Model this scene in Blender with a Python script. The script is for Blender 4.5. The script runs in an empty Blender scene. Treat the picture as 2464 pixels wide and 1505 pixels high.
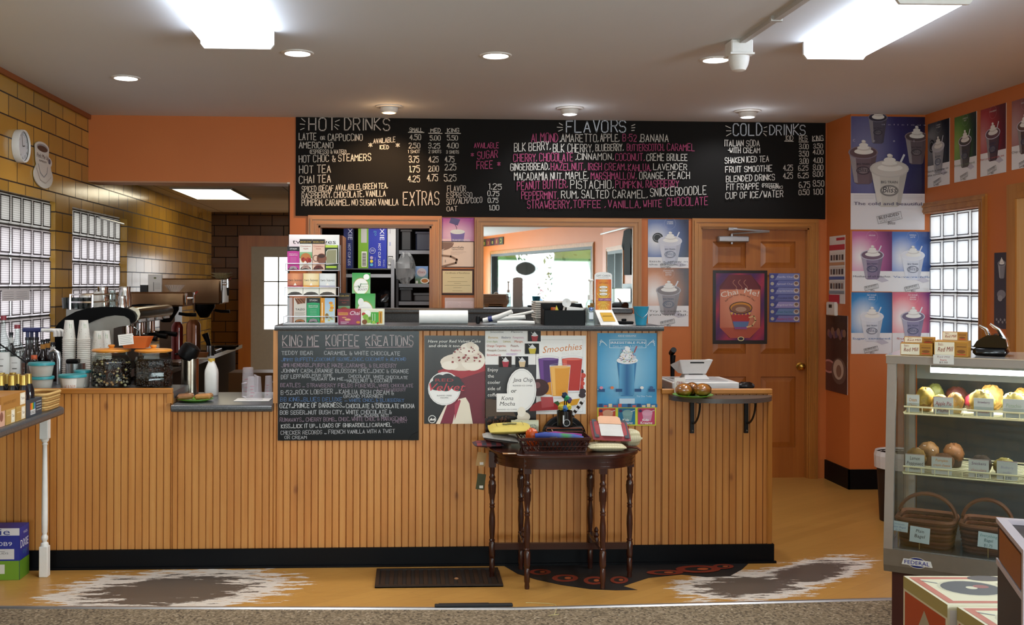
import bpy, math, random
from mathutils import Vector, Matrix
R = random.Random(7)
sc = bpy.context.scene
COL = sc.collection
# ---------------------------------------------------------------- camera
FPX, PX, PY = 2500.0, 1107.0, 684.0
TH, RO = 0.0488, 0.0034
EYE = Vector((0, 0, 1.585))
_f = Vector((math.sin(TH), math.cos(TH), 0)); _r = Vector((math.cos(TH), -math.sin(TH), 0)); _u = Vector((0, 0, 1))
_R = _r*math.cos(RO) + _u*math.sin(RO); _U = _u*math.cos(RO) - _r*math.sin(RO)
cd = bpy.data.cameras.new('camera'); cam = bpy.data.objects.new('camera', cd); COL.objects.link(cam)
cd.sensor_width = 36; cd.lens = FPX/2464*36; cd.clip_start = 0.05; cd.clip_end = 200
cd.shift_x = (1232-PX)/2464; cd.shift_y = (PY-752.5)/2464
cam.matrix_world = Matrix(((_R.x, _U.x, -_f.x, EYE.x), (_R.y, _U.y, -_f.y, EYE.y), (_R.z, _U.z, -_f.z, EYE.z), (0, 0, 0, 1)))
sc.camera = cam
sc.view_settings.view_transform = 'Standard'; sc.view_settings.look = 'None'
sc.view_settings.gamma = 1; sc.view_settings.use_curve_mapping = False
sc.view_settings.exposure = 0.05
sc.cycles.use_denoising = True
sc.cycles.max_bounces = 8; sc.cycles.transparent_max_bounces = 24
sc.cycles.caustics_reflective = False; sc.cycles.caustics_refractive = False
sc.cycles.sample_clamp_indirect = 6
# ---------------------------------------------------------------- daylight
wo = bpy.data.worlds.new('sky'); sc.world = wo; wo.use_nodes = True
wb = wo.node_tree.nodes['Background']; wb.inputs[0].default_value = (0.93, 0.97, 1, 1); wb.inputs[1].default_value = 3.6

def area(name, loc, rot, sx, sy, e, col=(1, 1, 1), portal=False):
    l = bpy.data.lights.new(name, 'AREA'); l.shape = 'RECTANGLE'; l.size = sx; l.size_y = sy; l.energy = e; l.color = col
    o = bpy.data.objects.new(name, l); o.location = loc; o.rotation_euler = rot; COL.objects.link(o)
    if portal: l.cycles.is_portal = True
    return o
def point(name, loc, e, col, r=.03):
    l = bpy.data.lights.new(name, 'POINT'); l.energy = e; l.color = col; l.shadow_soft_size = r
    o = bpy.data.objects.new(name, l); o.location = loc; COL.objects.link(o); return o
def spot(name, loc, to, e, ang, col, r=.05, blend=.6):
    l = bpy.data.lights.new(name, 'SPOT'); l.energy = e; l.color = col; l.shadow_soft_size = r; l.spot_size = ang; l.spot_blend = blend
    o = bpy.data.objects.new(name, l); o.location = loc; COL.objects.link(o)
    o.rotation_euler = (Vector(to)-Vector(loc)).to_track_quat('-Z', 'Y').to_euler(); return o

# ---------------------------------------------------------------- picture <-> place helpers
def ray(u, v): return _f + _R*((u-PX)/FPX) - _U*((v-PY)/FPX)
def atY(u, v, Y): d = ray(u, v); return EYE + d*((Y-EYE.y)/d.y)
def atX(u, v, X): d = ray(u, v); return EYE + d*((X-EYE.x)/d.x)
def atZ(u, v, Z): d = ray(u, v); return EYE + d*((Z-EYE.z)/d.z)
def X_(u, Y, v=800): return atY(u, v, Y).x
def Z_(v, Y, u=1107): return atY(u, v, Y).z

def lin(h):
    if isinstance(h, tuple): return h
    h = h.lstrip('#')
    if len(h) == 3: h = ''.join(x*2 for x in h)
    q = [int(h[i:i+2], 16)/255 for i in (0, 2, 4)]
    return tuple(x/12.92 if x <= .04045 else ((x+.055)/1.055)**2.4 for x in q)
def mixc(a, b, t): a, b = lin(a), lin(b); t = max(0, min(1, t)); return tuple(x+(y-x)*t for x, y in zip(a, b))

# ---------------------------------------------------------------- materials
_mc = {}
def nodes(name):
    m = bpy.data.materials.new(name); m.use_nodes = True; t = m.node_tree
    return m, t, t.nodes['Principled BSDF'], t.links
def c(h, r=.5, m=0, n=.07, ns=25, coat=0, tr=0, sub=0, al=1, sp=.5):
    k = (h, r, m, n, ns, coat, tr, al, sp)
    if k in _mc: return _mc[k]
    mt, t, b, L = nodes('paint')
    col = lin(h)
    b.inputs['Roughness'].default_value = r; b.inputs['Metallic'].default_value = m
    b.inputs['Coat Weight'].default_value = coat; b.inputs['Transmission Weight'].default_value = tr
    b.inputs['Alpha'].default_value = al; b.inputs['Specular IOR Level'].default_value = sp
    if n:
        tc = t.nodes.new('ShaderNodeTexCoord'); no = t.nodes.new('ShaderNodeTexNoise'); no.inputs['Scale'].default_value = ns
        mx = t.nodes.new('ShaderNodeMix'); mx.data_type = 'RGBA'
        mx.inputs[6].default_value = (*[x*(1-n) for x in col], 1); mx.inputs[7].default_value = (*[min(1, x*(1+n)) for x in col], 1)
        L.new(tc.outputs['Object'], no.inputs['Vector']); L.new(no.outputs['Fac'], mx.inputs[0]); L.new(mx.outputs[2], b.inputs['Base Color'])
    else: b.inputs['Base Color'].default_value = (*col, 1)
    _mc[k] = mt; return mt
def emit(h, s):
    k = ('e', h, s)
    if k not in _mc:
        mt, t, b, L = nodes('lamp'); b.inputs['Base Color'].default_value = (*lin(h), 1)
        b.inputs['Emission Color'].default_value = (*lin(h), 1); b.inputs['Emission Strength'].default_value = s; _mc[k] = mt
    return _mc[k]
def prn(r=.55, coat=0, sp=.4):
    k = ('p', r, coat, sp)
    if k not in _mc:
        mt, t, b, L = nodes('print'); a = t.nodes.new('ShaderNodeVertexColor'); a.layer_name = 'Col'
        L.new(a.outputs['Color'], b.inputs['Base Color']); b.inputs['Roughness'].default_value = r; b.inputs['Coat Weight'].default_value = coat; b.inputs['Specular IOR Level'].default_value = sp
        b.inputs['Coat Roughness'].default_value = .12; _mc[k] = mt
    return _mc[k]
def glass(tint='#f4f8f8', refl=.5, key='g'):
    k = (key, tint, refl)
    if k not in _mc:
        mt, t, b, L = nodes('clear_glass'); t.nodes.remove(b)
        tp = t.nodes.new('ShaderNodeBsdfTransparent'); tp.inputs[0].default_value = (*lin(tint), 1)
        gl = t.nodes.new('ShaderNodeBsdfGlossy'); gl.inputs['Roughness'].default_value = .03
        fr = t.nodes.new('ShaderNodeLayerWeight'); fr.inputs['Blend'].default_value = .25
        mu = t.nodes.new('ShaderNodeMath'); mu.operation = 'MULTIPLY_ADD'; mu.inputs[1].default_value = refl; mu.inputs[2].default_value = .03
        mx = t.nodes.new('ShaderNodeMixShader'); L.new(fr.outputs['Fresnel'], mu.inputs[0]); L.new(mu.outputs[0], mx.inputs[0])
        L.new(tp.outputs[0], mx.inputs[1]); L.new(gl.outputs[0], mx.inputs[2]); L.new(mx.outputs[0], t.nodes['Material Output'].inputs[0]); _mc[k] = mt
    return _mc[k]
def plas(h='#ffffff', a=.45, key='pl'):          # cloudy translucent plastic
    k = (key, h, a)
    if k not in _mc:
        mt, t, b, L = nodes('cloudy_plastic'); tp = t.nodes.new('ShaderNodeBsdfTransparent'); mx = t.nodes.new('ShaderNodeMixShader')
        b.inputs['Base Color'].default_value = (*lin(h), 1); b.inputs['Roughness'].default_value = .25; mx.inputs[0].default_value = a
        L.new(tp.outputs[0], mx.inputs[1]); L.new(b.outputs[0], mx.inputs[2]); L.new(mx.outputs[0], t.nodes['Material Output'].inputs[0]); _mc[k] = mt
    return _mc[k]
class NT:                                         # small node-graph writer for the big surfaces
    def __init__(s, name): s.m, s.t, s.b, s.L = nodes(name); s.g = s.n('NewGeometry').outputs['Position']
    def n(s, kind, **k):
        x = s.t.nodes.new('ShaderNode'+kind)
        for a, b in k.items(): setattr(x, a, b)
        return x
    def w(s, a, b): s.L.new(a, b)
    def mp(s, vec, sc=(1, 1, 1), rot=(0, 0, 0), loc=(0, 0, 0), typ='POINT'):
        x = s.n('Mapping', vector_type=typ); s.w(vec, x.inputs[0])
        x.inputs['Location'].default_value = loc; x.inputs['Rotation'].default_value = rot; x.inputs['Scale'].default_value = sc
        return x.outputs[0]
    def noise(s, vec, scale=5, det=3, rough=.5):
        x = s.n('TexNoise'); s.w(vec, x.inputs['Vector']); x.inputs['Scale'].default_value = scale; x.inputs['Detail'].default_value = det
        x.inputs['Roughness'].default_value = rough; return x.outputs['Fac']
    def ramp(s, fac, stops, interp='LINEAR'):
        x = s.n('ValToRGB'); s.w(fac, x.inputs[0]); cr = x.color_ramp; cr.interpolation = interp
        while len(cr.elements) < len(stops): cr.elements.new(.5)
        for e, (p, h) in zip(cr.elements, stops): e.position = p; e.color = (*lin(h), 1)
        return x.outputs[0]
    def mix(s, fac, a, b, mode='MIX'):
        x = s.n('Mix', data_type='RGBA', blend_type=mode)
        for i, q in ((0, fac), (6, a), (7, b)):
            if isinstance(q, (int, float)): x.inputs[i].default_value = q
            elif isinstance(q, (str, tuple)): x.inputs[i].default_value = (*lin(q), 1)
            else: s.w(q, x.inputs[i])
        return x.outputs[2]
    def math(s, op, a, b=0, c_=0):
        x = s.n('Math', operation=op)
        for i, q in enumerate((a, b, c_)):
            if isinstance(q, (int, float)): x.inputs[i].default_value = q
            else: s.w(q, x.inputs[i])
        return x.outputs[0]
    def col(s, o): s.w(o, s.b.inputs['Base Color'])
    def bump(s, h, d=.003, st=.5):
        x = s.n('Bump'); x.inputs['Distance'].default_value = d; x.inputs['Strength'].default_value = st; s.w(h, x.inputs['Height']); s.w(x.outputs[0], s.b.inputs['Normal'])
    def rough(s, v):
        if isinstance(v, (int, float)): s.b.inputs['Roughness'].default_value = v
        else: s.w(v, s.b.inputs['Roughness'])

# ---------------------------------------------------------------- mesh builder
def cat3(O, U, V, N): return lambda x, y, z: O+U*x+V*y+N*z
class MB:
    def __init__(s): s.v = []; s.f = []; s.m = []; s.c = []; s.mats = []; s.M = None; s.col = None
    def add(s, vs, fs, m, col=None):
        if m not in s.mats: s.mats.append(m)
        i = s.mats.index(m); o = len(s.v)
        s.v += [tuple(s.M @ Vector(p)) for p in vs] if s.M else [tuple(p) for p in vs]
        for k, f in enumerate(fs):
            s.f.append([j+o for j in f]); s.m.append(i); s.c.append(col)
        return s
    def at(s, loc=(0, 0, 0), rz=0, rx=0, ry=0, sc=1):
        s.M = Matrix.Translation(loc) @ Matrix.Rotation(rz, 4, 'Z') @ Matrix.Rotation(ry, 4, 'Y') @ Matrix.Rotation(rx, 4, 'X') @ Matrix.Scale(sc, 4); return s
    def box(s, x0, y0, z0, x1, y1, z1, m, col=None, b=0):
        if b:
            b = min(b, abs(x1-x0)*.45, abs(y1-y0)*.45, abs(z1-z0)*.45)
            vs = []; cs = [(x0, 1), (x1, -1)], [(y0, 1), (y1, -1)], [(z0, 1), (z1, -1)]
            idx = {}
            for i in (0, 1):
                for j in (0, 1):
                    for k in (0, 1):
                        (x, dx), (y, dy), (z, dz) = cs[0][i], cs[1][j], cs[2][k]
                        for a in range(3):
                            p = [x+dx*b, y+dy*b, z+dz*b]; p[a] = (x, y, z)[a]; idx[i, j, k, a] = len(vs); vs.append(p)
            fs = []
            for a in range(3):
                o1, o2 = [q for q in range(3) if q != a]
                for i in (0, 1):
                    q = []
                    for (j, k) in ((0, 0), (1, 0), (1, 1), (0, 1)):
                        t = [0, 0, 0]; t[a] = i; t[o1] = j; t[o2] = k; q.append(idx[(*t, a)])
                    fs.append(q if (i == 1) == (a != 1) else q[::-1])
            for a in range(3):
                o1, o2 = [q for q in range(3) if q != a]
                for j in (0, 1):
                    for k in (0, 1):
                        t0 = [0]*3; t0[o1] = j; t0[o2] = k; t1 = list(t0); t1[a] = 1
                        fs.append([idx[(*t0, o1)], idx[(*t1, o1)], idx[(*t1, o2)], idx[(*t0, o2)]])
            for i in (0, 1):
                for j in (0, 1):
                    for k in (0, 1): fs.append([idx[i, j, k, 0], idx[i, j, k, 1], idx[i, j, k, 2]])
            return s.add(vs, fs, m, col)
        vs = [(x, y, z) for z in (z0, z1) for y in (y0, y1) for x in (x0, x1)]
        return s.add(vs, [(0, 2, 3, 1), (4, 5, 7, 6), (0, 1, 5, 4), (2, 6, 7, 3), (0, 4, 6, 2), (1, 3, 7, 5)], m, col)
    def lathe(s, prof, m, o=(0, 0, 0), n=20, col=None, sx=1, sy=1, cap=True, sq=0, rot=0):
        vs = []; fs = []; k = len(prof)
        for i in range(n):
            a = 2*math.pi*(i+.5*(n <= 8))/n + rot; ca, sa = math.cos(a), math.sin(a)
            if sq: q = 1/max(abs(ca), abs(sa)); q = 1+(min(q, 1.25)-1)*sq; ca *= q; sa *= q
            for (r, z) in prof: vs.append((o[0]+r*ca*sx, o[1]+r*sa*sy, o[2]+z))
        for i in range(n):
            j = (i+1) % n
            for q in range(k-1): fs.append((i*k+q, j*k+q, j*k+q+1, i*k+q+1))
        if cap:
            if prof[0][0] > 1e-5: fs.append([i*k for i in range(n)][::-1])
            if prof[-1][0] > 1e-5: fs.append([i*k+k-1 for i in range(n)])
        return s.add(vs, fs, m, col)
    def cyl(s, r, z0, z1, m, o=(0, 0, 0), n=20, col=None, r2=None, **k): return s.lathe([(r, z0), (r if r2 is None else r2, z1)], m, o, n, col, **k)
    def tube(s, pts, r, m, n=8, col=None, closed=False):
        P = [Vector(p) for p in pts]; vs = []; fs = []; k = len(P)
        rr = r if isinstance(r, (list, tuple)) else [r]*k
        up = Vector((0, 0, 1))
        for i, p in enumerate(P):
            d = (P[(i+1) % k]-P[i-1]) if closed else (P[min(i+1, k-1)]-P[max(i-1, 0)])
            d = d.normalized() if d.length > 1e-9 else Vector((0, 0, 1))
            x = d.cross(up)
            if x.length < .15: x = d.cross(Vector((1, 0, 0)))
            x.normalize(); y = x.cross(d)
            for q in range(n):
                a = 2*math.pi*q/n; vs.append(p+x*(rr[i]*math.cos(a))+y*(rr[i]*math.sin(a)))
        for i in range(k if closed else k-1):
            j = (i+1) % k
            for q in range(n): fs.append((i*n+q, i*n+(q+1) % n, j*n+(q+1) % n, j*n+q))
        if not closed: fs.append(list(range(n))[::-1]); fs.append([(k-1)*n+q for q in range(n)])
        return s.add(vs, fs, m, col)
    def prism(s, poly, d0, d1, m, ax='y', col=None):
        f = {'y': lambda a, b, d: (a, d, b), 'z': lambda a, b, d: (a, b, d), 'x': lambda a, b, d: (d, a, b)}[ax]
        n = len(poly); vs = [f(a, b, d0) for a, b in poly]+[f(a, b, d1) for a, b in poly]
        fs = [list(range(n)), [n+i for i in range(n)][::-1]]+[(i, i+n, (i+1) % n+n, (i+1) % n) for i in range(n)]
        return s.add(vs, fs, m, col)
    def ball(s, o, r, m, n=10, k=7, col=None, jit=0, zmin=-1):
        r = r if isinstance(r, (list, tuple)) else (r, r, r)
        vs = []; fs = []
        for i in range(k+1):
            t = math.pi*i/k
            for j in range(n):
                a = 2*math.pi*j/n; q = 1+(R.uniform(-jit, jit) if jit and 0 < i < k else 0)
                vs.append((o[0]+r[0]*math.sin(t)*math.cos(a)*q, o[1]+r[1]*math.sin(t)*math.sin(a)*q, o[2]+r[2]*max(zmin, -math.cos(t))*q))
        for i in range(k):
            for j in range(n): fs.append((i*n+j, i*n+(j+1) % n, (i+1)*n+(j+1) % n, (i+1)*n+j))
        return s.add(vs, fs, m, col)
    def quad(s, a, b, c_, d, m, col=None): return s.add([a, b, c_, d], [(0, 1, 2, 3)], m, col)
    def build(s, name, parent=None, loc=None, rz=0, sm=38, bev=0, label=None, cat=None, group=None, kind=None):
        me = bpy.data.meshes.new(name); me.from_pydata(s.v, [], s.f)
        for m in s.mats: me.materials.append(m)
        me.polygons.foreach_set('material_index', s.m)
        if any(x is not None for x in s.c):
            a = me.color_attributes.new('Col', 'FLOAT_COLOR', 'CORNER'); buf = []
            for f, x in zip(s.f, s.c):
                if x is None: buf += [1, 1, 1, 1]*len(f)
                elif isinstance(x, list):
                    for q in x: buf += [*q, 1]
                else: buf += [*lin(x), 1]*len(f)
            a.data.foreach_set('color', buf)
        if sm:
            me.polygons.foreach_set('use_smooth', [True]*len(s.f)); me.set_sharp_from_angle(angle=math.radians(sm))
        me.update()
        o = bpy.data.objects.new(name, me); COL.objects.link(o)
        if loc is not None: o.location = loc
        o.rotation_euler.z = rz
        if parent: o.parent = parent
        if bev:
            b = o.modifiers.new('b', 'BEVEL'); b.width = bev; b.segments = 2; b.limit_method = 'ANGLE'
        return tag(o, label, cat, group, kind)
def tag(o, label=None, cat=None, group=None, kind=None):
    for k, v in (('label', label), ('category', cat), ('group', group), ('kind', kind)):
        if v: o[k] = v
    return o
def T(name, label, cat, loc=(0, 0, 0), rz=0, group=None):
    o = bpy.data.objects.new(name, None); o.empty_display_size = .05; COL.objects.link(o); o.location = loc; o.rotation_euler.z = rz
    return tag(o, label, cat, group)
def dup(root, loc, rz=None, label=None, group=None, sc=None):
    r = root.copy(); COL.objects.link(r); r.location = loc
    if rz is not None: r.rotation_euler.z = rz
    if sc: r.scale = (sc,)*3 if isinstance(sc, (int, float)) else sc
    if label: r['label'] = label
    if group: r['group'] = group
    for ch in list(root.children):
        q = ch.copy(); COL.objects.link(q); q.parent = r
        for g in ch.children:
            d = g.copy(); COL.objects.link(d); d.parent = q
    return r
def struct(mb, name, **k): return mb.build(name, kind='structure', **k)

# ---------------------------------------------------------------- flat printing (posters, labels, lettering)
_tc = {}
def glyph(st):
    if st not in _tc:
        cu = bpy.data.curves.new('t', 'FONT'); cu.body = st; cu.resolution_u = 2; ob = bpy.data.objects.new('t', cu)
        me = bpy.data.meshes.new_from_object(ob); vs = [(p.co.x, p.co.y) for p in me.vertices]; fs = [list(p.vertices) for p in me.polygons]
        bpy.data.objects.remove(ob); bpy.data.meshes.remove(me); bpy.data.curves.remove(cu)
        xs = [p[0] for p in vs] or [0, 1]
        _tc[st] = (vs, fs, min(xs), max(xs))
    return _tc[st]
SF = {k: [[(int(w[i]), int(w[i+1])) for i in range(0, len(w), 2)] for w in v.split()] for k, v in dict(
 A='002640 1232', B='00063645443303 3342413000', C='4536160501103041', D='00062644422000', E='46060040 0333', F='460600 0333', G='453616050110304143 2343',
 H='0006 4046 0343', I='2026', J='4641301001', K='0006 460340', L='060040', M='0006234640', N='00064046', O='103041453616050110', P='00063645443303',
 Q='103041453616050110 2240', R='00063645443303 2340', S='453616050413334241301001', T='0646 2620', U='060110304146', V='062046', W='0610233046', X='0046 0640',
 Y='062346 2320', Z='06460040').items()}
for k, v in {'0': '103041453616050110', '1': '152620', '2': '05163645440040', '3': '0516364544334241301001 1333', '4': '3036 360242', '5': '460604344341301001', '6': '361605011030414233 3303',
 '7': '064610', '8': '1304051636454433424130100102 1333', '9': '431304051636454130', '.': '2021', ',': '2110', '-': '1333', '&': '400516250210 1030 3043', '(': '36242230', ')': '16242210',
 '/': '0046', '*': '2026 0145 0541', "'": '2624', '!': '2622 2120', '$': '45361605041333424130100 1'.replace(' ', '')+' 2720', ':': '2425 2122', '~': '2426'}.items():
    SF[k] = [[(int(w[i]), int(w[i+1])) for i in range(0, len(w), 2)] for w in v.split()]
def adv(ch): return {'I': 1.6, '.': 1.5, ',': 1.6, ' ': 2.6, "'": 1.4, '(': 2.6, ')': 2.6, '1': 2.6, '-': 3.4, '!': 1.6, ':': 1.4, 'M': 5.6, 'W': 5.6}.get(ch, 5.0)
class Art:
    def __init__(s, mb, O, U, V, w, h, m=None, d0=.0012, step=.00018):
        s.mb = mb; s.O = Vector(O); s.U = Vector(U).normalized(); s.V = Vector(V).normalized(); s.N = s.U.cross(s.V); s.w = w; s.h = h; s.m = m or prn(); s.d = d0; s.st = step; s.W = Vector((0, 0, 0))
    def p(s, x, y, k=0): return s.O+s.U*(x*s.w)-s.V*(y*s.h)+s.N*(s.d+k)
    def px(s, u, v):
        d = ray(u, v); O = s.O+s.W; t = (O-EYE).dot(s.N)/d.dot(s.N); q = EYE+d*t-O; return q.dot(s.U)/s.w, -q.dot(s.V)/s.h
    def _a(s, pts, fs, col): s.mb.add([s.p(*q) for q in pts], fs, s.m, col); s.d += s.st; return s
    def poly(s, pts, col): return s._a(pts, [list(range(len(pts)))[::-1]], col)
    def rect(s, x0, y0, x1, y1, col): return s.poly([(x0, y0), (x1, y0), (x1, y1), (x0, y1)], col)
    def ell(s, cx, cy, rx, ry, col, n=22, a0=0, a1=2*math.pi, asp=True):
        return s.poly([(cx+rx*math.cos(a0+(a1-a0)*i/n), cy+ry*math.sin(a0+(a1-a0)*i/n)) for i in range(n)], col)
    def ring(s, cx, cy, rx, ry, th, col, n=24):
        return s.line([(cx+rx*math.cos(2*math.pi*i/n), cy+ry*math.sin(2*math.pi*i/n)) for i in range(n+1)], th, col)
    def bg(s, fn, nx=12, ny=16, x0=0, y0=0, x1=1, y1=1):
        P = [[(x0+(x1-x0)*i/nx, y0+(y1-y0)*j/ny) for i in range(nx+1)] for j in range(ny+1)]
        for j in range(ny):
            for i in range(nx):
                q = [P[j+1][i], P[j+1][i+1], P[j][i+1], P[j][i]]
                s.mb.add([s.p(*z) for z in q], [(0, 1, 2, 3)], s.m, [lin(fn(*z)) for z in q])
        s.d += s.st; return s
    def line(s, pts, th, col):                   # ribbon; th in metres
        vs = []; fs = []
        P = [(x*s.w, y*s.h) for x, y in pts]
        for a, b in zip(P, P[1:]):
            dx, dy = b[0]-a[0], b[1]-a[1]; l = math.hypot(dx, dy) or 1e-6; nx, ny = -dy/l*th/2, dx/l*th/2; ex, ey = dx/l*th*.3, dy/l*th*.3
            o = len(vs); vs += [((x)/s.w, (y)/s.h) for x, y in ((a[0]+nx-ex, a[1]+ny-ey), (b[0]+nx+ex, b[1]+ny+ey), (b[0]-nx+ex, b[1]-ny+ey), (a[0]-nx-ex, a[1]-ny-ey))]
            fs.append((o, o+1, o+2, o+3))
        return s._a(vs, fs, col)
    def text(s, st, x, y, h, col, w=None, al='c', sh=0, rot=0, bold=0, y2=None):
        vs, fs, a, b = glyph(st); hh = h*s.h/.72
        L = b-a; k = hh if w is None else w*s.w/L
        off = {'l': 0, 'c': -.5, 'r': -1}[al]*L*k
        ca, sa = math.cos(rot), math.sin(rot); out = []
        for (px_, py_) in vs:
            X = (px_-a)*k+off+sh*py_*hh; Y = -py_*hh
            out.append((x+(X*ca-Y*sa)/s.w, y+(X*sa+Y*ca)/s.h))
        for q in range(2 if bold else 1):
            s._a([(X+q*bold, Y) for X, Y in out], [f for f in fs], col)
        return s
    def ch(s, st, x0, y0, x1, h, col, th=.006, y1=None, jit=.25):    # hand-lettered stroke capitals; col may be a function of the letter index
        st = st.upper(); tot = sum(adv(q) for q in st)-1; k = (x1-x0)/tot; x = 0; y1 = y0 if y1 is None else y1
        groups = {}
        for i, q in enumerate(st):
            dx, dy, ds = R.uniform(-jit, jit), R.uniform(-jit, jit), R.uniform(.93, 1.07)
            cc = col(i) if callable(col) else col
            off = {'I': -1.5, '.': -1.6, ',': -1, "'": -1.6, '(': -1.5, ')': -1, '1': -.8, '!': -1.6, ':': -1.6}.get(q, 0); wd = 1.15 if q in 'MW' else 1
            for stt in SF.get(q, []):
                pts = []
                for (gx, gy) in stt:
                    gg = (x+(gx*wd*.88+.2+off)+dx)/tot
                    pts.append((x0+(x+gx*wd*.88+.2+off+dx)*k, y0+(y1-y0)*gg-(gy/6*ds+dy*.12)*h))
                groups.setdefault(cc, []).append(pts)
            x += adv(q)
        for cc, ps in groups.items():
            d = s.d
            for p_ in ps: s.d = d; s.line(p_, th, cc)
            s.d = d+s.st
        return s
def flat(name, Y, u0, v0, u1, v1, col='#f0efec', th=.003, m=None):
    """a sheet on a wall facing the camera: its mesh builder and its drawing frame"""
    Y -= .001; um, vm = (u0+u1)/2, (v0+v1)/2
    x0, x1 = atY(u0, vm, Y).x, atY(u1, vm, Y).x; z1, z0 = atY(um, v0, Y).z, atY(um, v1, Y).z
    w, h = x1-x0, z1-z0; mb = MB(); m = m or prn()
    mb.box(0, -th, 0, w, 0, h, m, col)
    a = Art(mb, (0, -th, h), (1, 0, 0), (0, 0, 1), w, h, m, d0=.0004); a.W = Vector((x0, Y, z0))
    return mb, a, a.W
# ---------------------------------------------------------------- the place: main planes
YB, YC = 8.37, 5.85                         # back wall, front of the counter
XL = atY(213, 360, YB).x
ZC = atY(1300, 289, YB).z
XP = atY(1989, 600, YB).x; YP = atX(2046, 600, XP).y; XR = atY(2226, 400, YP).x
ZK, YK = 2.5, 13.5                          # kitchen beyond the left opening
YF = -12.6                                  # street end of the shop
XW = atY(697, 600, YB).x                    # free end of the back wall
print('XL %.2f ZC %.2f XP %.2f YP %.2f XR %.2f XW %.2f' % (XL, ZC, XP, YP, XR, XW))

t = NT('orange_paint'); t.col(t.mix(t.noise(t.g, 2.5), '#c96f33', '#d0773a')); t.rough(.5); t.bump(t.noise(t.g, 160), .001, .25); ORANGE = t.m
t = NT('ceiling_paint'); t.col(t.mix(t.noise(t.g, 1.2), '#d6d9dd', '#dddfe3')); t.rough(.85); t.bump(t.noise(t.g, 220), .001, .3); CEILM = t.m
def tiles(name, ax, c1, c2, mort, off=(0, 0, 0), coat=.25):
    t = NT(name); se = t.n('SeparateXYZ'); t.w(t.g, se.inputs[0]); cb = t.n('CombineXYZ'); t.w(se.outputs['Y' if ax == 'x' else 'X'], cb.inputs[0]); t.w(se.outputs['Z'], cb.inputs[1])
    v = t.mp(cb.outputs[0], loc=off); b = t.n('TexBrick'); t.w(v, b.inputs['Vector']); b.offset = .5
    for k, q in (('Scale', 1), ('Brick Width', .295), ('Row Height', .137), ('Mortar Size', .005), ('Mortar Smooth', .1), ('Bias', 0)): b.inputs[k].default_value = q
    b.inputs['Color1'].default_value = (*lin(c1), 1); b.inputs['Color2'].default_value = (*lin(c2), 1); b.inputs['Mortar'].default_value = (*lin(mort), 1)
    t.col(t.mix(t.math('MULTIPLY', t.math('SUBTRACT', 1, b.outputs['Fac']), t.math('MULTIPLY', t.noise(t.g, 3), .35)), b.outputs['Color'], c1))
    t.rough(t.math('MULTIPLY_ADD', b.outputs['Fac'], .5, .2)); t.b.inputs['Coat Weight'].default_value = coat; t.b.inputs['Coat Roughness'].default_value = .12
    t.b.inputs['Specular IOR Level'].default_value = .5 if coat else .12; h = t.math('ADD', t.math('MULTIPLY', b.outputs['Fac'], -1), t.math('MULTIPLY', t.noise(t.g, 9), .25)); t.bump(h, .006, .6); return t.m
TILEL = tiles('glazed_tile', 'x', '#a47a30', '#c99a44', '#2c1c0a', (.06, -.04, 0)); TILEB = tiles('glazed_tile_brown', 'y', '#553617', '#64411d', '#1c1006', coat=0)
def woodmat(name, c1, c2, c3, axis='z', board=0, rough=.35, knots=0, sc_=1.0):
    t = NT(name); st = {'z': (9, 9, .55), 'x': (.55, 9, 9), 'y': (9, .55, 9)}[axis]; st = tuple(q*sc_ for q in st)
    v = t.mp(t.g, st)
    if board:
        se = t.n('SeparateXYZ'); t.w(t.g, se.inputs[0]); fl = t.math('FLOOR', t.math('DIVIDE', se.outputs['X'], board)); wn = t.n('TexWhiteNoise', noise_dimensions='1D'); t.w(fl, wn.inputs['W'])
        ad = t.n('VectorMath', operation='MULTIPLY_ADD'); cb = t.n('CombineXYZ'); [t.w(wn.outputs['Value'], cb.inputs[i]) for i in range(3)]
        t.w(cb.outputs[0], ad.inputs[0]); ad.inputs[1].default_value = (3, 3, .5); t.w(v, ad.inputs[2]); v = ad.outputs[0]
    n1 = t.noise(v, 1.6, 5, .6); n2 = t.noise(t.mp(v, (3, 3, 1)), 3, 4, .6)
    col = t.ramp(t.math('MULTIPLY_ADD', n2, .25, t.math('MULTIPLY', n1, .77)), [(.3, c1), (.52, c2), (.72, c3)])
    if board: col = t.mix(t.ramp(t.noise(t.mp(t.g, (1.5, 1, .45)), 2.2, 3), [(.5, '#000000'), (.75, '#777777')]), col, '#a5602a')
    if board: col = t.mix(t.math('MULTIPLY', wn.outputs['Value'], .35), col, c3)
    if knots:
        se2 = t.n('SeparateXYZ'); t.w(t.g, se2.inputs[0]); cb2 = t.n('CombineXYZ'); t.w(t.math('MULTIPLY', se2.outputs['X'], 2.0), cb2.inputs[0]); t.w(se2.outputs['Z'], cb2.inputs[1]); vo = t.n('TexVoronoi', feature='F1', voronoi_dimensions='2D'); t.w(cb2.outputs[0], vo.inputs['Vector']); vo.inputs['Scale'].default_value = 1.6
        kn = t.ramp(t.math('MULTIPLY_ADD', t.noise(t.g, 14), .05, vo.outputs['Distance']), [(.04, '#ffffff'), (.075, '#777777'), (.2, '#000000')])
        cs = t.n('SeparateXYZ'); t.w(vo.outputs['Color'], cs.inputs[0]); kn = t.math('MULTIPLY', kn, t.math('GREATER_THAN', cs.outputs['X'], .55))
        col = t.mix(t.math('MULTIPLY', kn, .75), col, '#7a3f14')
    t.col(col); t.rough(rough); t.b.inputs['Coat Weight'].default_value = .15; t.b.inputs['Coat Roughness'].default_value = .3; return t.m
PINE = woodmat('pine_beadboard', '#b06a2a', '#c6833e', '#d39955', 'z', .0389, .4, 1)
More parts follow.
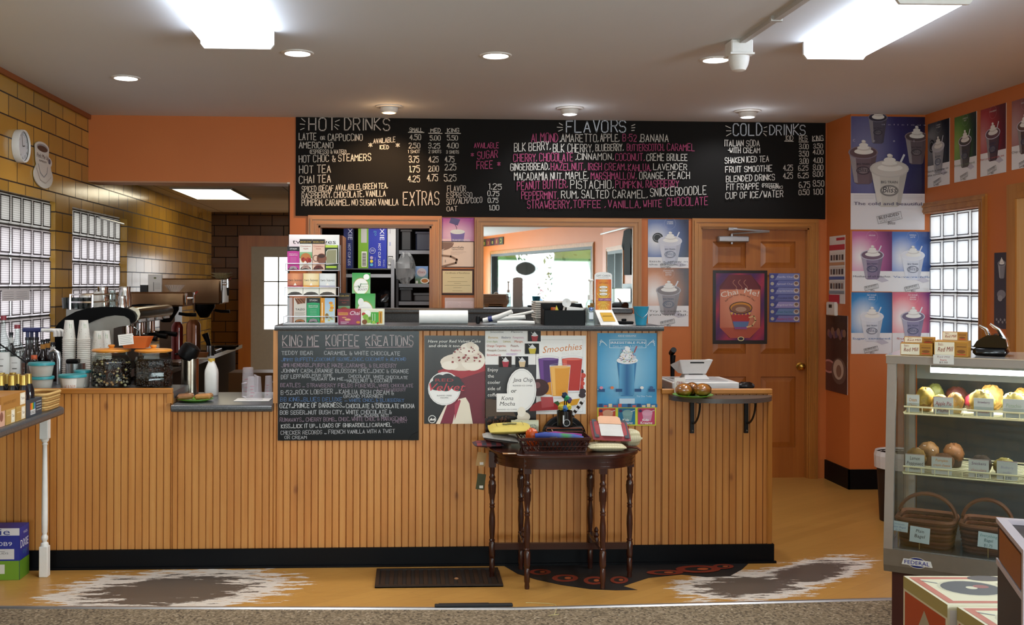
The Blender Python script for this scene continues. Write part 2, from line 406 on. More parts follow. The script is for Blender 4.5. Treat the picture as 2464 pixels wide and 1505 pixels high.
TRIMW = woodmat('oak_trim', '#9c5f24', '#b27430', '#c48843', 'z'); TRIMH = woodmat('oak_trim_flat', '#9c5f24', '#b27430', '#c48843', 'x')
DOORW = woodmat('door_wood', '#94521c', '#a66022', '#b26c2c', 'z', 0, .4, 0, .7)
BLACKV = c('#07080c', .5, sp=.15)

# floor: worn wood print planks in front of the counter, speckled carpet towards the street
def patch_nodes(t, corners_px, k, seed):
    pts = [atZ(u, v, 0) for u, v in corners_px]; a, b, d = pts            # long-axis ends and one short-axis point
    ce = (a+b)/2; L = (b-a).length/2; ang = math.atan2((b-a).y, (b-a).x); S = abs((d-ce).dot(Vector((-math.sin(ang), math.cos(ang), 0))))
    v = t.mp(t.g, (L, S, 1), (0, 0, ang), (ce.x, ce.y, 0), 'TEXTURE')
    l = t.n('VectorMath', operation='LENGTH'); t.w(v, l.inputs[0]); return l.outputs['Value']
t = NT('laminate_floor'); br = t.n('TexBrick'); t.w(t.mp(t.g, rot=(0, 0, math.radians(-38))), br.inputs['Vector']); br.offset = .37
for k, q in (('Scale', 1), ('Brick Width', 1.1), ('Row Height', .075), ('Mortar Size', .0008), ('Bias', 0)): br.inputs[k].default_value = q
for k, q in (('Color1', '#bd8c44'), ('Color2', '#b07f3a'), ('Mortar', '#8d6430')): br.inputs[k].default_value = (*lin(q), 1)
gv = t.mp(t.g, (1.2, 16, 1), (0, 0, math.radians(38)), typ='POINT'); gn = t.noise(gv, 3, 5, .65)
wood = t.mix(t.math('MULTIPLY', gn, .55), br.outputs['Color'], '#cc9f58')
wood = t.mix(t.ramp(t.noise(t.mp(t.g, (1, 14, 1), (0, 0, math.radians(38))), 5, 6, .7), [(.56, '#000000'), (.75, '#ffffff')]), wood, '#a57333')
edge = t.math('MULTIPLY_ADD', t.noise(t.mp(t.g, (1.6, 7.5, 1), (0, 0, math.radians(24))), 3.2, 7, .72), 2.1, -1.08)
p1 = t.math('ADD', patch_nodes(t, ((120, 1440), (690, 1402), (400, 1374)), 1, 0), edge)
p2 = t.math('ADD', t.math('MINIMUM', patch_nodes(t, ((1640, 1428), (1950, 1392), (1790, 1374)), 1, 0), patch_nodes(t, ((1820, 1414), (2070, 1344), (1905, 1354)), 1, 0)), edge)
pm = t.math('MINIMUM', p1, p2)
wood = t.mix(t.ramp(pm, [(.98, '#ffffff'), (1.06, '#000000')]), wood, '#e2ddd3')
wood = t.mix(t.ramp(pm, [(.62, '#ffffff'), (.67, '#000000')]), wood, '#5d5751')
t.col(wood); t.rough(.32); t.bump(gn, .001, .2); FLOORW = t.m
t = NT('speckled_carpet'); vo = t.n('TexVoronoi'); t.w(t.g, vo.inputs['Vector']); vo.inputs['Scale'].default_value = 95
cl = t.ramp(vo.outputs['Color'], [(.0, '#43382c'), (.25, '#74654f'), (.5, '#8f7f67'), (.75, '#a89880'), (.93, '#c8bca4')], 'CONSTANT')
t.col(t.mix(t.math('MULTIPLY', t.noise(t.g, 30), .5), cl, '#82725a')); t.rough(.95); t.bump(vo.outputs['Distance'], .004, .6); CARPET = t.m

# the floor split follows the metal strip: a bend at px 1240
sA = atZ(-400, 1462, 0); sB = atZ(1238, 1466, 0); sC = atZ(2300, 1439, 0); sC = sB+(sC-sB)*1.6
mb = MB(); mb.add([(XL-.3, sA.y, 0), (sB.x, sB.y, 0), (sC.x, sC.y, 0), (6, YK+.5, 0), (XL-.3, YK+.5, 0), (XL-.3, sA.y, -.1), (6, YK+.5, -.1)], [(0, 1, 2, 3, 4)], FLOORW); struct(mb, 'floor', sm=0)
mb = MB(); mb.add([(XL-.3, sA.y, 0), (XL-.3, YF-.3, 0), (6, YF-.3, 0), (sC.x, sC.y, 0), (sB.x, sB.y, 0)], [(0, 1, 2, 3, 4)], CARPET); struct(mb, 'floor_carpet', sm=0)
STEEL = c('#b9bcc0', .28, 1, .05, 40); CHROME = c('#e8e8ea', .08, 1, 0); ALU = c('#b4b6b8', .4, .9)
mb = MB()
for a, b in ((sA, sB), (sB, sC)):
    d = (b-a).normalized(); n = Vector((-d.y, d.x, 0))*.018; pr = [a-n, a-n*.5+Vector((0, 0, .006)), a+n*.5+Vector((0, 0, .006)), a+n]; q = [x+(b-a) for x in pr]
    mb.add(pr+q, [(0, 4, 5, 1), (1, 5, 6, 2), (2, 6, 7, 3)], ALU)
struct(mb, 'trim_1', sm=0)

def wallbox(mb, ax, p0, p1, a0, a1, z0, z1, holes, m):
    A = sorted({a0, a1, *[q for h in holes for q in h[:2]]}); Z = sorted({z0, z1, *[q for h in holes for q in h[2:]]})
    for i in range(len(A)-1):
        for j in range(len(Z)-1):
            ca, cz = (A[i]+A[i+1])/2, (Z[j]+Z[j+1])/2
            if any(h[0] < ca < h[1] and h[2] < cz < h[3] for h in holes): continue
            if ax == 'y': mb.box(A[i], p0, Z[j], A[i+1], p1, Z[j+1], m)
            else: mb.box(p0, A[i], Z[j], p1, A[i+1], Z[j+1], m)
# openings of the back wall
def rx(u, Y=YB, v=650): return atY(u, v, Y).x
def rz(v, u, Y=YB): return atY(u, v, Y).z
PA = (rx(766), rx(1038), 1.2, rz(544, 900)); PD = (rx(1686), rx(1946), 0, rz(549, 1820))
mb = MB(); wallbox(mb, 'y', YB, YB+.15, XW, XP, 0, ZC, [PA, PD], ORANGE)
zb = rz(437, 450); mb.box(XL-.1, YB, zb, XW, YB+.25, ZC, ORANGE); struct(mb, 'wall_back', sm=0)
mb = MB(); mb.box(XL-.3, YF, ZC, 6, YB+.2, ZC+.1, CEILM); struct(mb, 'ceiling', sm=0)
# left wall with its two glass-block windows
def ly(u, v=600): return atX(u, v, XL).y
bw = .1905
W1 = (ly(133)-10*bw, ly(133)); zt1 = atX(133, 487, XL).z; zt2 = atX(174, 498, XL).z
W2 = (ly(174), ly(174)+8*bw)
mb = MB(); wallbox(mb, 'x', XL-.125, XL, YF, YK+.2, 0, ZC, [(*W1, zt1-1.218, zt1), (*W2, zt2-1.218, zt2), (-11.6, -6.08, .55, 2.4)], TILEL); struct(mb, 'wall_left', sm=0)
def glassblock(tint, stripes):
    t = NT('glass_block'); t.t.nodes.remove(t.b); tr = t.n('BsdfTranslucent'); gl = t.n('BsdfGlossy'); gl.inputs['Roughness'].default_value = .1
    if stripes:
        w = t.n('TexWave', wave_type='BANDS', bands_direction='Z'); t.w(t.g, w.inputs['Vector']); w.inputs['Scale'].default_value = 22; w.inputs['Distortion'].default_value = .3
        t.w(t.mix(w.outputs['Fac'], stripes, tint), tr.inputs[0])
    else: tr.inputs[0].default_value = (*lin(tint), 1)
    mx = t.n('MixShader'); mx.inputs[0].default_value = .08; t.w(tr.outputs[0], mx.inputs[1]); t.w(gl.outputs[0], mx.inputs[2]); t.w(mx.outputs[0], t.t.nodes['Material Output'].inputs[0]); return t.m
GBL = glassblock('#d8d1d3', '#ada5a8'); GBT = glassblock('#b0aca6', '#8f8b85'); GBR = glassblock('#f2f6fa', None); GREYG = glassblock('#a8a4a2', None); GROUT = c('#2a2623', .8); GBE = glassblock('#7d7a78', None)
def blockwin(name, x, y0, n, zt, rows, mid, top=None, side=1, bw=bw):
    """glass blocks in a wall of constant x; side=+1 when the room is on +x"""
    mb = MB(); zb_ = zt-rows*.203
    mb.box(x-.035, y0, zb_, x+.035, y0+n*bw, zb_+.004, GROUT)
    for i in range(n+1): mb.box(x-.03, y0+i*bw-.005, zb_, x+.03, y0+i*bw+.005, zt, GREYG)
    for j in range(rows+1): mb.box(x-.031, y0, zb_+j*.203-.006, x+.031, y0+n*bw, zb_+j*.203+.006, GROUT)
    for i in range(n):
        for j in range(rows):
            m = top if top and j == rows-1 else mid; a, b = y0+i*bw+.0052, y0+(i+1)*bw-.0052; q, r_ = zb_+j*.203+.0062, zb_+(j+1)*.203-.0062
            i0, i1 = x+side*.028, x+side*.041; e = .01; mb.add([(i0, a, q), (i0, b, q), (i0, b, r_), (i0, a, r_), (i1, a+e, q+e), (i1, b-e, q+e), (i1, b-e, r_-e), (i1, a+e, r_-e)], [(0, 1, 5, 4), (1, 2, 6, 5), (2, 3, 7, 6), (3, 0, 4, 7), (4, 5, 6, 7)], m)
            xf = x+side*.041                                    # the moulded rim of each block
            for (ya, yb2, za, zb2) in ((a+.012, a+.02, q+.012, r_-.012), (b-.02, b-.012, q+.012, r_-.012), (a+.02, b-.02, r_-.02, r_-.012), (a+.02, b-.02, q+.012, q+.02)):
                mb.box(min(xf, xf+side*.004), ya, za, max(xf, xf+side*.004), yb2, zb2, m)
    return struct(mb, name, sm=30)
blockwin('window_1', XL-.07, W1[0], 10, zt1, 6, GBL, GBT); blockwin('window_2', XL-.1, W2[0], 8, zt2, 6, GBL, GBT)
mb = MB(); mb.tube([(XL-.02, W2[0]+.75, zt2-.035), (XL-.02, W2[1]-.05, zt2-.045)], .009, STEEL); mb.build('blind_rod', label='bright metal rod along the top of the second block window', cat='rod')
mb = MB(); PANE = glass('#f2f6f5', .25); BLK = c('#1b1d1c', .5)
for k in range(2): y = -11.6+2.76*k; mb.box(XL-.2, y, .55, XL-.02, y+.06, 2.4, BLK); mb.box(XL-.2, y+2.70, .55, XL-.02, y+2.76, 2.4, BLK); mb.box(XL-.2, y+.06, .55, XL-.02, y+2.70, .61, BLK); mb.box(XL-.2, y+.06, 2.34, XL-.02, y+2.70, 2.4, BLK); mb.box(XL-.12, y+.06, .61, XL-.11, y+2.70, 2.34, PANE)
struct(mb, 'added_window_left', sm=0)  # unseen big windows added to the left wall to let in more daylight
# narrow dark ledge between wall tile and ceiling
mb = MB(); mb.box(XL, YF, ZC-.035, XL+.02, YB, ZC, c('#8a4a1e')); struct(mb, 'trim_2', sm=0)

# kitchen beyond the left opening
mb = MB(); wallbox(mb, 'y', YK, YK+.15, XL, 1.6, 0, ZK+.1, [(rx(618, YK), rx(800, YK), 0, rz(594, 640, YK))], TILEB); struct(mb, 'wall_kitchen', sm=0)
t = NT('ceiling_tile'); br = t.n('TexBrick'); t.w(t.g, br.inputs['Vector']); br.offset = 0
for k, q in (('Scale', 1), ('Brick Width', 1.2), ('Row Height', .6), ('Mortar Size', .008)): br.inputs[k].default_value = q
for k, q in (('Color1', '#c8bfb6'), ('Color2', '#c2b9b0'), ('Mortar', '#8d857c')): br.inputs[k].default_value = (*lin(q), 1)
t.col(br.outputs['Color']); t.rough(.9); t.bump(t.noise(t.g, 120), .002, .4); CTILE = t.m
mb = MB(); mb.box(XL, YB+.25, ZK, 1.6, YK, ZK+.08, CTILE); struct(mb, 'ceiling_kitchen', sm=0)
mb = MB(); mb.box(XW-.02, YB-.002, zb-.012, XW+.0, YB+.26, zb, c('#e5e0da')); mb.box(XL, YB+.0, zb-.01, XW, YB+.25, zb, c('#b98a6a')); struct(mb, 'trim_3', sm=0)
# kitchen door with a bright paned window
zd = rz(594, 640, YK); x0, x1 = rx(605, YK), rx(790, YK)
mb = MB(); px0, px1, pz0, pz1 = rx(636, YK), rx(706, YK), rz(793, 640, YK), rz(619, 640, YK)
wallbox(mb, 'y', YK-.02, YK+.03, x0, x1, 0, zd, [(px0, px1, pz0, pz1)], c('#a39b8c', .5)); dk = struct(mb, 'door_2', sm=0)
mb = MB(); mb.box(px0, YK-.0, pz0, px1, YK+.012, pz1, glass('#ffffff', .2))
for u in (670.5,): mb.box(rx(u, YK)-.008, YK-.025, pz0, rx(u, YK)+.008, YK+.015, pz1, c('#9aa09c'))
for v in (678, 735): mb.box(px0, YK-.025, rz(v, 650, YK)-.008, px1, YK+.015, rz(v, 650, YK)+.008, c('#9aa09c'))
mb.build('glass_pane', dk, sm=0)
mb = MB(); mb.box(x0-.16, YK-.03, 0, x0, YK, zd+.14, DOORW); mb.box(x0, YK-.03, zd, x1+.1, YK, zd+.14, DOORW); struct(mb, 'trim_4', sm=0)
# kitchen ceiling light
q = [atZ(u, v, ZK-.005) for u, v in ((417, 454), (556, 454), (598, 479), (474, 478))]
yn, yf = (q[0].y+q[1].y)/2, (q[2].y+q[3].y)/2; xa, xb = (q[0].x+q[3].x)/2, (q[1].x+q[2].x)/2
kl = T('panel_light', 'glowing flat ceiling light panel in the kitchen behind the opening', 'ceiling light', ((xa+xb)/2, (yn+yf)/2, ZK))
hx, hy = (xb-xa)/2, (yf-yn)/2
mb = MB(); mb.box(-hx, -hy, -.012, hx, hy, -.004, emit('#fff3d2', 5)); mb.build('diffuser', kl, sm=0)
mb = MB(); [mb.box(*q, ALU) for q in ((-hx-.02, -hy-.02, -.014, -hx, hy+.02, 0), (hx, -hy-.02, -.014, hx+.02, hy+.02, 0), (-hx, -hy-.02, -.014, hx, -hy, 0), (-hx, hy, -.014, hx, hy+.02, 0))]; mb.build('frame', kl, sm=0)

# pillar and right wall
mb = MB(); mb.box(XP, YP, 0, XR+.13, YB+.2, ZC, ORANGE); struct(mb, 'pillar', sm=0)
XG = XR+.075
def ry_(u, v=600, X=None): return atX(u, v, XR if X is None else X).y
zr = atX(2248, 513, XR).z; yw1 = YP; yw0 = ry_(2384, 600, XG)
RW = (yw0-.004, yw1, zr-1.218, zr)
XD = [(-1.2, 2.2), (-4.15, -2.6)]                                          # further right-hand windows; the nearer, unseen one is added for daylight
mb = MB(); wallbox(mb, 'x', XR, XR+.13, -4.7, YP, 0, ZC, [RW, *[(p_[0], p_[1], .9, 2.25) for p_ in XD]], ORANGE); struct(mb, 'wall_right', sm=0)
blockwin('window_3', XG, RW[0], 4, zr, 6, GBR, None, -1, (RW[1]-RW[0])/4)
CASE = [(.0, .012, .016), (.012, .03, .024), (.03, .05, .02), (.05, .066, .028), (.066, .085, .018)]   # inner offset, outer offset, depth
def casing(mb, x0, x1, z0, z1, Y, wid=.085, m=None, mh=None, bottom=False):
    k = wid/.085
    for a, b, d in CASE:
        a, b = a*k, b*k
        mb.box(x0-b, Y-d, z0, x0-a, Y, z1+b, m or TRIMW); mb.box(x1+a, Y-d, z0, x1+b, Y, z1+b, m or TRIMW)
        mb.box(x0-a, Y-d, z1+a, x1+a, Y, z1+b, mh or TRIMH)
        if bottom: mb.box(x0-a, Y-d, z0-b, x1+a, Y, z0-a, mh or TRIMH)
mb = MB(); casing(mb, PA[0], PA[1], 1.27, PA[3], YB, .082); struct(mb, 'trim_5', sm=0)
mb = MB(); mb.box(PA[0], YB, PA[2], PA[0]+.015, YB+.15, PA[3], TRIMW); mb.box(PA[1]-.015, YB, PA[2], PA[1], YB+.15, PA[3], TRIMW); mb.box(PA[0], YB, PA[3]-.015, PA[1], YB+.15, PA[3], TRIMH); struct(mb, 'trim_6', sm=0)
mb = MB(); casing(mb, PD[0], PD[1], 0, PD[3], YB, .075); struct(mb, 'trim_7', sm=0)
mb = MB()
for a, b, d in CASE:
    y0, y1 = RW[0], RW[1]
    mb.box(XR-d, y0-b, zr+a, XR, y1, zr+b, TRIMH); mb.box(XR-d, y0-b, zr-1.3, XR, y0-a, zr+a, TRIMW)
struct(mb, 'trim_8', sm=0)
mb = MB(); yy = ry_(2432)                                               # wooden door frame nearest on the right wall
mb.box(XR-.03, yy-.1, 0, XR, yy, 2.26, TRIMW); mb.box(XR-.03, yy-1.1, 2.16, XR, yy-.1, 2.26, TRIMH); struct(mb, 'trim_9', sm=0)
mb = MB(); mb.box(XR-.02, yy-1.1, 0, XR, yy-.1, 2.16, woodmat('pale_pine', '#d6a05c', '#e2b272', '#ecc48a', 'z', 0, .45, 1)); struct(mb, 'door_3', sm=0)
# black vinyl skirting
mb = MB(); zs = atY(2080, 1130, YP).z; mb.box(XP-.012, YP-.012, 0, XP, YB, zs, BLACKV); mb.box(XP-.012, YP-.012, 0, XR, YP, zs, BLACKV); struct(mb, 'baseboard_right', sm=0)

# panelled door in the back wall
mb = MB(); dx0, dx1, dz1 = PD[0]+.012, PD[1]-.012, PD[3]-.012
def dp(u, v): q = atY(u, v, YB+.045); return q.x, q.z
hol = []
for (u0, v0, u1, v1) in ((1715, 582, 1795, 645), (1830, 582, 1914, 645), (1715, 662, 1795, 852), (1830, 662, 1914, 852), (1715, 907, 1795, 1078), (1830, 907, 1914, 1078)):
    a, b = dp(u0, v1), dp(u1, v0); hol.append((a[0], b[0], a[1], b[1]))
wallbox(mb, 'y', YB+.045, YB+.06, dx0, dx1, .0, dz1, hol, DOORW); mb.box(dx0, YB+.06, .0, dx1, YB+.085, dz1, DOORW)
for (a, b, q, w) in hol:
    i = .022
    mb.add([(a, YB+.0601, q), (b, YB+.0601, q), (b, YB+.0601, w), (a, YB+.0601, w), (a+i, YB+.056, q+i), (b-i, YB+.056, q+i), (b-i, YB+.056, w-i), (a+i, YB+.056, w-i), (a+2*i, YB+.05, q+2*i), (b-2*i, YB+.05, q+2*i), (b-2*i, YB+.05, w-2*i), (a+2*i, YB+.05, w-2*i)],
           [(0, 1, 5, 4), (1, 2, 6, 5), (2, 3, 7, 6), (3, 0, 4, 7), (4, 5, 9, 8), (5, 6, 10, 9), (6, 7, 11, 10), (7, 4, 8, 11), (8, 9, 10, 11)], DOORW)
do = struct(mb, 'door_1', sm=0)
mb = MB(); mb.box(PD[0], YB, 0, PD[0]+.011, YB+.15, PD[3], TRIMW); mb.box(PD[1]-.011, YB, 0, PD[1], YB+.15, PD[3], TRIMW); mb.box(PD[0], YB, PD[3]-.011, PD[1], YB+.15, PD[3], TRIMH); struct(mb, 'trim_10', sm=0)
BRASS = c('#c9a24a', .2, 1)
k = atY(1925, 882, YB+.045); mb = MB().at((k.x, YB+.045, k.z), rx=math.pi/2); mb.lathe([(.033, 0), (.033, .004), (.012, .008), (.012, .03), (.027, .038), (.03, .05), (.022, .062), (0, .065)], BRASS); mb.build('door_knob', do, sm=60)
# door closer: body, pinion, two arms
a, b = atY(1726, 576, YB+.02), atY(1800, 576, YB+.02); GREYM = c('#a9a9ad', .35, .8)
mb = MB(); mb.box(a.x, YB-.02, a.z-.024, b.x, YB+.044, a.z+.024, GREYM, b=.008); mb.cyl(.012, -.04, .045, GREYM, ((a.x+b.x)/2-.01, YB+.01, a.z))
e = atY(1763, 552, YB); f = atY(1846, 558, YB); p0 = Vector(((a.x+b.x)/2-.01, YB+.005, a.z+.045))
mb.tube([p0, (f.x, YB-.05, f.z-.004)], .007, GREYM); mb.tube([(e.x, YB-.02, e.z), (f.x, YB-.05, f.z)], .008, GREYM); mb.box(e.x-.04, YB-.024, e.z-.01, e.x+.03, YB-.002, e.z+.012, GREYM)
mb.build('door_closer', do)
# store room behind the serving hatch
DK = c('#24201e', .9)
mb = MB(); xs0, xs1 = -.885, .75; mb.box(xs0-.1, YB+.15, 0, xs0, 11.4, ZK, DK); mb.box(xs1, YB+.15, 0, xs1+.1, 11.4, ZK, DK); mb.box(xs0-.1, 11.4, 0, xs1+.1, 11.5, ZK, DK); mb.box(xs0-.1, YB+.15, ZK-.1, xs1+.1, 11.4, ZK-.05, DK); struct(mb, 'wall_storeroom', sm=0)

area('storeroom_fill', (-.1, YB+.7, ZK-.13), (0, 0, 0), .5, .5, 14, (1, .97, .92))  # unseen fill without a fixture, added to brighten the storeroom shelves
# street end of the shop, seen in the mirror
mb = MB(); a = Vector((XR, -4.7, 0)); b = Vector((2.0, YF, 0)); wv = (b-a); wl = wv.length; th_ = math.atan2(wv.y, wv.x)
mb.at(a, rz=th_); wallbox(mb, 'y', 0, .15, 0, wl, 0, ZC, [(.5, wl-1.0, .75, 2.4)], ORANGE); struct(mb, 'wall_street', sm=0)
mb = MB().at(a, rz=th_); BLK = c('#1b1d1c', .5); PANE = glass('#f2f6f5', .25)
for q in ((.5, .56, .75, 2.4), (wl-1.06, wl-1.0, .75, 2.4), (.56, wl-1.06, .75, .81), (.56, wl-1.06, 2.34, 2.4)): mb.box(q[0], -.02, q[2], q[1], .16, q[3], BLK)
mb.box(.56, .06, .81, wl-1.06, .07, 2.34, PANE); struct(mb, 'window_4', sm=0)
mb = MB().at(a, rz=th_); casing(mb, .5, wl-1.0, .75, 2.4, 0, .09); struct(mb, 'trim_11', sm=0)
mb = MB(); wallbox(mb, 'y', YF, YF+.15, XL, 2.0, 0, ZC, [(XL+.3, -.2, .5, 2.35), (.1, 1.7, .1, 2.35)], ORANGE); struct(mb, 'wall_front', sm=0)
mb = MB()
for (x0, x1, z0) in ((XL+.3, -.2, .5), (.1, 1.7, .1)):
    for q in ((x0, x0+.06, z0, 2.35), (x1-.06, x1, z0, 2.35), (x0+.06, x1-.06, z0, z0+.06), (x0+.06, x1-.06, 2.29, 2.35)): mb.box(q[0], YF-.02, q[2], q[1], YF+.16, q[3], BLK)
    mb.box(x0+.06, YF+.06, z0+.06, x1-.06, YF+.07, 2.29, PANE)
struct(mb, 'window_5', sm=0)
for nw, (y0, y1) in zip(('window_6', 'added_window_right'), XD[::-1]):  # the second, nearer frame belongs to the window added for daylight
    mb = MB()
    for q in ((y0, y0+.06, .9, 2.25), (y1-.06, y1, .9, 2.25), (y0+.06, y1-.06, .9, .96), (y0+.06, y1-.06, 2.19, 2.25), ((y0+y1)/2-.03, (y0+y1)/2+.03, .96, 2.19)): mb.box(XR-.01, q[0], q[2], XR+.2, q[1], q[3], BLK)
    mb.box(XR+.1, y0+.06, .96, XR+.11, y1-.06, 2.19, PANE); struct(mb, nw, sm=0); mb = MB()
    for a_, b_, d_ in CASE: mb.box(XR-d_, y0-b_, .9, XR, y0-a_, 2.25+b_, TRIMW); mb.box(XR-d_, y1+a_, .9, XR, y1+b_, 2.25+b_, TRIMW); mb.box(XR-d_, y0-a_, 2.25+a_, XR, y1+a_, 2.25+b_, TRIMH)
    struct(mb, 'trim_12', sm=0)
# outside: pavement, hedge and trees beyond the glass
mb = MB(); mb.box(-30, -45, -.25, 40, 30, -.15, c('#a9a6a0', .9)); struct(mb, 'ground_outside', sm=0)
def shrub(name, loc, r, h, hexs, label, cat, n=420):
    mb = MB(); ms = [c(x, .7) for x in hexs]
    for i in range(n):
        t_ = R.uniform(0, 6.28); z = R.random(); q = math.sqrt(max(0, 1-(2*z-1)**2))*R.uniform(.75, 1.05); p = Vector((math.cos(t_)*r*q, math.sin(t_)*r*q, z*h+.1)); s_ = R.uniform(.05, .11)*max(1, r*.8)
        a1 = Vector((R.uniform(-1, 1), R.uniform(-1, 1), R.uniform(-1, 1))).normalized()*s_; b1 = a1.cross(Vector((R.uniform(-1, 1), R.uniform(-1, 1), R.uniform(-1, 1)))).normalized()*s_*.7
        mb.quad(p-a1, p+b1*.7, p+a1, p-b1*.7, R.choice(ms))
    mb.cyl(r*.08, -.1, h*.8, c('#5a4630', .9), n=8)
    mb.ball((0, 0, h*.5), (r*.78, r*.78, h*.42), ms[0], 12, 8, jit=.15)
    return mb.build(name, loc=loc, sm=0, label=label, cat=cat)
shrub('conifer', (5.9, -19.3, -.15), .34, 2.45, ['#4f7a30', '#6f9a40', '#3d642c'], 'slim bright green conifer outside the shop window, seen in the mirror', 'tree', 420)
shrub('garden_tree', (3.6, -34, -.15), 2.2, 5.2, ['#55803c', '#6f9450', '#466c34'], 'broad green tree outside the window, left one in the mirror', 'tree', 700)
shrub('garden_tree', (8.9, -34.5, -.15), 2.3, 5.6, ['#6a8a50', '#87a068', '#567846'], 'broad green tree outside the window, right one in the mirror', 'tree', 700)
shrub('flowering_shrub', (4.3, -25.5, -.15), 1.2, 2.1, ['#9a5660', '#6a8a48', '#b0767c'], 'pink flowering bush under the trees outside, seen in the mirror', 'bush', 420)
cr_ = T('parked_car', 'pale blue parked car outside the shop window, seen in the mirror', 'car', (3.7, -22, -.15), .1)
mb = MB(); mb.prism([(-2.1, .35), (2.1, .35), (2.15, .8), (1.5, .95), (.9, 1.45), (-1.0, 1.5), (-1.8, 1.0), (-2.15, .9)], -.85, .85, c('#6f9ac4', .2, .2, 0, 20, .5), 'y'); mb.build('car_body', cr_, bev=.04)
mb = MB(); mb.prism([(1.3, .98), (.85, 1.4), (-.95, 1.44), (-1.55, 1.02)], -.86, .86, c('#20282e', .1), 'y'); mb.build('car_windows', cr_, sm=0)
for x in (-1.35, 1.35):
    for y in (-.8, .8): mb = MB(); mb.M = Matrix.Translation((x, y, .32)) @ Matrix.Rotation(math.pi/2, 4, 'X'); mb.cyl(.32, -.1, .1, c('#151515', .7)); mb.build('wheel', cr_)
# inside, along the right wall near the street, seen in the mirror only
ts = T('black_shirt', 'black T-shirt hanging on the right wall, seen in the mirror', 'shirt', (XR-.03, -2.0, 2.6)); mb = MB(); P_ = [(-.3, -.02), (-.1, 0), (.1, 0), (.3, -.02), (.5, -.3), (.36, -.38), (.28, -.26), (.28, -.84), (-.28, -.84), (-.28, -.26), (-.36, -.38), (-.5, -.3)]; mb.prism(P_, -.03, 0, c('#101012', .9), 'x'); mb.build('shirt', ts, bev=.008)
mb = MB(); mb.tube([(XR-.09, -4.4, 2.62), (XR-.09, -.2, 2.62)], .018, c('#e4e2de', .4)); mb.build('curtain_rail', label='white curtain rail along the right wall, seen in the mirror', cat='rail')
rk_ = T('record_rack', 'dark rack of small goods against the right wall, seen in the mirror', 'rack', (XR-.02, -1.9, 0)); mb = MB()
for z in (.05, .45, .85, 1.25): mb.box(-.4, -.55, z, 0, .55, z+.025, c('#17181a', .5))
mb.box(-.02, -.55, 0, 0, .55, 1.6, c('#17181a', .5)); mb.build('shelf_board', rk_, sm=0)
for z in (.876, 1.276):
    for k in range(5): mb = MB(); mb.box(-.16, -.08, 0, .1, .08, R.uniform(.16, .28), c(R.choice(['#3a3c40', '#c9c4b8', '#4a6a3a', '#8a3a44', '#23262c']), .5)); mb.build('goods_box', loc=(XR-.22, -2.32+.21*k, z), sm=0, label='small box on the dark rack by the right wall, seen in the mirror', cat='box', group='boxes on the rack seen in the mirror')
th2 = math.atan2((b-a).y, (b-a).x); sg = a+(b-a)*.755; m_ = prn(.5); mb = MB(); mb.M = Matrix.Translation((sg.x, sg.y, 2.64)) @ Matrix.Rotation(th2, 4, 'Z')
mb.box(0, -.02, 0, 1.75, -.001, .2, m_, '#1e1a1c'); ar = Art(mb, (0, 0, .2), (1, 0, 0), (0, 0, 1), 1.75, .2, m_, d0=.0215)
ar.N = Vector((0, -1, 0))
for k, (q, k1) in enumerate(zip('Choco', ('#2c3a20', '#6a2428', '#1c1c20', '#6a2428', '#2c3a20'))): ar.rect(.2*k+.005, .04, .2*k+.195, .96, k1); ar.text(q, .2*k+.1, .78, .6, '#d8c84a')
mb.build('letter_sign', sm=0, label='row of coloured letter tiles high on the street wall, seen reversed in the mirror', cat='sign')
# ---------------------------------------------------------------- lamps of the shop
TUBE = emit('#e8f2ff', 8); WHITEP = c('#e9e8e5', .4)
def fixture(pA, pB, w, ln, label, rot=None):
    ctr = (pA+pB)/2
    r = T('fluorescent_light', label, 'ceiling light', (ctr.x, ctr.y, ZC), rot or 0, 'wraparound fluorescent ceiling lights')
    h = w/2
    mb = MB(); mb.prism([(-h+.02, -.012), (h-.02, -.012), (h-.003, -.055), (h-.03, -.088), (-h+.03, -.088), (-h+.003, -.055)], 0.02, ln-.02, TUBE); mb.build('diffuser', r, sm=0)
    mb = MB(); mb.box(-h+.03, 0.02, -.012, h-.03, ln-.02, 0, WHITEP); mb.build('housing', r, sm=0)
    for y in (0, ln-.02):
        mb = MB(); mb.prism([(-h, 0), (h, 0), (h, -.07), (h-.02, -.095), (-h+.02, -.095), (-h, -.07)], y, y+.02, WHITEP); mb.build('end_cap', r, sm=0)
    return r
zl = ZC-.09
a = atZ(488, 115, zl); b = atZ(654, 115, zl); w = (b-a).length+.02
fx = fixture(a, b, w, 1.25, 'left of the two long bright fluorescent lights on the ceiling', math.pi); fx.location.y = a.y+.01
a2 = atZ(1931, 146, zl); b2 = atZ(2083, 139, zl); n1 = atZ(2157, 4, zl); n2 = atZ(2342, 9, zl)
dv = ((n1+n2)-(a2+b2))/2; ang = math.atan2(dv.y, dv.x)-math.pi/2
fixture(a2, b2, (b2-a2).length+.02, dv.length, 'right of the two long bright fluorescent lights, beside the conduit', ang)
for i, (x, y) in enumerate(((-1.6, 1.0), (1.4, 1.0), (-1.4, -3.0), (1.6, -3.0), (-1, -8), (1, -8))):
    dup(fx, (x, y, ZC), math.pi, 'fluorescent ceiling light towards the street end of the shop, out of the main view')
area('fluorescent_fill_1', ((a.x+b.x)/2, a.y-.6, ZC-.13), (0, 0, 0), .3, 1.1, 14, (1, .98, .95)); area('fluorescent_fill_2', (((a2+b2)/2+dv/2).x, ((a2+b2)/2+dv/2).y, ZC-.13), (0, 0, ang), .3, 1.0, 14, (1, .98, .95))
dl = None
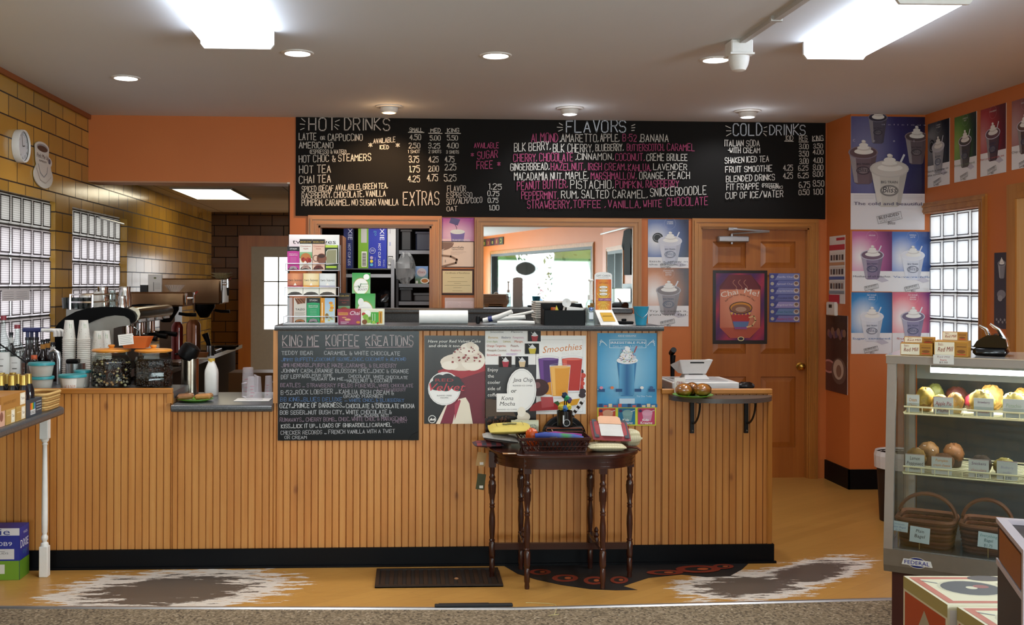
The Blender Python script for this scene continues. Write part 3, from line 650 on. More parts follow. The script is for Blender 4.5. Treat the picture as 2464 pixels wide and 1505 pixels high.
for (u, v, nm) in ((303, 187, 'recessed ceiling spotlight nearest the tiled left wall'), (716, 127, 'recessed ceiling spotlight just right of the left fluorescent light'), (1193, 133, 'recessed ceiling spotlight in the middle of the ceiling'), (1722, 143, 'recessed ceiling spotlight beside the white dome on the conduit')):
    p = atZ(u, v, ZC)
    if dl is None:
        dl = T('recessed_spotlight', nm, 'ceiling light', p, 0, 'recessed ceiling spotlights')
        mb = MB(); mb.lathe([(.07, -.001), (.074, -.008), (.09, -.006), (.094, 0)], WHITEP, n=28, cap=False); mb.build('trim_ring', dl)
        mb = MB(); mb.lathe([(0, -.004), (.073, -.004), (.073, -.002)], emit('#fffaf2', 14), n=28, cap=False); mb.build('lamp', dl)
    else: dup(dl, p, 0, nm)
    spot('spotlight', (p.x, p.y, ZC-.03), (p.x, p.y, 0), 34, math.radians(120), (1, .95, .88), .06, .8)
pk = None
for (u, v, nm, col, e) in ((936, 256, 'small warm eyeball spotlight above the HOT DRINKS lettering', (1, .62, .32), 42), (1371, 260, 'small white eyeball spotlight above the FLAVORS lettering', (.95, .97, 1), 15), (1799, 267, 'small white eyeball spotlight above the COLD DRINKS lettering', (.95, .97, 1), 15)):
    p = atZ(u, v, ZC)
    pk = T('eyeball_spotlight', nm, 'ceiling light', p, 0, 'eyeball spotlights along the menu board')
    mb = MB(); mb.lathe([(.1, 0), (.1, -.006), (.07, -.012), (.066, -.004)], WHITEP, n=28, cap=False); mb.build('trim_ring', pk)
    mb = MB(); mb.lathe([(.066, -.002), (.068, -.03), (.055, -.05), (.046, -.052), (.046, -.045), (0, -.045)], WHITEP, n=24, cap=False); mb.build('eyeball', pk)
    mb = MB(); mb.lathe([(0, -.048), (.045, -.048), (.045, -.0465)], emit('#ffdcb0' if e > 20 else '#ffffff', 9), n=24, cap=False); mb.build('lamp', pk)
    spot('eyeball_beam', (p.x, p.y, ZC-.07), (p.x-.1, YB+.1, ZC-.9), e, math.radians(95), col, .03, .7)
    point('eyeball_spill', (p.x, p.y-.02, ZC-.085), 1.1, col, .03)
# conduit and white dome
p = atZ(1778, 100, ZC); q = atZ(1925, 0, ZC); q = p+(q-p)*1.5; GP = c('#bdbab6', .5)
r = T('conduit', 'grey metal conduit running across the ceiling to a white dome', 'conduit', p)
mb = MB(); d = q-p; a = math.atan2(d.y, d.x); mb.at((0, 0, 0), rz=a); mb.box(.03, -.016, -.022, d.length, .016, 0, GP); mb.build('channel', r, sm=0)
mb = MB().at((0, 0, 0), rz=a); mb.box(d.length*.42, -.03, -.026, d.length*.42+.025, .03, 0, GP); mb.build('clip', r, sm=0)
r = T('ceiling_dome', 'white dome on a square base hanging from the ceiling', 'sensor', (p.x, p.y, ZC))
mb = MB(); mb.box(-.06, -.06, -.075, .06, .06, 0, WHITEP, b=.006); mb.box(-.066, -.066, -.082, .066, .066, -.072, WHITEP); mb.build('base', r)
mb = MB(); mb.lathe([(.056, -.08), (.056, -.1), (.05, -.13), (.036, -.158), (.018, -.165), (0, -.166)], WHITEP, n=24, cap=False); mb.build('dome', r)
# window daylight behind the camera; left and near-right sources added for brightness
area('daylight_right_window', (XR+.3, -3.37, 1.6), (0, math.radians(110), 0), 1.3, 1.5, 110, (.84, .95, 1)); area('added_daylight_right', (XR+.3, .5, 1.6), (0, math.radians(116), 0), 1.3, 3.3, 420, (.84, .95, 1))
area('added_daylight_left', (XL-.3, -8.84, 1.5), (0, math.radians(-108), 0), 1.7, 5.4, 380, (.84, .95, 1))
area('daylight_street', (-.3, YF-.3, 1.45), (math.radians(112), 0, 0), 3.8, 1.8, 480, (.84, .95, 1))
# ---------------------------------------------------------------- service counter
def lamin(name, c1, c2):
    t = NT(name); t.col(t.mix(t.ramp(t.noise(t.g, 260, 2), [(.42, '#000000'), (.62, '#ffffff')]), c1, c2)); t.rough(.3); return t.m
GRANITE = lamin('speckled_laminate', '#3a3c3f', '#5a5d60')
def cx_(u, v=1000, Y=YC): return atY(u, v, Y).x
def cz_(v, u=1100, Y=YC): return atY(u, v, Y).z
xa_, xb_, xc_, xd_, xe_ = XL+.01, cx_(415), cx_(658), cx_(1591), cx_(1857)
zL, zG, zT, zR = cz_(935, 250), .916, cz_(784, 1100, 5.79), cz_(936, 1700)
sv = T('service_counter', 'long pine beadboard coffee bar with grey laminate tops and black kick plate', 'counter', (0, YC, 0))
def bead(x0, x1, z0, z1):
    mb = MB(); p = .0389; i0 = math.floor(x0/p); x = x0; prof = []
    edges = [x0]+[k*p for k in range(i0+1, math.ceil(x1/p)) if x0+.004 < k*p < x1-.004]+[x1]
    for a, b in zip(edges, edges[1:]):
        prof += [(a, .011), (a+.0018, .0105), (a+.0034, 0), (b-.0034, 0), (b-.0018, .0105)]
    prof.append((x1, .011)); n = len(prof)
    vs = [(x, y, z0) for x, y in prof]+[(x, y, z1) for x, y in prof]
    fs = [(i, i+1, n+i+1, n+i) for i in range(n-1)]; mb.add(vs, fs, PINE); return mb
zk = cz_(1322, 400)
for nm, x0, x1, z1 in (('beadboard_panel', xa_, xb_, zL), ('beadboard_panel', xb_, xc_, zG-.03), ('beadboard_panel', xc_, xd_, zT-.03), ('beadboard_panel', xd_, xe_, zR)):
    bead(x0, x1, zk-.01, z1).build(nm, sv, sm=0)
CARC = c('#7a5a3a', .6)
mb = MB(); mb.box(xa_, .012, 0, xb_-.002, .42, zL-.06, CARC); mb.box(xb_-.002, .012, 0, xc_+.002, .6, zG-.03, CARC); mb.box(xc_+.002, .012, 0, xd_, .3, zT-.035, CARC); mb.box(xd_, .012, 0, xe_-.004, .62, zR-.07, CARC); mb.build('carcass', sv, sm=0)
mb = MB(); mb.box(xa_, -.014, 0, xe_+.012, 0, zk, BLACKV); mb.box(xe_, 0, 0, xe_+.012, .62, zk, BLACKV); mb.box(xa_, -.03, 0, xe_+.02, -.014, .012, BLACKV); mb.build('kick_plate', sv, sm=0)
tw = .028; mb = MB()
mb.box(xa_, -.014, zL-.03, xb_, .02, zL, TRIMH, b=.004); mb.box(xb_-tw, -.013, zG+.002, xb_+.001, .02, zL-.03, TRIMW)
mb.build('cap_trim', sv, sm=0)
mb = MB(); mb.box(xd_, -.014, zR-.03, xe_, .02, zR, TRIMH, b=.004); mb.build('cap_trim', sv, sm=0)
mb = MB(); mb.box(xe_-tw, -.013, zk, xe_, .02, zR-.03, TRIMW, b=.003); mb.build('end_post', sv, sm=0)
for q in ((xc_-.001, -.012, zG+.0, xc_+.024, .01, zT-.03), (xd_-.026, -.012, zR, xd_+.001, .3, zT-.03), (cx_(1419), -.008, zR-.2, cx_(1434), .0, zT-.03)): MB().box(*q, TRIMW).build('edge_trim', sv, sm=0)
MB().box(xd_, .02, zR-.07, xe_, .64, zR-.041, GRANITE).build('register_worktop', sv, sm=0); MB().box(xa_, .02, zL-.06, xb_-.001, .42, zL-.021, GRANITE).box(xa_, .42, zL-.06, atY(268, 900, 6.4).x, .63, zL-.021, GRANITE).build('jar_worktop', sv, sm=0); MB().box(xb_-.2, .425, zG-.04, cx_(411, 980, 5.76), .6, zG-.001, GRANITE).build('lower_worktop', sv, sm=0)
def slab(x0, x1, y0, y1, z0, z1, m):
    r = (z1-z0)/2; pr = [(y1, z0), (y1, z1)]+[(y0+r-r*math.sin(a), z0+r+r*math.cos(a)) for a in [math.pi*i/8 for i in range(9)]]
    return MB().prism(pr[::-1], x0, x1, m, 'x')
slab(cx_(660, 790, 5.78), cx_(1598, 790, 5.78), -.07, .42, zT-.03, zT-.001, GRANITE).build('bar_top', sv, sm=50)
slab(cx_(411, 980, 5.76), xc_+.001, -.09, .6, zG-.04, zG-.001, GRANITE).build('lower_worktop', sv, sm=50)

# half-round shelf on its two brackets
sh = T('half_round_shelf', 'small dark half-round shelf on two black scroll brackets at the counter end', 'shelf', (cx_(1730, 955), YC-.0145, 0))
zs_ = cz_(949, 1730)-.004; hw = (cx_(1852, 955)-cx_(1608, 955))/2
mb = MB(); mb.prism([(hw*math.cos(a), -.21*math.sin(a)) for a in [math.pi*i/28 for i in range(29)]][::-1], zs_-.025, zs_, c('#4e4744', .3), 'z'); mb.build('shelf_board', sh)
BLK2 = c('#0e0d0d', .45, .3)
for u in (1664, 1794):
    x = cx_(u, 1000)-cx_(1730, 955); zz = cz_(1042, 1730)
    mb = MB(); mb.box(x-.011, -.004, zz, x+.011, .0138, zs_-.026, BLK2); mb.box(x-.011, -.15, zs_-.031, x+.011, -.001, zs_-.025, BLK2)
    mb.tube([(x+.004, -.008-.135*math.sin(t)**1.3, zs_-.03-.13*(math.cos(t))) for t in [math.pi/2*i/10 for i in range(11)]], .006, BLK2, 6)
    mb.ball((x, -.008, zz+.015), .005, c('#777', .4, .8), 6, 4); mb.build('bracket', sh)

# ---------------------------------------------------------------- chalk menu board above
mb, a, loc = flat('menu', YB, 712, 289, 1985, 524, '#12100f', .012, prn(.75, 0, .2))
WH, PK = '#d9d6d0', '#b4527c'
def cr(ox, oy, s): return lambda x, y: (ox+x/s, oy+y/s)
def chx(f, st, x0, y0, x1, h, col=WH, th=.0058, y1=None):
    p, q = a.px(*f(x0, y0)), a.px(*f(x1, y0 if y1 is None else y1)); hh = a.px(*f(x0, y0))[1]-a.px(*f(x0, y0-h))[1]
    a.ch(st, p[0], p[1], q[0], hh, col, th, q[1])
def lnx(f, x0, y0, x1, y1, col=WH, th=.0058): a.line([a.px(*f(x0, y0)), a.px(*f(x1, y1))], th, col)
f3 = cr(700, 270, 4.48); f4 = cr(1200, 270, 3.08)
WW = '#c9c2bd'
for w in [('HOT', 190, 195, 485, 135, WW, .009), ('DRINKS', 575, 195, 1070, 130, WW, .009), ('LATTE', 88, 300, 272, 75), ('OR', 318, 297, 365, 35), ('CAPPUCCINO', 398, 308, 772, 70), ('AMERICANO', 88, 388, 458, 65), ('(ESPRESSO & WATER)', 203, 448, 600, 42, WH, .0045),
          ('HOT CHOC & STEAMERS', 85, 543, 862, 72, WH, .0058, 522), ('HOT TEA', 92, 662, 430, 80, WH, .0058, 650), ('CHAI TEA', 88, 770, 428, 78, WH, .0058, 755), ('SPICED (DECAF AVAILABLE), GREEN TEA,', 118, 862, 1040, 60, WH, .005, 822),
          ('RASPBERRY, CHOCOLATE, VANILLA', 118, 935, 1022, 65, WH, .0055, 908), ('PUMPKIN, CARAMEL, NO SUGAR VANILLA', 115, 1010, 1158, 65, WH, .0055, 1003), ('AVAILABLE', 890, 338, 1125, 52, WH, .005, 322), ('ICED', 958, 398, 1055, 42, WH, .005),
          ('*', 835, 375, 878, 42), ('*', 1128, 375, 1172, 42), ('SMALL', 1278, 212, 1420, 40, WH, .005), ('MED', 1505, 218, 1612, 42, WH, .005), ('KING', 1685, 218, 1815, 42, WH, .005),
          ('4.50', 1282, 300, 1402, 55), ('5.00', 1498, 305, 1612, 52), ('5.50', 1683, 305, 1800, 52), ('2.50', 1272, 388, 1392, 55), ('3.25', 1483, 390, 1608, 52), ('4.00', 1680, 388, 1805, 55), ('1 SHOT', 1262, 442, 1392, 32, WH, .004), ('2 SHOTS', 1485, 442, 1620, 32, WH, .004), ('3 SHOTS', 1675, 447, 1812, 32, WH, .004),
          ('3.75', 1272, 545, 1382, 70), ('4.25', 1485, 540, 1590, 62), ('4.75', 1658, 540, 1760, 62), ('1.75', 1275, 650, 1390, 70), ('2.00', 1480, 640, 1595, 60), ('2.25', 1658, 628, 1782, 68), ('4.25', 1260, 755, 1390, 70), ('4.75', 1465, 745, 1585, 70), ('5.25', 1648, 745, 1782, 70),
          ('EXTRAS', 1212, 1008, 1600, 145, WW, .008, 998), ('FLAVOR', 1685, 858, 1885, 65, WW, .005), ('ESPRESSO', 1677, 925, 1955, 58, WW, .005), ('SOY/ALM/COCO', 1677, 998, 2060, 56, WW, .005, 975), ('OAT', 1677, 1068, 1795, 48, WW, .005), ('1.25', 2130, 835, 2270, 60), ('0.75', 2120, 905, 2245, 52), ('0.75', 2123, 978, 2235, 48), ('1.00', 2135, 1058, 2245, 50),
          ('AVAILABLE', 1975, 388, 2240, 55, PK), ('SUGAR', 2008, 510, 2230, 82, PK, .0065, 490), ('FREE', 2000, 615, 2172, 80, PK, .0065, 608), ('*', 1940, 478, 1972, 36, PK), ('*', 2222, 580, 2258, 40, PK)]: chx(f3, *w)
for w in ((115, 70, 155, 105), (100, 130, 150, 135), (105, 192, 145, 175), (478, 105, 525, 85), (480, 135, 520, 150), (470, 155, 508, 190), (1265, 220, 1435, 222), (1483, 230, 1630, 232), (1662, 230, 1828, 232)): lnx(f3, *w)
BW = '#cfd9e6'
for w in [('FLAVORS', 495, 150, 945, 85, BW, .009), ('ALMOND', 240, 222, 440, 62, PK), (',AMARETTO,', 450, 222, 735, 56), ('APPLE,', 750, 220, 890, 55), ('B-52', 915, 218, 1020, 50, PK), (',BANANA', 1040, 222, 1255, 56),
          ('BLK BERRY,', 112, 295, 380, 60, WH, .006, 280), ('BLK CHERRY,', 400, 298, 695, 60), ('BLUEBERRY,', 715, 288, 920, 50), ('BUTTERSCOTCH,', 948, 288, 1222, 48, PK), ('CARAMEL', 1245, 288, 1448, 52, PK),
          ('CHERRY,', 108, 368, 280, 55, PK), ('CHOCOLATE', 300, 365, 550, 58, PK), (',CINNAMON,', 568, 355, 845, 48), ('COCONUT,', 860, 362, 1075, 52, PK), ('CREME BRULEE', 1092, 362, 1395, 50), ('~', 1188, 318, 1200, 14),
          ('GINGERBREAD,', 85, 435, 370, 50, WH, .0058, 428), ('HAZELNUT,', 385, 432, 635, 52, PK), ('IRISH CREAM,', 660, 432, 940, 52, PK), ('KAHLUA,', 955, 437, 1125, 48, PK), ('LAVENDER', 1142, 430, 1392, 45),
          ('MACADAMIA NUT,', 112, 505, 475, 56), ('MAPLE,', 495, 497, 660, 52), ('MARSHMALLOW,', 680, 500, 1015, 52, PK), ('ORANGE,', 1040, 498, 1225, 50), ('PEACH', 1250, 495, 1412, 52),
          ('PEANUT BUTTER,', 135, 578, 505, 60, PK, .0058, 562), ('PISTACHIO,', 530, 568, 845, 60), ('PUMPKIN,', 862, 565, 1065, 52, PK), ('RASPBERRY', 1088, 560, 1330, 52, PK),
          ('PEPPERMINT,', 165, 645, 435, 55, PK), ('RUM,', 460, 640, 585, 56), ('SALTED CARAMEL,', 610, 638, 1095, 56), ('SNICKERDOODLE', 1118, 628, 1535, 60, WH, .0058, 610),
          ('STRAWBERRY,', 208, 715, 535, 58, PK), ('TOFFEE ,', 550, 710, 785, 55, PK), ('VANILLA,', 808, 712, 1045, 55, PK), ('WHITE', 1068, 705, 1205, 52, PK), ('CHOCOLATE', 1242, 698, 1545, 60, PK, .0058, 688),
          ('COLD', 1732, 175, 1945, 85, BW, .009), ('DRINKS', 1998, 172, 2270, 75, BW, .008), ('KID', 2122, 215, 2175, 38, WH, .005), ('REG', 2220, 215, 2280, 38, WH, .005), ('KING', 2318, 215, 2398, 38, WH, .005),
          ('ITALIAN SODA', 1668, 255, 1928, 45), ('-WITH CREAM', 1690, 305, 1930, 40), ('SHAKEN ICED TEA', 1670, 382, 1995, 42, WH, .0055, 368), ('FRUIT SMOOTHIE', 1675, 450, 2020, 44, WH, .0055, 440), ('BLENDED DRINKS', 1680, 520, 2040, 44, WH, .0055, 505),
          ('FIT FRAPPE', 1683, 580, 1922, 45, WH, .0055, 572), ('(PROTEIN', 1945, 560, 2065, 30, WH, .004), ('DRINK)', 2000, 570, 2100, 22, WH, .0035), ('CUP OF ICE/WATER', 1677, 645, 2102, 48, WH, .0055, 630),
          ('3.00', 2220, 275, 2290, 35), ('3.50', 2325, 270, 2395, 32), ('3.50', 2218, 330, 2290, 38), ('4.00', 2320, 315, 2398, 35), ('3.00', 2222, 385, 2288, 40), ('4.00', 2323, 378, 2395, 38), ('4.25', 2102, 435, 2172, 40), ('6.25', 2213, 435, 2285, 38), ('8.00', 2323, 432, 2398, 38),
          ('4.25', 2100, 495, 2172, 42), ('6.25', 2210, 490, 2290, 38), ('8.00', 2320, 480, 2395, 38), ('6.75', 2217, 562, 2300, 42), ('8.50', 2320, 552, 2402, 42), ('0.50', 2215, 615, 2295, 38), ('1.00', 2323, 612, 2395, 40)]: chx(f4, *w)
for w in ((445, 85, 470, 100), (430, 115, 470, 118), (440, 145, 470, 132), (980, 105, 1005, 95), (980, 120, 1005, 118), (980, 140, 1000, 138), (1675, 105, 1712, 122), (1680, 142, 1715, 142), (1680, 180, 1715, 160), (1958, 120, 1980, 112), (1955, 145, 1980, 148), (1955, 160, 1975, 180), (2110, 218, 2175, 220), (2215, 225, 2285, 225), (2315, 218, 2398, 212)): lnx(f4, *w)
mb.build('menu_board', loc=loc, sm=0, label='long black chalk menu board with drinks, flavors and prices under the ceiling', cat='menu board')

# ---------------------------------------------------------------- drink posters
def curl(a, cx, cy, w, h, col='#f4f2ee', sh='#d9d4d0', n=3):   # a swirl of whipped cream; (cx,cy) middle of its foot
    for i in range(n+1):
        t = i/n; a.ell(cx+.02*w*math.sin(i*2), cy-h*.8*t, w*.5*(1-.78*t), h*.24*(1-.45*t), sh if i % 2 else col); a.ell(cx-.03*w, cy-h*.8*t-h*.05, w*.42*(1-.78*t), h*.17*(1-.4*t), col)
def frappe(a, cx, y0, y1, wd, cup, rim, drink, straw=(.5, -.16), cream=True, logo='#2c3a5c', flip=1):
    H_ = y1-y0; yr = y0+.3*H_; k = a.w/a.h; ry = wd*.5*k*.42
    if straw:
        sx = cx+flip*wd*.22; a.line([(sx, yr), (sx+flip*wd*.18, y0+H_*.04)], wd*a.w*.055, '#dfe4ee')
    b = wd*.31
    a.poly([(cx-wd*.5, yr), (cx+wd*.5, yr), (cx+b, y1-ry*.3), (cx+b*.7, y1), (cx-b*.7, y1), (cx-b, y1-ry*.3)], cup)
    a.poly([(cx-wd*.5, yr), (cx-wd*.28, yr), (cx-b*.6, y1-ry*.2), (cx-b, y1-ry*.3)], mixc(cup, '#ffffff', .22))
    a.poly([(cx+wd*.3, yr), (cx+wd*.5, yr), (cx+b, y1-ry*.3), (cx+b*.66, y1-ry*.1)], mixc(cup, '#000000', .18))
    a.ell(cx, yr, wd*.53, ry*1.1, rim); a.ell(cx, yr, wd*.48, ry*.95, drink)
    if cream: curl(a, cx+.02*wd, yr-ry*.15, wd*.68, H_*.27)
    if logo:
        ly = y0+.7*H_; a.ell(cx, ly, wd*.25, wd*.15*k, mixc(logo, cup, .35)); a.ell(cx, ly, wd*.2, wd*.105*k, mixc(cup, '#ffffff', .1)); a.text('Bliss', cx, ly+.05*wd*k, .16*wd*k, logo, sh=.2); a.text('BIG TRAIN', cx, ly-.19*wd*k, .07*wd*k, logo); 
def stamp(a, cx, cy, w, rot=-.22, col='#2a2a2c'):
    k = a.w/a.h; h = w*.3; ca, sa = math.cos(rot), math.sin(rot)
    P = [((x*ca-y*sa), (x*sa+y*ca)) for x, y in ((-w/2, -h/2), (w/2, -h/2), (w/2, h/2), (-w/2, h/2), (-w/2, -h/2))]
    a.line([(cx+x, cy+y*k) for x, y in P], .0022, col); a.text('BLENDED', cx-.01*w, cy-.01*w*k, w*.12*k, col, w=w*.84, rot=rot); a.text('ICECOFFEE', cx+.04*w, cy+.12*w*k, w*.1*k, mixc(col, '#ffffff', .4), w=w*.84, rot=rot); a.text('Bliss', cx+.08*w, cy+.27*w*k, w*.13*k, col, sh=.2)
def ddist(x, y, cx, cy, kx=1, ky=1): return math.hypot((x-cx)*kx, (y-cy)*ky)
def drinkposter(a, c0, c1, hx, title, line, split=.66, cup='#8f86a8', rim='#c9c6d6', drink='#77688a', tcol='#4a4658', light='#ffffff', dark=.35, y0=.22, y1=.8, straw=True, wd=.56, sp=0, cx=.5, cookie=0, line2=None, pw=.95):
    def fn(x, y):
        d = ddist(x, y, hx, .42, 1.1, 1.25); q = mixc(light, c0, min(1, d/.45)); return mixc(q, c1, max(0, (d-.4)/.5))
    a.bg(fn, 10, 12, 0, 0, 1, split); a.rect(0, split, 1, 1, '#eeedf0')
    a.ring(cx, .085, .14, .14*a.w/a.h, .0012, mixc(c0, '#ffffff', .3))
    for i, s_ in enumerate(title): a.text(s_, cx, .075+.035*i-.012*len(title)+.015, .021, '#f2f2f5', bold=.0012)
    a.poly([(cx+.05, y1-.01), (cx+.2, y1-.07), (cx+.42, y1+.02), (cx+.25, y1+.05)], '#c9c5d2')
    if cookie: a.ell(cx-.3, y0+.14, .13, .1, '#17151a'); a.ring(cx-.31, y0+.14, .09, .07, .003, '#cfd0d8')
    frappe(a, cx, y0, y1, wd, cup, rim, drink, straw)
    for i, s_ in enumerate(line): a.text(s_, .5, split+.105+.062*i, .032, tcol, w=pw if len(s_) > 9 else pw*.7)
    stamp(a, .48, .93, .34)
    return a
def poster(name, label, cat, Y, box, fn, col='#efeeec', th=.0025, m=None, group=None, pins=None, bend=0):
    mb, a, loc = flat(name, Y, *box, col, th, m); fn(a)
    if pins:
        for (x, y, h) in pins: p_ = a.p(x, y); mb.ball(tuple(p_), (.006, .005, .006), c(h, .4), 8, 5)
    return mb.build(name, loc=loc, sm=0, label=label, cat=cat, group=group)
GLP = prn(.3, .12)
def fm(title, line, *k, **kw): return lambda a: drinkposter(a, *k, title=title, line=line, **kw)
G4 = 'blended coffee posters taped to the walls'
def bigposter(a):
    a.bg(lambda x, y: mixc(mixc('#8f93bd', '#3d3a78', ddist(x, y, .2, .35, 1.2, 1)/.55), '#17142e', max(0, ddist(x, y, .15, .4)-.45)*2), 12, 14, 0, 0, 1, .68); a.rect(0, .68, 1, 1, '#e9e7ec')
    frappe(a, .36, -.09, .24, .25, '#5d5a6c', '#85839a', '#3c3848', None, True, '#2a2838'); frappe(a, .88, .07, .42, .3, '#6d5f66', '#8f8088', '#5a4c50', None, True, '#2a2530'); frappe(a, .16, .2, .6, .38, '#75636c', '#8b7f8e', '#6a555a', None, True, '#2c2533')
    frappe(a, .51, .32, .8, .5, '#d3cfc9', '#cdc9c6', '#d8d4cf', True, True, '#2b2a35')
    for i, q in enumerate('Cool'): a.text(q, .03+.27*i, .225, .022, '#c9c8da', bold=.0015)
    a.text('d e l i c i o u s', .7, .078, .012, '#b9b8cc', w=.6)
    for i in range(3): a.line([(.03, .7+.014*i), (.3, .7+.014*i)], .0012, '#a5a5ad'); a.line([(.68, .7+.014*i), (.97, .7+.014*i)], .0012, '#a5a5ad')
    a.text('The cold and beautiful.', .5, .785, .028, '#2f2d5c', w=.94); stamp(a, .51, .895, .33)
poster('poster', 'large purple iced drink poster reading The cold and beautiful on the pillar', 'poster', YP, (2047, 281, 2225, 553), bigposter, m=GLP, group=G4)
ps = [('small magenta MOCHA poster on the pillar, upper left of the block of four', (2050, 557, 2146, 702), fm(['MOCHA'], ['Mother of all mochas.'], '#d77fb2', '#6e2a64', .2, cup='#8d7f9c', drink='#7a6478')),
      ('small bright blue VANILLA LATTE poster on the pillar, upper right of the block of four', (2146, 558, 2245, 703), fm(['VANILLA', 'LATTE'], ['Va-va-va-nilla!'], '#5b86d6', '#1c2c66', .25, cup='#e0e4f2', rim='#eef0f8', drink='#e8eaf4', tcol='#5c7fb8')),
      ('small blue poster reading Sugar, censored, lower left of the block of four', (2048, 704, 2146, 852), fm(['NO SUGAR', 'ADDED', 'VANILLA'], ['Sugar, censored.'], '#3a8fd0', '#123a72', .3, cup='#dcdfea', rim='#e9ebf4', drink='#e6e8f0', tcol='#4a78b0')),
      ('small red and purple no sugar mocha poster, lower right of the block of four', (2147, 704, 2245, 852), fm(['NO SUGAR', 'ADDED', 'MOCHA'], ['Sugar free', 'Mocha'], '#ee7a86', '#6b2f7e', .25, cup='#8d86a6', drink='#776a86', tcol='#b0343c', pw=.8)),
      ]
for l, b_, f_ in ps: poster('poster', l, 'poster', YP, b_, f_, m=GLP, group=G4)
poster('poster', 'blue COOKIES N CREAM drink poster beside the mirror', 'poster', YB, (1559, 528, 1657, 645), lambda a: drinkposter(a, '#6d82b8', '#1c2140', .2, ['COOKIES', 'N CREAM'], ['Stick a straw in', 'the cookie jar.'], .78, '#c9cbdc', '#d9dbe8', '#d5d6e2', y0=.24, y1=.93, cookie=1, tcol='#3a3844', cx=.54), m=GLP, group=G4)
poster('poster', 'orange CHOCOLATE PEANUT BUTTER drink poster below the cookies poster', 'poster', YB, (1559, 646, 1657, 786), lambda a: drinkposter(a, '#d58a58', '#3a1c24', .15, ['CHOCOLATE', 'PEANUT', 'BUTTER'], ['Try to resist it,', 'you will fail.'], .645, '#8a8086', '#b0a9b0', '#77686a', y0=.2, y1=.8, tcol='#4a4844', wd=.58), m=GLP, group=G4)

# posters on the side walls are placed on the plane of their wall
def sidesheet(name, label, cat, X, Ya, Yb, z0, z1, sgn, fn, col='#efeeec', th=.003, m=None, group=None):
    """sgn=-1: the sheet faces -x (wall on the right); +1: faces +x"""
    mb = MB(); m = m or prn(); w = abs(Yb-Ya); h = z1-z0
    mb.box(0, 0, 0, th, w, h, m, col)
    a = Art(mb, (0 if sgn < 0 else th, w if sgn < 0 else 0, h), (0, -1 if sgn < 0 else 1, 0), (0, 0, 1), w, h, m, d0=.0004); loc = Vector((X-(th+.001 if sgn < 0 else -.001), min(Ya, Yb), z0)); a.W = loc
    fn(a); return mb.build(name, loc=loc, sm=0, label=label, cat=cat, group=group)
for l, (u0, u1, v0, v1, vb), f_ in (('black iced drink poster high on the right wall, nearest the pillar', (2233, 2285, 300, 453, 445), fm(['COOKIES', 'N CREAM'], ['Stick a straw in', 'the cookie jar.'], '#55565e', '#101014', .1, cup='#a5a5ad', drink='#c9c8cc', tcol='#555', cookie=1, light='#8a8a92')),
                                    ('green iced drink poster high on the right wall', (2297, 2350, 284, 440, 430), fm(['CREME DE', 'MINT'], ['Frozen minted.'], '#5e8a3a', '#15201a', .1, cup='#4e4540', drink='#5a5048', tcol='#7d8a68', light='#9ab85a')),
                                    ('red iced drink poster high on the right wall', (2360, 2421, 266, 426, 413), fm(['STRAWBERRY'], ['Not your average joe.'], '#b3363c', '#5a1020', .1, cup='#58414a', drink='#6a4a50', tcol='#c05a5a', light='#c98a8a')),
                                    ('last iced drink poster high on the right wall, cut by the picture edge', (2435, 2500, 245, 410, 392), fm(['MOCHA CHIP'], ['Chip off the block.'], '#a56a6a', '#4a2028', .1, cup='#5a4440', drink='#6a5048', tcol='#777', light='#c0a0a0'))):
    ya, yb2 = ry_(u0), ry_(u1); z1 = atX(u0, v0, XR).z; z0 = atX(u0, v1, XR).z
    sidesheet('poster', l, 'poster', XR, ya, yb2, z0, z1, -1, f_, m=GLP, group=G4)
def sx_(u, v=650): return atX(u, v, XP).y
def pz_(v, u=2015): return atX(u, v, XP).z
def strip(a):
    a.rect(0, 0, 1, .12, '#ece9e6'); a.rect(.45, .03, 1, .07, '#c43a48'); a.rect(0, .13, 1, .21, '#c84352')
    for k in range(3):
        y = .25+.21*k; a.rect(0, y, 1, y+.02, ['#e9e6e2', '#dfd9d2', '#dcdcdc'][k])
        for i in range(5): a.rect(.08+.18*i, y+.03, .2+.18*i, y+.11, ['#4a4048', '#7d6a68', '#3c3a42', '#8a7a72', '#55484a'][(i+k) % 5])
        a.rect(0, y+.14, 1, y+.185, ['#c99a78', '#5a6fae', '#8f9aa6'][k])
    a.rect(0, .87, .7, 1, '#c43a48')
sidesheet('poster_strip', 'narrow red and white picture strip hanging on the pillar side beside the door', 'poster', XP, sx_(1997), sx_(2034), pz_(731), pz_(568), -1, strip)
def darkcup(a):
    a.bg(lambda x, y: mixc('#2a1a1c', '#4a2c2e', y), 4, 8); a.ell(.15, .68, .3, .09, '#c48a86'); a.ell(.15, .68, .24, .065, '#7a4440'); a.ell(.62, .72, .34, .17, '#6a5450'); a.ell(.6, .7, .24, .13, '#c9b5a5'); a.ell(.62, .72, .12, .08, '#8a6a5c')
    for i in range(9): a.ell(.15+.09*i, .24+.03*math.sin(i*2.3), .08, .05, ['#7d5a5a', '#5a4868', '#8a6a58'][i % 3])
sidesheet('poster', 'dark narrow cappuccino poster low on the pillar side beside the door', 'poster', XP, sx_(1989), sx_(2041), pz_(945), pz_(759), -1, darkcup, m=GLP)
th = T('thermostat', 'small white thermostat on the pillar side above the dark poster', 'thermostat', (XP, sx_(2007), pz_(744)))
mb = MB(); mb.box(-.03, -.085, -.055, -.0, .085, .055, c('#e4e1da', .4), b=.006); mb.build('body', th)
mb = MB(); mb.box(-.0315, -.03, .008, -.03, .03, .035, c('#22241f', .3)); mb.build('display', th, sm=0)
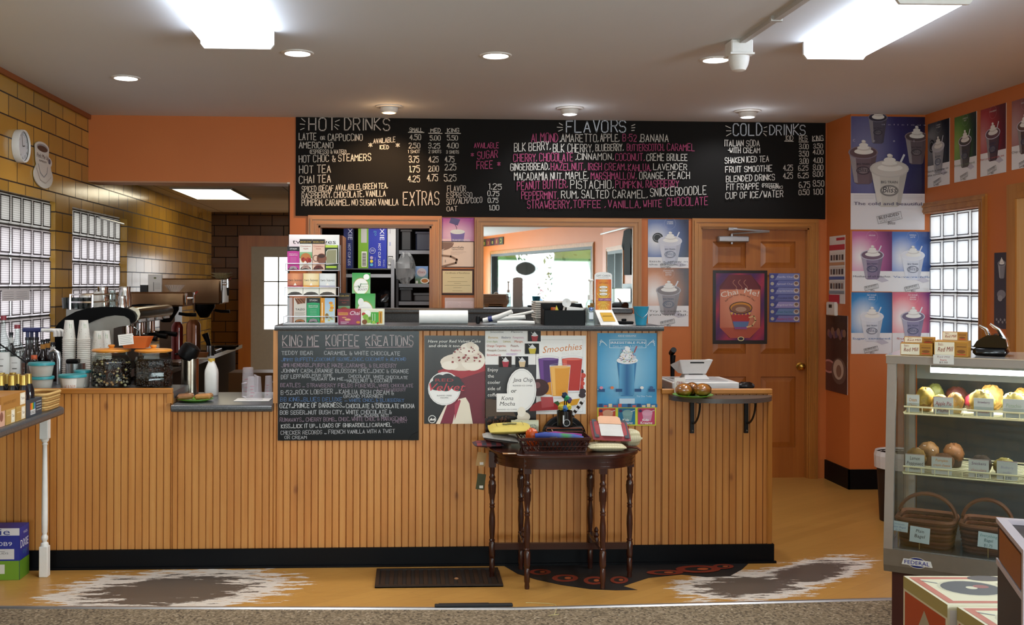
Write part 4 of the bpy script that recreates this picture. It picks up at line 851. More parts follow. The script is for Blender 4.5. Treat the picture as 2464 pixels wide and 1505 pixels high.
def darkchalk(a):
    a.bg(lambda x, y: mixc('#3c3a44', '#4a4650', y), 2, 4); frappe(a, .5, .06, .34, .5, '#8d8c92', '#a5a4aa', '#77767c', None, True, None); a.ell(.5, .55, .28, .06, '#8a8890'); a.ell(.42, .6, .16, .04, '#a09ea4')
    for i in range(6): a.ell(.2+.13*i, .88+.03*(i % 2), .06, .018, '#9a989e')
sidesheet('poster', 'tall narrow grey drinks poster between the block window and wooden door frame', 'poster', XR, ry_(2394), ry_(2431), atX(2412, 792, XR).z, atX(2412, 608, XR).z, -1, darkchalk)

# door posters, certificates
def chai(a):
    a.bg(lambda x, y: mixc('#b0304a', '#4a1f5c', abs(math.sin(x*6+y*5))), 10, 14, .055, .04, .945, .95); a.poly([(.3, .06), (.7, .06), (.88, .22), (.88, .76), (.7, .92), (.3, .92), (.12, .76), (.12, .22)], '#5a1c2a')
    a.bg(lambda x, y: mixc('#f0a582', '#b04a34', ddist(x, y, .5, .45)*1.6), 8, 10, .13, .26, .87, .78); a.poly([(.13, .78), (.87, .78), (.68, .92), (.32, .92)], '#b5523c'); a.poly([(.3, .06), (.7, .06), (.86, .26), (.14, .26)], '#6a2530')
    for k in range(3): a.line([(.4+.1*k+.035*math.sin(t*.9), .27-.02*t) for t in range(8)], .004, '#c98a72')
    a.text('Chai', .31, .345, .075, '#f3e6da', w=.32, rot=-.22, bold=.002); a.text('Me!', .7, .33, .075, '#f3e6da', w=.27, rot=.24, bold=.002)
    for i, q in enumerate('Refresh Your Body and Soul'):
        t = math.pi*(1.14-.0+.0)+i*.113*.62; an = math.pi*(1.2)+(i/25)*math.pi*.6; a.text(q, .5+.31*math.cos(an), .54+.2*math.sin(an), .024, '#3a1a1a', rot=an+math.pi/2)
    a.poly([(.3, .51), (.72, .51), (.62, .8), (.4, .8)], '#8d4a86'); a.poly([(.33, .6), (.69, .6), (.66, .69), (.36, .69)], '#b5342c'); a.poly([(.36, .7), (.66, .7), (.63, .77), (.39, .77)], '#5a78a8')
    for i in range(6): a.poly([(.31+.065*i, .57), (.375+.065*i, .57), (.343+.065*i, .61)], '#e2b45a')
    a.ell(.51, .51, .21, .085, '#2a1c18'); a.ell(.51, .51, .195, .075, '#d08a34'); a.ell(.51, .525, .175, .062, '#8a5a42'); a.ell(.51, .53, .1, .035, '#b9937c')
    a.line([(.66, .64), (.75, .62), (.78, .68), (.72, .75), (.62, .77)], .012, '#e0b884'); a.ell(.51, .93, .06, .03, '#e8d8a0'); a.ell(.51, .93, .045, .02, '#2a2430')
poster('poster', 'dark bordered Chai Me! poster with a steaming mug on the wooden door', 'poster', YB+.045, (1715, 651, 1846, 828), chai, '#141013', m=GLP)
def chailist(a):
    for i, (q, col) in enumerate((('Vanilla Chai', '#e4e2ee'), ('Spiced Chai', '#e4e2ee'), ('No Sugar Added Vanilla Chai', '#e4e2ee'), ('Chocolate Chai', '#3a3450'), ('Gingerbread Chai', '#f0e8f0'), ('Green Tea Chai', '#1f6a6a'), ('Raspberry Chai', '#c03a5a'))):
        y = i/7; a.rect(.01, y+.008, .99, y+.135, ['#7d86bc', '#7078b4', '#8288bc', '#6a70a8', '#9a90c4', '#6f86b4', '#8078b0'][i]); a.poly([(.01, y+.01), (.3, y+.01), (.18, y+.13), (.01, y+.13)], '#4a4f92'); a.ell(.09, y+.07, .06, .035, '#b9b4a8'); a.ell(.88, y+.07, .09, .05, '#cfc0b8'); a.ell(.88, y+.06, .06, .03, '#8a6a5c'); a.text(q, .5, y+.09, .035, col, w=.52)
poster('sign', 'blue and violet list of chai flavors beside the mug poster on the door', 'sign', YB+.045, (1851, 658, 1924, 776), chailist, '#5a5f9a', .004)
def purple(a):
    a.bg(lambda x, y: mixc('#f2d4e6', '#a8529a', ddist(x, y, .45, .75, 1, 1.1)*1.25), 8, 8); a.poly([(.3, -.0), (.58, .08), (.5, .34), (.25, .22)], '#5a5686'); a.line([(.42, .3), (.47, .42), (.47, .5)], .004, '#3a3650'); a.poly([(.28, .6), (.72, .6), (.68, 1), (.32, 1)], '#7d70b0'); a.ell(.5, .6, .22, .1, '#dfe6e6'); a.rect(.0, .9, .3, 1, '#e8c8d0'); a.text('TRANSFORMED', .6, .99, .08, '#eee', w=.55)
poster('poster', 'purple poster of a poured drink right under the menu board', 'poster', YB, (1061, 524, 1141, 581), purple, group='sheets on the wall strip between hatch and mirror')
def serv(a):
    a.rect(.03, .03, .97, .97, '#ead3c2'); a.ell(.03, .05, .36, .3, '#8a6e62', a0=0, a1=math.pi/2); a.poly([(.03, .04), (.38, .04), (.2, .26), (.03, .32)], '#8a6e62'); a.text('ServSafe', .5, .27, .08, '#2a2422', w=.36, bold=.001); a.text('CERTIFICATION', .5, .34, .04, '#4a4240', w=.34)
    a.line([(.05, .55), (.3, .58), (.48, .7), (.45, .83), (.05, .97)], .016, '#8a6e5c'); a.text('2', .14, .8, .09, '#3a3230')
    for i in range(3): a.line([(.3, .4+.05*i), (.75-.1*i, .4+.05*i)], .0014, '#a58f84')
poster('certificate', 'pinkish food safety certificate with a brown curve, under the purple poster', 'certificate', YB, (1060, 581, 1142, 644), serv, '#3a3432')
def cert(a):
    a.rect(.03, .04, .97, .95, '#7a4a3a'); a.rect(.05, .07, .95, .92, '#e4d4a8'); a.text('Certificate of Excellence', .5, .18, .07, '#6a5a3a', w=.74)
    for i, (y, w) in enumerate(((.33, .4), (.48, .6), (.55, .2), (.63, .78), (.72, .25), (.84, .3))): a.line([(.5-w/2, y), (.5+w/2, y)], .0016, '#7a6a48')
poster('certificate', 'framed cream certificate of excellence, lowest framed sheet beside the hatch', 'certificate', YB, (1061, 648, 1140, 710), cert, '#1d1a18', .008)
def notes(a):
    a.rect(.02, .3, .98, .98, '#e2c8c8')
    for i in range(7): a.line([(.08, .4+.08*i), (.45+.05*(i % 3), .4+.08*i)], .001, '#a58a8c'); a.line([(.55, .4+.08*i), (.92-.05*(i % 2), .4+.08*i)], .001, '#a58a8c')
poster('plastic_sleeve', 'clear plastic sleeve with a pink sheet hanging under the certificates', 'sleeve', YB, (1070, 717, 1141, 746), notes, '#c9a9a4', m=GLP)

# ---------------------------------------------------------------- sheets on the counter front
G5 = 'posters on the counter front'
BOARDM = prn(.22, 0, .3)
mb, a, loc = flat('board', YC, 669, 797, 1008, 1060, '#0c0e12', .006, BOARDM)
f7 = cr(660, 780, 4.738); GW, BL, PU = '#a9a9ad', '#4f6c98', '#8a7686'
for w in [('KING ME', 95, 252, 510, 125, '#b5a3a6', .005), ('KOFFEE', 590, 252, 965, 125, '#b5a3a6', .005), ('KREATIONS', 1045, 248, 1585, 115, '#b5a3a6', .005), ('TEDDY BEAR', 85, 352, 440, 42, GW, .003), ('CARAMEL & WHITE CHOCOLATE', 568, 352, 1435, 42, GW, .003, 358),
          ('JIMMY BUFFETT...COCONUT GROVE...CHOC. COCONUT & ALMOND', 80, 425, 1500, 38, BL, .003, 420), ('JIMI HENDRIX...PURPLE HAZE...CARAMEL & BLKBERRY', 80, 490, 1395, 42, PU, .003, 498), ('JOHNNY CASH...ORANGE BLOSSOM SPEC...CHOC & ORANGE', 78, 553, 1530, 42, GW, .003, 560),
          ('DEF LEPPARD..', 78, 630, 420, 45, GW, .003, 612), ('POUR SOME', 430, 600, 660, 30, GW, .0025), ('SUGAR ON ME...', 425, 643, 820, 33, GW, .003), ('CHOCOLATE  WHITE CHOCOLATE', 845, 612, 1520, 33, GW, .0027, 628), ('HAZELNUT & COCONUT', 830, 665, 1350, 38, GW, .0028),
          ('BEATLES ... STRAWBERRY FIELDS FOREVER...', 70, 718, 1180, 42, PU, .003, 725), ('WHITE CHOCOLATE', 1190, 720, 1580, 35, PU, .003), ('& STRAWBERRY', 1170, 768, 1500, 33, PU, .0025), ('B-52...ROCK LOBSTER ...', 75, 808, 720, 50, GW, .003, 792), ('KAHLUA IRISH CREAM &', 740, 795, 1365, 48, GW, .003, 808), ('GRAND MARNIER', 790, 842, 1240, 34, GW, .0028),
          ('BB KING...BLUES DELUXE ...', 70, 882, 830, 46, BL, .003), ('WHITE CHOC. & BLUEBERRY', 855, 888, 1480, 36, BL, .003), ('OZZY...PRINCE OF DARKNESS...', 65, 958, 800, 52, '#c4c4c6', .0034, 950), ('CHOCOLATE & CHOCOLATE MOCHA', 820, 958, 1595, 46, '#c4c4c6', .0034), ('MORE', 1145, 920, 1230, 20, GW, .0022),
          ('BOB SEGER...NUT BUSH CITY.. WHITE CHOCOLATE &', 65, 1032, 1340, 45, '#b5b5ba', .003, 1025), ('MACADAMIA NUT', 920, 1062, 1310, 32, GW, .0028), ('RUNAWAYS... CHERRY BOMB... CHOC, WHITE CHOC & MARASCHINO', 65, 1115, 1505, 44, PU, .003, 1100), ('CHERRY', 1350, 1128, 1515, 34, PU, .0025),
          ('KISS...LICK IT UP... LOADS OF GHIRARDELLI CARAMEL', 80, 1188, 1340, 42, '#c4c4c6', .0032, 1168), ('CHECKER RECORDS ... FRENCH VANILLA WITH A TWIST', 75, 1262, 1375, 42, GW, .003, 1240), ('OR CREAM', 118, 1310, 370, 34, GW, .003)]: chx(f7, *w)
for w in ((95, 265, 515, 262), (590, 280, 970, 272), (1050, 268, 1570, 262)): lnx(f7, *w, '#8a7478', .004)
a.poly([(1, .92), (1, 1), (.93, 1), (.95, .95)], '#0c0c0c'); mb.cyl(.006, 0, .004, c('#cfcfcf', .3, .6), (0, 0, 0)) if 0 else None
mb.build('chalkboard', loc=loc, sm=0, label='square glossy black chalkboard of special coffees on the counter front', cat='chalkboard')
def redvelvet(a):
    a.bg(lambda x, y: mixc('#3a3634', '#1c1a1b', y+.3*math.sin(9*x)), 6, 8); a.poly([(.22, .4), (.48, .34), (1, .3), (1, .98), (.6, 1), (.4, .8)], '#a32a34'); a.poly([(.55, .5), (1, .4), (1, 1), (.6, 1)], '#6d1c2c')
    for i, (x, y, rx_, ry2) in enumerate(((.62, .3, .36, .1), (.86, .28, .2, .12), (.7, .22, .24, .09), (.74, .15, .16, .07), (.76, .11, .07, .04), (.42, .34, .14, .05))): a.ell(x if x+rx_ < 1 else 1-rx_, y, rx_, ry2, '#efe6d8' if i % 2 else '#e2d6c6')
    for i in range(34): a.ell(R.uniform(.42, .95), R.uniform(.13, .3), R.uniform(.006, .022), R.uniform(.004, .012), '#8a2428')
    a.text('Have your Red Velvet Cake', .49, .078, .032, '#f0eee8', w=.86, sh=.18, bold=.0008); a.text('and drink it too.', .33, .13, .032, '#f0eee8', w=.52, sh=.18, bold=.0008)
    a.poly([(.2, .99), (.36, .78), (.5, .74), (.62, .72), (.5, 1)], '#7a1c34'); a.poly([(.34, .8), (.38, .78), (.26, 1), (.19, 1)], '#e9dccb'); a.poly([(.46, 1), (.56, .72), (.68, .7), (.74, .77), (.8, 1)], '#e6dcc8'); a.poly([(.5, .78), (.58, .72), (.6, .74), (.5, .96)], '#a5344a')
    a.ell(.33, .6, .27, .19, '#efeeec'); a.ring(.33, .6, .255, .178, .0012, '#888')
    for x, y in ((.25, .5), (.38, .49), (.5, .52), (.2, .56), (.35, .57), (.55, .57)): a.ell(x, y, .11, .06, '#2b2b2e')
    a.text('RED', .33, .52, .035, '#a8343c', w=.3); a.text('Velvet', .34, .625, .09, '#c8404a', w=.62, sh=.4); a.text('BLENDED CREME', .33, .685, .013, '#555', w=.24); a.text('FRAPPE', .33, .71, .013, '#555', w=.13)
    a.ell(.13, .945, .065, .045, '#e8e6e2'); a.ell(.13, .945, .055, .037, '#2c2a2c'); a.poly([(.08, .96), (.12, .93), (.14, .95), (.17, .93), (.185, .96)], '#e8e6e2')
poster('poster', 'dark Red Velvet cake drink poster right of the square chalkboard', 'poster', YC, (1021, 808, 1167, 1020), redvelvet, m=GLP, group=G5)
def java(a):
    a.bg(lambda x, y: mixc('#3a3a3c', '#221a16', y*1.2), 4, 8)
    for i in range(150): a.ell(R.uniform(.0, .46), R.uniform(.62, .99), R.uniform(.018, .03), R.uniform(.012, .02), R.choice(['#3a221a', '#57352a', '#2a1812', '#6d4636', '#1c100c']), n=9)
    a.poly([(0, .4), (.25, .42), (.48, .5), (.6, .62), (.4, .6), (0, .62)], '#4a3626')
    for i, q in enumerate(('Enjoy', 'the', 'cooler', 'side of', 'coffee.')): a.text(q, .035, .075+.075*i, .042, '#e8e6e2', al='l', bold=.0006)
    a.ell(.7, .3, .29, .26, '#efedea'); a.ring(.7, .3, .265, .24, .0012, '#999'); a.text('Java Chip', .72, .2, .05, '#333', w=.38, sh=.2); a.text('BLENDED ICE COFFEE', .72, .255, .018, '#666', w=.38); a.text('or', .54, .33, .05, '#222', sh=.2, bold=.0008)
    a.rect(.21, .34, .64, .56, '#f1efec'); a.text('Kona', .42, .42, .05, '#333', sh=.2); a.text('Mocha', .42, .485, .05, '#333', sh=.2); a.text('BLENDED ICE COFFEE', .42, .54, .016, '#777', w=.38)
    a.poly([(.42, .83), (1, .83), (1, 1), (.48, 1)], '#6a4a34'); a.ell(.72, .84, .27, .06, '#8a6a50')
    for i, (x, y, q) in enumerate(((.7, .82, .26), (.62, .76, .2), (.8, .76, .2), (.7, .7, .19), (.74, .62, .13), (.7, .56, .08))): a.ell(x, y, q, .06, '#efe6d6' if i % 2 else '#e2d6c2')
poster('poster', 'dark Java Chip or Kona Mocha poster with coffee beans behind the side table', 'poster', YC, (1168, 878, 1290, 1078), java, m=GLP, group=G5)
def flav(a):
    a.text('Smoothie', .23, .055, .05, '#222', w=.26, sh=.15); a.text('Flavors', .62, .05, .05, '#222', w=.22, sh=.15)
    for (q, x, y, w, col) in (('Banana,', .16, .22, .2, '#c9a24a'), ('Blueberry', .41, .22, .18, '#4a4a6a'), ('Pomegranate,', .65, .22, .22, '#d09ab0'), ('Green Apple,', .14, .34, .22, '#b9c49a'), ('Lemon,', .43, .34, .15, '#c4b45a'), ('Mango,', .66, .34, .17, '#d0622a'), ('Orange Tangerine,', .22, .47, .38, '#c8583a'), ('Peach,', .58, .47, .16, '#8a4a3a'), ('Pineapple Coconut,', .23, .6, .38, '#8a6a4a'), ('Raspberry', .6, .6, .2, '#d58a9a'), ('Strawberry', .17, .74, .28, '#c03a3a'), ('WILDBERRY', .52, .72, .22, '#b890c8')):
        a.text(q, x, y, .065, col, w=w, sh=.15)
poster('paper_sheet', 'white handwritten sheet of smoothie flavors taped above the coffee bean poster', 'sheet', YC, (1167, 797, 1290, 878), flav, group=G5)
for (b_, bg_, dr, l) in (((1270, 797, 1301, 822), '#1c1a1c', '#a8343c', 'red drink'), ((1263, 827, 1297, 852), '#14140f', '#c9b43a', 'yellow drink'), ((1200, 858, 1231, 884), '#241612', '#a83a48', 'dark pink drink, left of the lower two,'), ((1240, 858, 1271, 884), '#14161c', '#d8bf98', 'pale drink, right of the lower two,')):
    poster('photo_print', 'small photo of a %s on the flavor sheet' % l, 'photo', YC-.004, b_, lambda a, bg_=bg_, dr=dr: (a.rect(0, 0, 1, 1, bg_), a.poly([(.25, .45), (.8, .45), (.72, .98), (.35, .98)], dr), a.line([(.25, .1), (.45, .4)], .002, '#ddd'), curl(a, .53, .42, .5, .36, '#e6e6e6', '#bcbcc0')), group='photo prints on the smoothie flavor sheet')
def smooth(a):
    a.rect(.06, .05, .94, .97, '#d4d2d0'); a.rect(.066, .055, .934, .965, '#f1f0ee'); a.text('Smoothies', .52, .2, .085, '#d07a32', w=.78, sh=.3, rot=-.09); a.text('REAL FRUIT', .7, .245, .03, '#e4e2e0', w=.36)
    def tum(cx, y0, y1, w, col, lt):
        a.poly([(cx-w/2, y0), (cx+w/2, y0), (cx+w*.36, y1), (cx-w*.36, y1)], '#dfdde0'); a.poly([(cx-w*.48, y0+.02), (cx+w*.48, y0+.02), (cx+w*.35, y1-.02), (cx-w*.35, y1-.02)], col); a.poly([(cx-w*.44, y0+.03), (cx-w*.25, y0+.03), (cx-w*.2, y1-.03), (cx-w*.32, y1-.03)], lt); a.ell(cx, y0+.02, w*.48, .018, lt); a.ring(cx, y0, w*.5, .02, .0014, '#b5b5ba')
    for i in range(7): a.ell(.9+R.uniform(-.06, .06), .46+.05*i, .07, .035, R.choice(['#b5342c', '#c9483a', '#7a9a3a', '#3a2a30']))
    tum(.25, .28, .68, .42, '#4a2468', '#6a3a8a'); tum(.72, .28, .72, .42, '#b8342c', '#d85a48')
    for x, y, q in ((.3, .64, .11), (.24, .7, .1), (.34, .71, .1)): a.ell(x, y, q, .05, R.choice(['#d8902a', '#e2a844']))
    tum(.48, .38, .79, .42, '#e09a34', '#f0b860'); a.poly([(.42, .86), (.62, .82), (.88, .8), (.82, .88), (.6, .9)], '#dfa028'); a.poly([(.36, .85), (.44, .83), (.5, .89), (.4, .9)], '#3a5a34')
    a.ell(.18, .96, .3, .13, '#a8282c', a0=math.pi, a1=2*math.pi); a.poly([(.1, .78), (.34, .78), (.36, .9), (.12, .92)], '#b8484c'); a.ell(.06, .66, .2, .11, '#3a1418'); a.ell(.03, .63, .06, .04, '#7a4a4c')
poster('poster', 'white Smoothies poster with purple, orange and red drinks', 'poster', YC, (1289, 808, 1410, 997), smooth, m=GLP, group=G5)
def kidz(a):
    a.bg(lambda x, y: mixc('#9fd2ea', '#3a94c4', ddist(x, y, .5, .5, 1.2, 1)*1.6), 8, 10); a.text('KIDZ KREAMZ', .5, .05, .026, '#e2ecf0', w=.3, bold=.0008)
    a.rect(.2, .09, .82, .2, '#d5e6ee'); a.rect(.208, .096, .812, .194, '#4a9cc8'); a.text('IRRESISTIBLE FUN', .51, .145, .032, '#eef4f6', w=.58, bold=.0008); a.text('Cool, Creamy & Delicious', .51, .185, .02, '#d8e8ee', w=.5)
    for s_ in (-1, 1):
        for i in range(3): a.line([(.5+s_*.34, .17), (.5+s_*(.38+.03*i), .13-.02*i), (.5+s_*.46, .11+.03*i)], .003, '#cfe4ee')
    a.poly([(.33, .38), (.66, .38), (.6, .85), (.4, .85)], '#2f78ac'); a.bg(lambda x, y: mixc('#1f5f96', '#6ab4da', abs(x-.5)*6), 6, 2, .37, .42, .62, .84)
    a.line([(.62, .26), (.66, .18)], .006, '#b03a48'); curl(a, .5, .37, .36, .2, '#eef0f4', '#c9d2dc', 4)
    for i in range(60): a.ell(R.uniform(.36, .64), R.uniform(.22, .39), .008, .006, R.choice(['#b04a5a', '#4a5a9a', '#d8b04a', '#5a9a6a']), n=6)
    for i in range(4): a.rect(.0+.01*i, .755, .12, .765, '#e8f0f4'); 
    for x in (.01, .3, .62, .85): a.rect(x, .75, x+.11, .79, '#1f4a7a')
    for i, x in enumerate((.06, .24, .74, .9)): a.ell(x, .735, .03, .02, ['#d58aa0', '#d8784a', '#e8e4e0', '#3a5a8a'][i])
    a.text('Try One Today', .78, .86, .022, '#cfe2ea', w=.26); a.rect(.36, .88, .62, .95, '#bcd4e4'); a.rect(0, .955, 1, 1, '#2a6aa0')
    for i in range(12): a.rect(.02+.08*i, .95+.02*(i % 2), .08+.08*i, .995, R.choice(['#1c3f6a', '#c9584a', '#d8c4a0', '#3a6a9a', '#8a4a5a']))
poster('poster', 'bright blue Irresistible Fun milkshake poster on the counter front', 'poster', YC, (1437, 802, 1580, 980), kidz, m=GLP, group=G5)
def cards(a):
    for i, (bc, cc) in enumerate((('#c8482e', '#e0a584'), ('#1f6f94', '#7fa8a8'), ('#c03a62', '#dfa0b8'))):
        x = .02+.335*i; a.rect(x, .08, x+.29, .93, bc); a.poly([(x+.07, .32), (x+.25, .32), (x+.22, .75), (x+.1, .75)], mixc(cc, '#000000', .15)); a.ell(x+.16, .32, .09, .16, cc); a.line([(x+.22, .25), (x+.28, .2)], .003, '#eee'); a.ell(x+.04, .22, .03, .08, '#4a2a5a'); a.text('Kidz', x+.13, .76, .14, '#f4f4f0', bold=.0012); a.text('Kreamz', x+.145, .91, .14, '#f4f4f0', bold=.0012, w=.2)
poster('poster_strip', 'yellow strip of three drink flavor cards under the blue milkshake poster', 'poster', YC, (1437, 979, 1578, 1025), cards, '#d6d83c', group=G5)
# ---------------------------------------------------------------- left: ledge, bottles, jars, espresso machine
def on(u, Y, v=900): return atY(u, v, Y).x
WHT = c('#e6e4e0', .4); BLK3 = c('#0a090b', .4, sp=.15); GLS = glass('#eef4f4', .6); GLSB = glass('#eaf0ee', .5)
zLd = .925; xe = atZ(137, 986, zLd).x; ye = 5.69
lg = T('side_ledge', 'grey laminate ledge running towards the camera along the tiled left wall', 'counter', (XL, ye, 0))
P = [(0, 0), (xe-XL-.09, 0)]+[(xe-XL-.09+.09*math.sin(t), -.09+.09*math.cos(t)) for t in [math.pi/2*i/8 for i in range(1, 9)]]+[(xe-XL, -3.0), (0, -3.0)]
mb = MB(); mb.prism(P[::-1], zLd-.042, zLd-.001, GRANITE, 'z'); mb.build('ledge_top', lg, bev=.012)
pp = atZ(107, 1388, 0)
ps_ = T('ledge_post', 'turned white wooden post holding up the corner of the grey ledge', 'post', pp); h = zLd-.043
mb = MB(); q = .023; mb.box(-q, -q, 0, q, q, .165, WHT, b=.003); mb.box(-q, -q, h-.14, q, q, h, WHT, b=.003)
mb.lathe([(.022, .165), (.02, .18), (.012, .187), (.012, .192), (.017, .2), (.018, .215), (.011, .228), (.015, .24), (.0165, .3), (.0155, .45), (.012, h-.2), (.0115, h-.175), (.016, h-.168), (.011, h-.16), (.02, h-.15), (.022, h-.14)], WHT, n=20); mb.build('post', ps_)

def carton(name, label, cat, loc, w, d, h, cols, rz=0, art=None, side=None, group=None, top=None, top_h=None):
    """printed box standing at loc (middle of its foot); cols = body colour; art draws the front, side the right end"""
    mb = MB(); m = prn(.45); mb.box(-w/2, -d/2, 0, w/2, d/2, h, m, cols)
    if art: art(Art(mb, (-w/2, -d/2, h), (1, 0, 0), (0, 0, 1), w, h, m, d0=.0004))
    if side: side(Art(mb, (w/2, -d/2, h), (0, 1, 0), (0, 0, 1), d, h, m, d0=.0004))
    if top: top(Art(mb, (-w/2, d/2, h), (1, 0, 0), (0, -1, 0)if 0 else (0, 1, 0), w, d, m, d0=.0004))
    return mb.build(name, loc=loc, rz=rz, sm=0, label=label, cat=cat, group=group)
def dx_front(a):
    a.rect(0, 0, 1, .14, '#dfdde0'); a.text('ie', .8, .13, .13, '#2a3a8a', w=.14); a.rect(0, .14, 1, .63, '#2b3590'); a.text('9542DL500B9', .55, .34, .08, '#d8d8e6', w=.7); a.rect(-0, .4, .93, .6, '#d8d6d8'); a.line([(.05, .45), (.8, .45)], .002, '#777'); a.text('NOW WHITE CUP LIDS', .5, .5, .035, '#666', w=.7); a.rect(0, .63, 1, 1, '#6f9a2c'); a.rect(.3, .7, .8, .88, '#d6d8cc')
    for i in range(16): a.rect(.34+.025*i, .72, .345+.025*i+.01*(i % 3)/2, .86, '#222')
def dx_side(a):
    a.rect(0, 0, 1, .12, '#2b3590'); a.rect(0, .12, 1, .63, '#27318c'); a.text('9542DL', .62, .15, .05, '#d8d8e6'); a.text('DIXIE', .5, .4, .16, '#e6e6f0', w=.8, rot=0, bold=.001); a.text('to go', .55, .53, .12, '#3a6a9a', w=.5, sh=.2); a.rect(0, .63, 1, 1, '#5f8a24')
p = atZ(54, 1391, 0); carton('carton', 'blue, white and lime green lid carton on the floor left of the white post', 'carton', (p.x-.19, p.y+.025, .001), .38, .14, .275, '#2b3590', 0, dx_front, dx_side)
# on the ledge (faces turned to the aisle)
def face_x(name, label, cat, u0, u1, vb, hgt, depth, col, art, group=None, X=None, z=None, rz=math.pi/2):
    X = xe-.03 if X is None else X; y0, y1 = atX(u0, vb, X).y, atX(u1, vb, X).y; z = zLd if z is None else z
    return carton(name, label, cat, (X-depth/2, (y0+y1)/2, z), abs(y1-y0)-.004, depth, hgt, col, rz, art, None, group)
def kindb(a):
    for i, q in enumerate(('#d8602a', '#d8a02a', '#3a8a4a', '#3a7ab0')): a.rect(.24+.08*i, .2, .32+.08*i, .68, q)
    a.rect(.24, .6, .56, .9, '#cfd0d0'); a.text('KIND', .4, .85, .17, '#333', w=.28); 
    for i in range(4): a.line([(.62, .2+.17*i), (.93, .2+.17*i)], .004, '#a5aaae')
face_x('snack_bar_box', 'dark slate box of snack bars with coloured stripes on the grey ledge', 'box', 63, 101, 1003, .082, .05, '#39424b', kindb, X=xe-.03)
def taz(col):
    def f(a): a.rect(.55, .1, .95, .95, '#e9dcc0'); a.ell(.75, .5, .14, .32, '#f4ecd8'); a.text('Taza', .75, .6, .2, '#6a4a2a', w=.26, sh=.2); a.rect(.05, .15, .5, .9, mixc(col, '#000000', .12)); a.line([(.1, .4), (.45, .4)], .003, '#e6d2a0')
    return f
face_x('chocolate_box', 'tan box with a cream label on the ledge, directly left of the slate box', 'box', 38, 62, 1012, .07, .15, '#c49a52', taz('#c49a52'), 'tan chocolate boxes on the ledge')
face_x('chocolate_box', 'tan box with a cream label on the ledge, second from the slate box', 'box', 14, 37, 1018, .07, .15, '#c8a05a', taz('#c8a05a'), 'tan chocolate boxes on the ledge')
face_x('chocolate_box', 'open brown display box lying on top of the tan chocolate boxes', 'box', 2, 62, 985, .066, .15, '#b07a3c', lambda a: (a.text("BAKER'S BEST", .35, .6, .2, '#8a5a2a', w=.5), a.rect(.76, .1, .98, .95, '#efe4c8'), a.ell(.87, .5, .09, .34, '#f8f0dc'), a.text('Taza', .87, .58, .2, '#6a4a2a', w=.15)), z=zLd+.0702)
face_x('chocolate_box', 'pale pink box with a portrait print at the left picture edge on the ledge', 'box', -22, 12, 1022, .1, .12, '#d8a890', lambda a: (a.ell(.75, .55, .12, .22, '#8a5a4a'), a.rect(.1, .2, .55, .5, '#c98a78'), a.rect(.1, .6, .55, .85, '#b87868')))
# iced coffee bottles with gold caps
cb = None; GOLD = c('#b99a4e', .35, .7); COFB = c('#15151b', .15, 0, .05, 20, .4)
for i, (u, Y) in enumerate(((2, 5.2), (29, 5.21), (56, 5.22), (15, 5.28), (42, 5.29), (68, 5.3), (4, 5.36), (31, 5.37))):
    loc = (on(u, Y), Y, zLd)
    if cb is None:
        cb = T('iced_coffee_bottle', 'small dark iced coffee bottle with a gold cap in the pack on the ledge', 'bottle', loc, 0, 'iced coffee bottles with gold caps')
        mb = MB(); mb.lathe([(0, 0), (.028, 0), (.0305, .006), (.0305, .1), (.028, .125), (.017, .158), (.0145, .17), (.0145, .175)], COFB, n=18); mb.build('glass_body', cb)
        mb = MB(); mb.lathe([(.0185, .155), (.0175, .172), (.0165, .19), (.0165, .203), (0, .205)], GOLD, n=14); mb.build('cap', cb)
    else: dup(cb, loc)
def basket(name, label, loc, w, d, h, hexs, rz=0, rows=6, flare=1.12, handle=None, group=None, holes=False):
    t_ = T(name, label, 'basket', loc, rz, group); mb = MB(); m1, m2 = c(hexs[0], .7), c(hexs[1], .7)
    def ringpts(k, s_, wav, n=44):
        out = []
        for i in range(n):
            a = 2*math.pi*i/n; ca, sa = math.cos(a), math.sin(a); q = (abs(ca)**5+abs(sa)**5)**(-.2); o_ = 1+wav*(1 if (i+k) % 2 else -1)
            out.append((w/2*ca*q*s_*o_, d/2*sa*q*s_*o_))
        return out
    for k in range(rows):
        f = (k+.5)/rows; s_ = 1+(flare-1)*f; z = h*f; pts = [(x, y, z) for x, y in ringpts(k, s_, .012)]; mb.tube(pts, h/rows*.56, m1 if k % 2 else m2, 5, closed=True)
    for i in range(0, 44, 2):
        a0, a1 = ringpts(0, 1, 0)[i], ringpts(0, flare, 0)[i]; mb.tube([(*a0, .002), (*a1, h)], .0035, m2, 4)
    mb.prism([(x, y) for x, y in ringpts(0, .97, 0)], .002, .008, m2, 'z'); mb.build('woven_body', t_, sm=60)
    mb = MB(); mb.tube([(x, y, h) for x, y in ringpts(0, flare, 0)], h*.06+.003, m1, 6, closed=True); mb.build('rim', t_)
    if handle:
        mb = MB()
        for q in (0, 1): mb.tube([(w/2*flare*math.cos(t), (.008 if q else -.004), h+handle*math.sin(t)) for t in [math.pi*i/14 for i in range(15)]], .008, (m1, m2)[q], 6)
        mb.build('handle', t_)
    return t_
basket('wicker_basket', 'light wicker basket at the far corner of the grey ledge', (on(97, 5.52, 990), 5.52, zLd), .13, .22, .085, ('#c9a466', '#a87f45'), 0, 7)

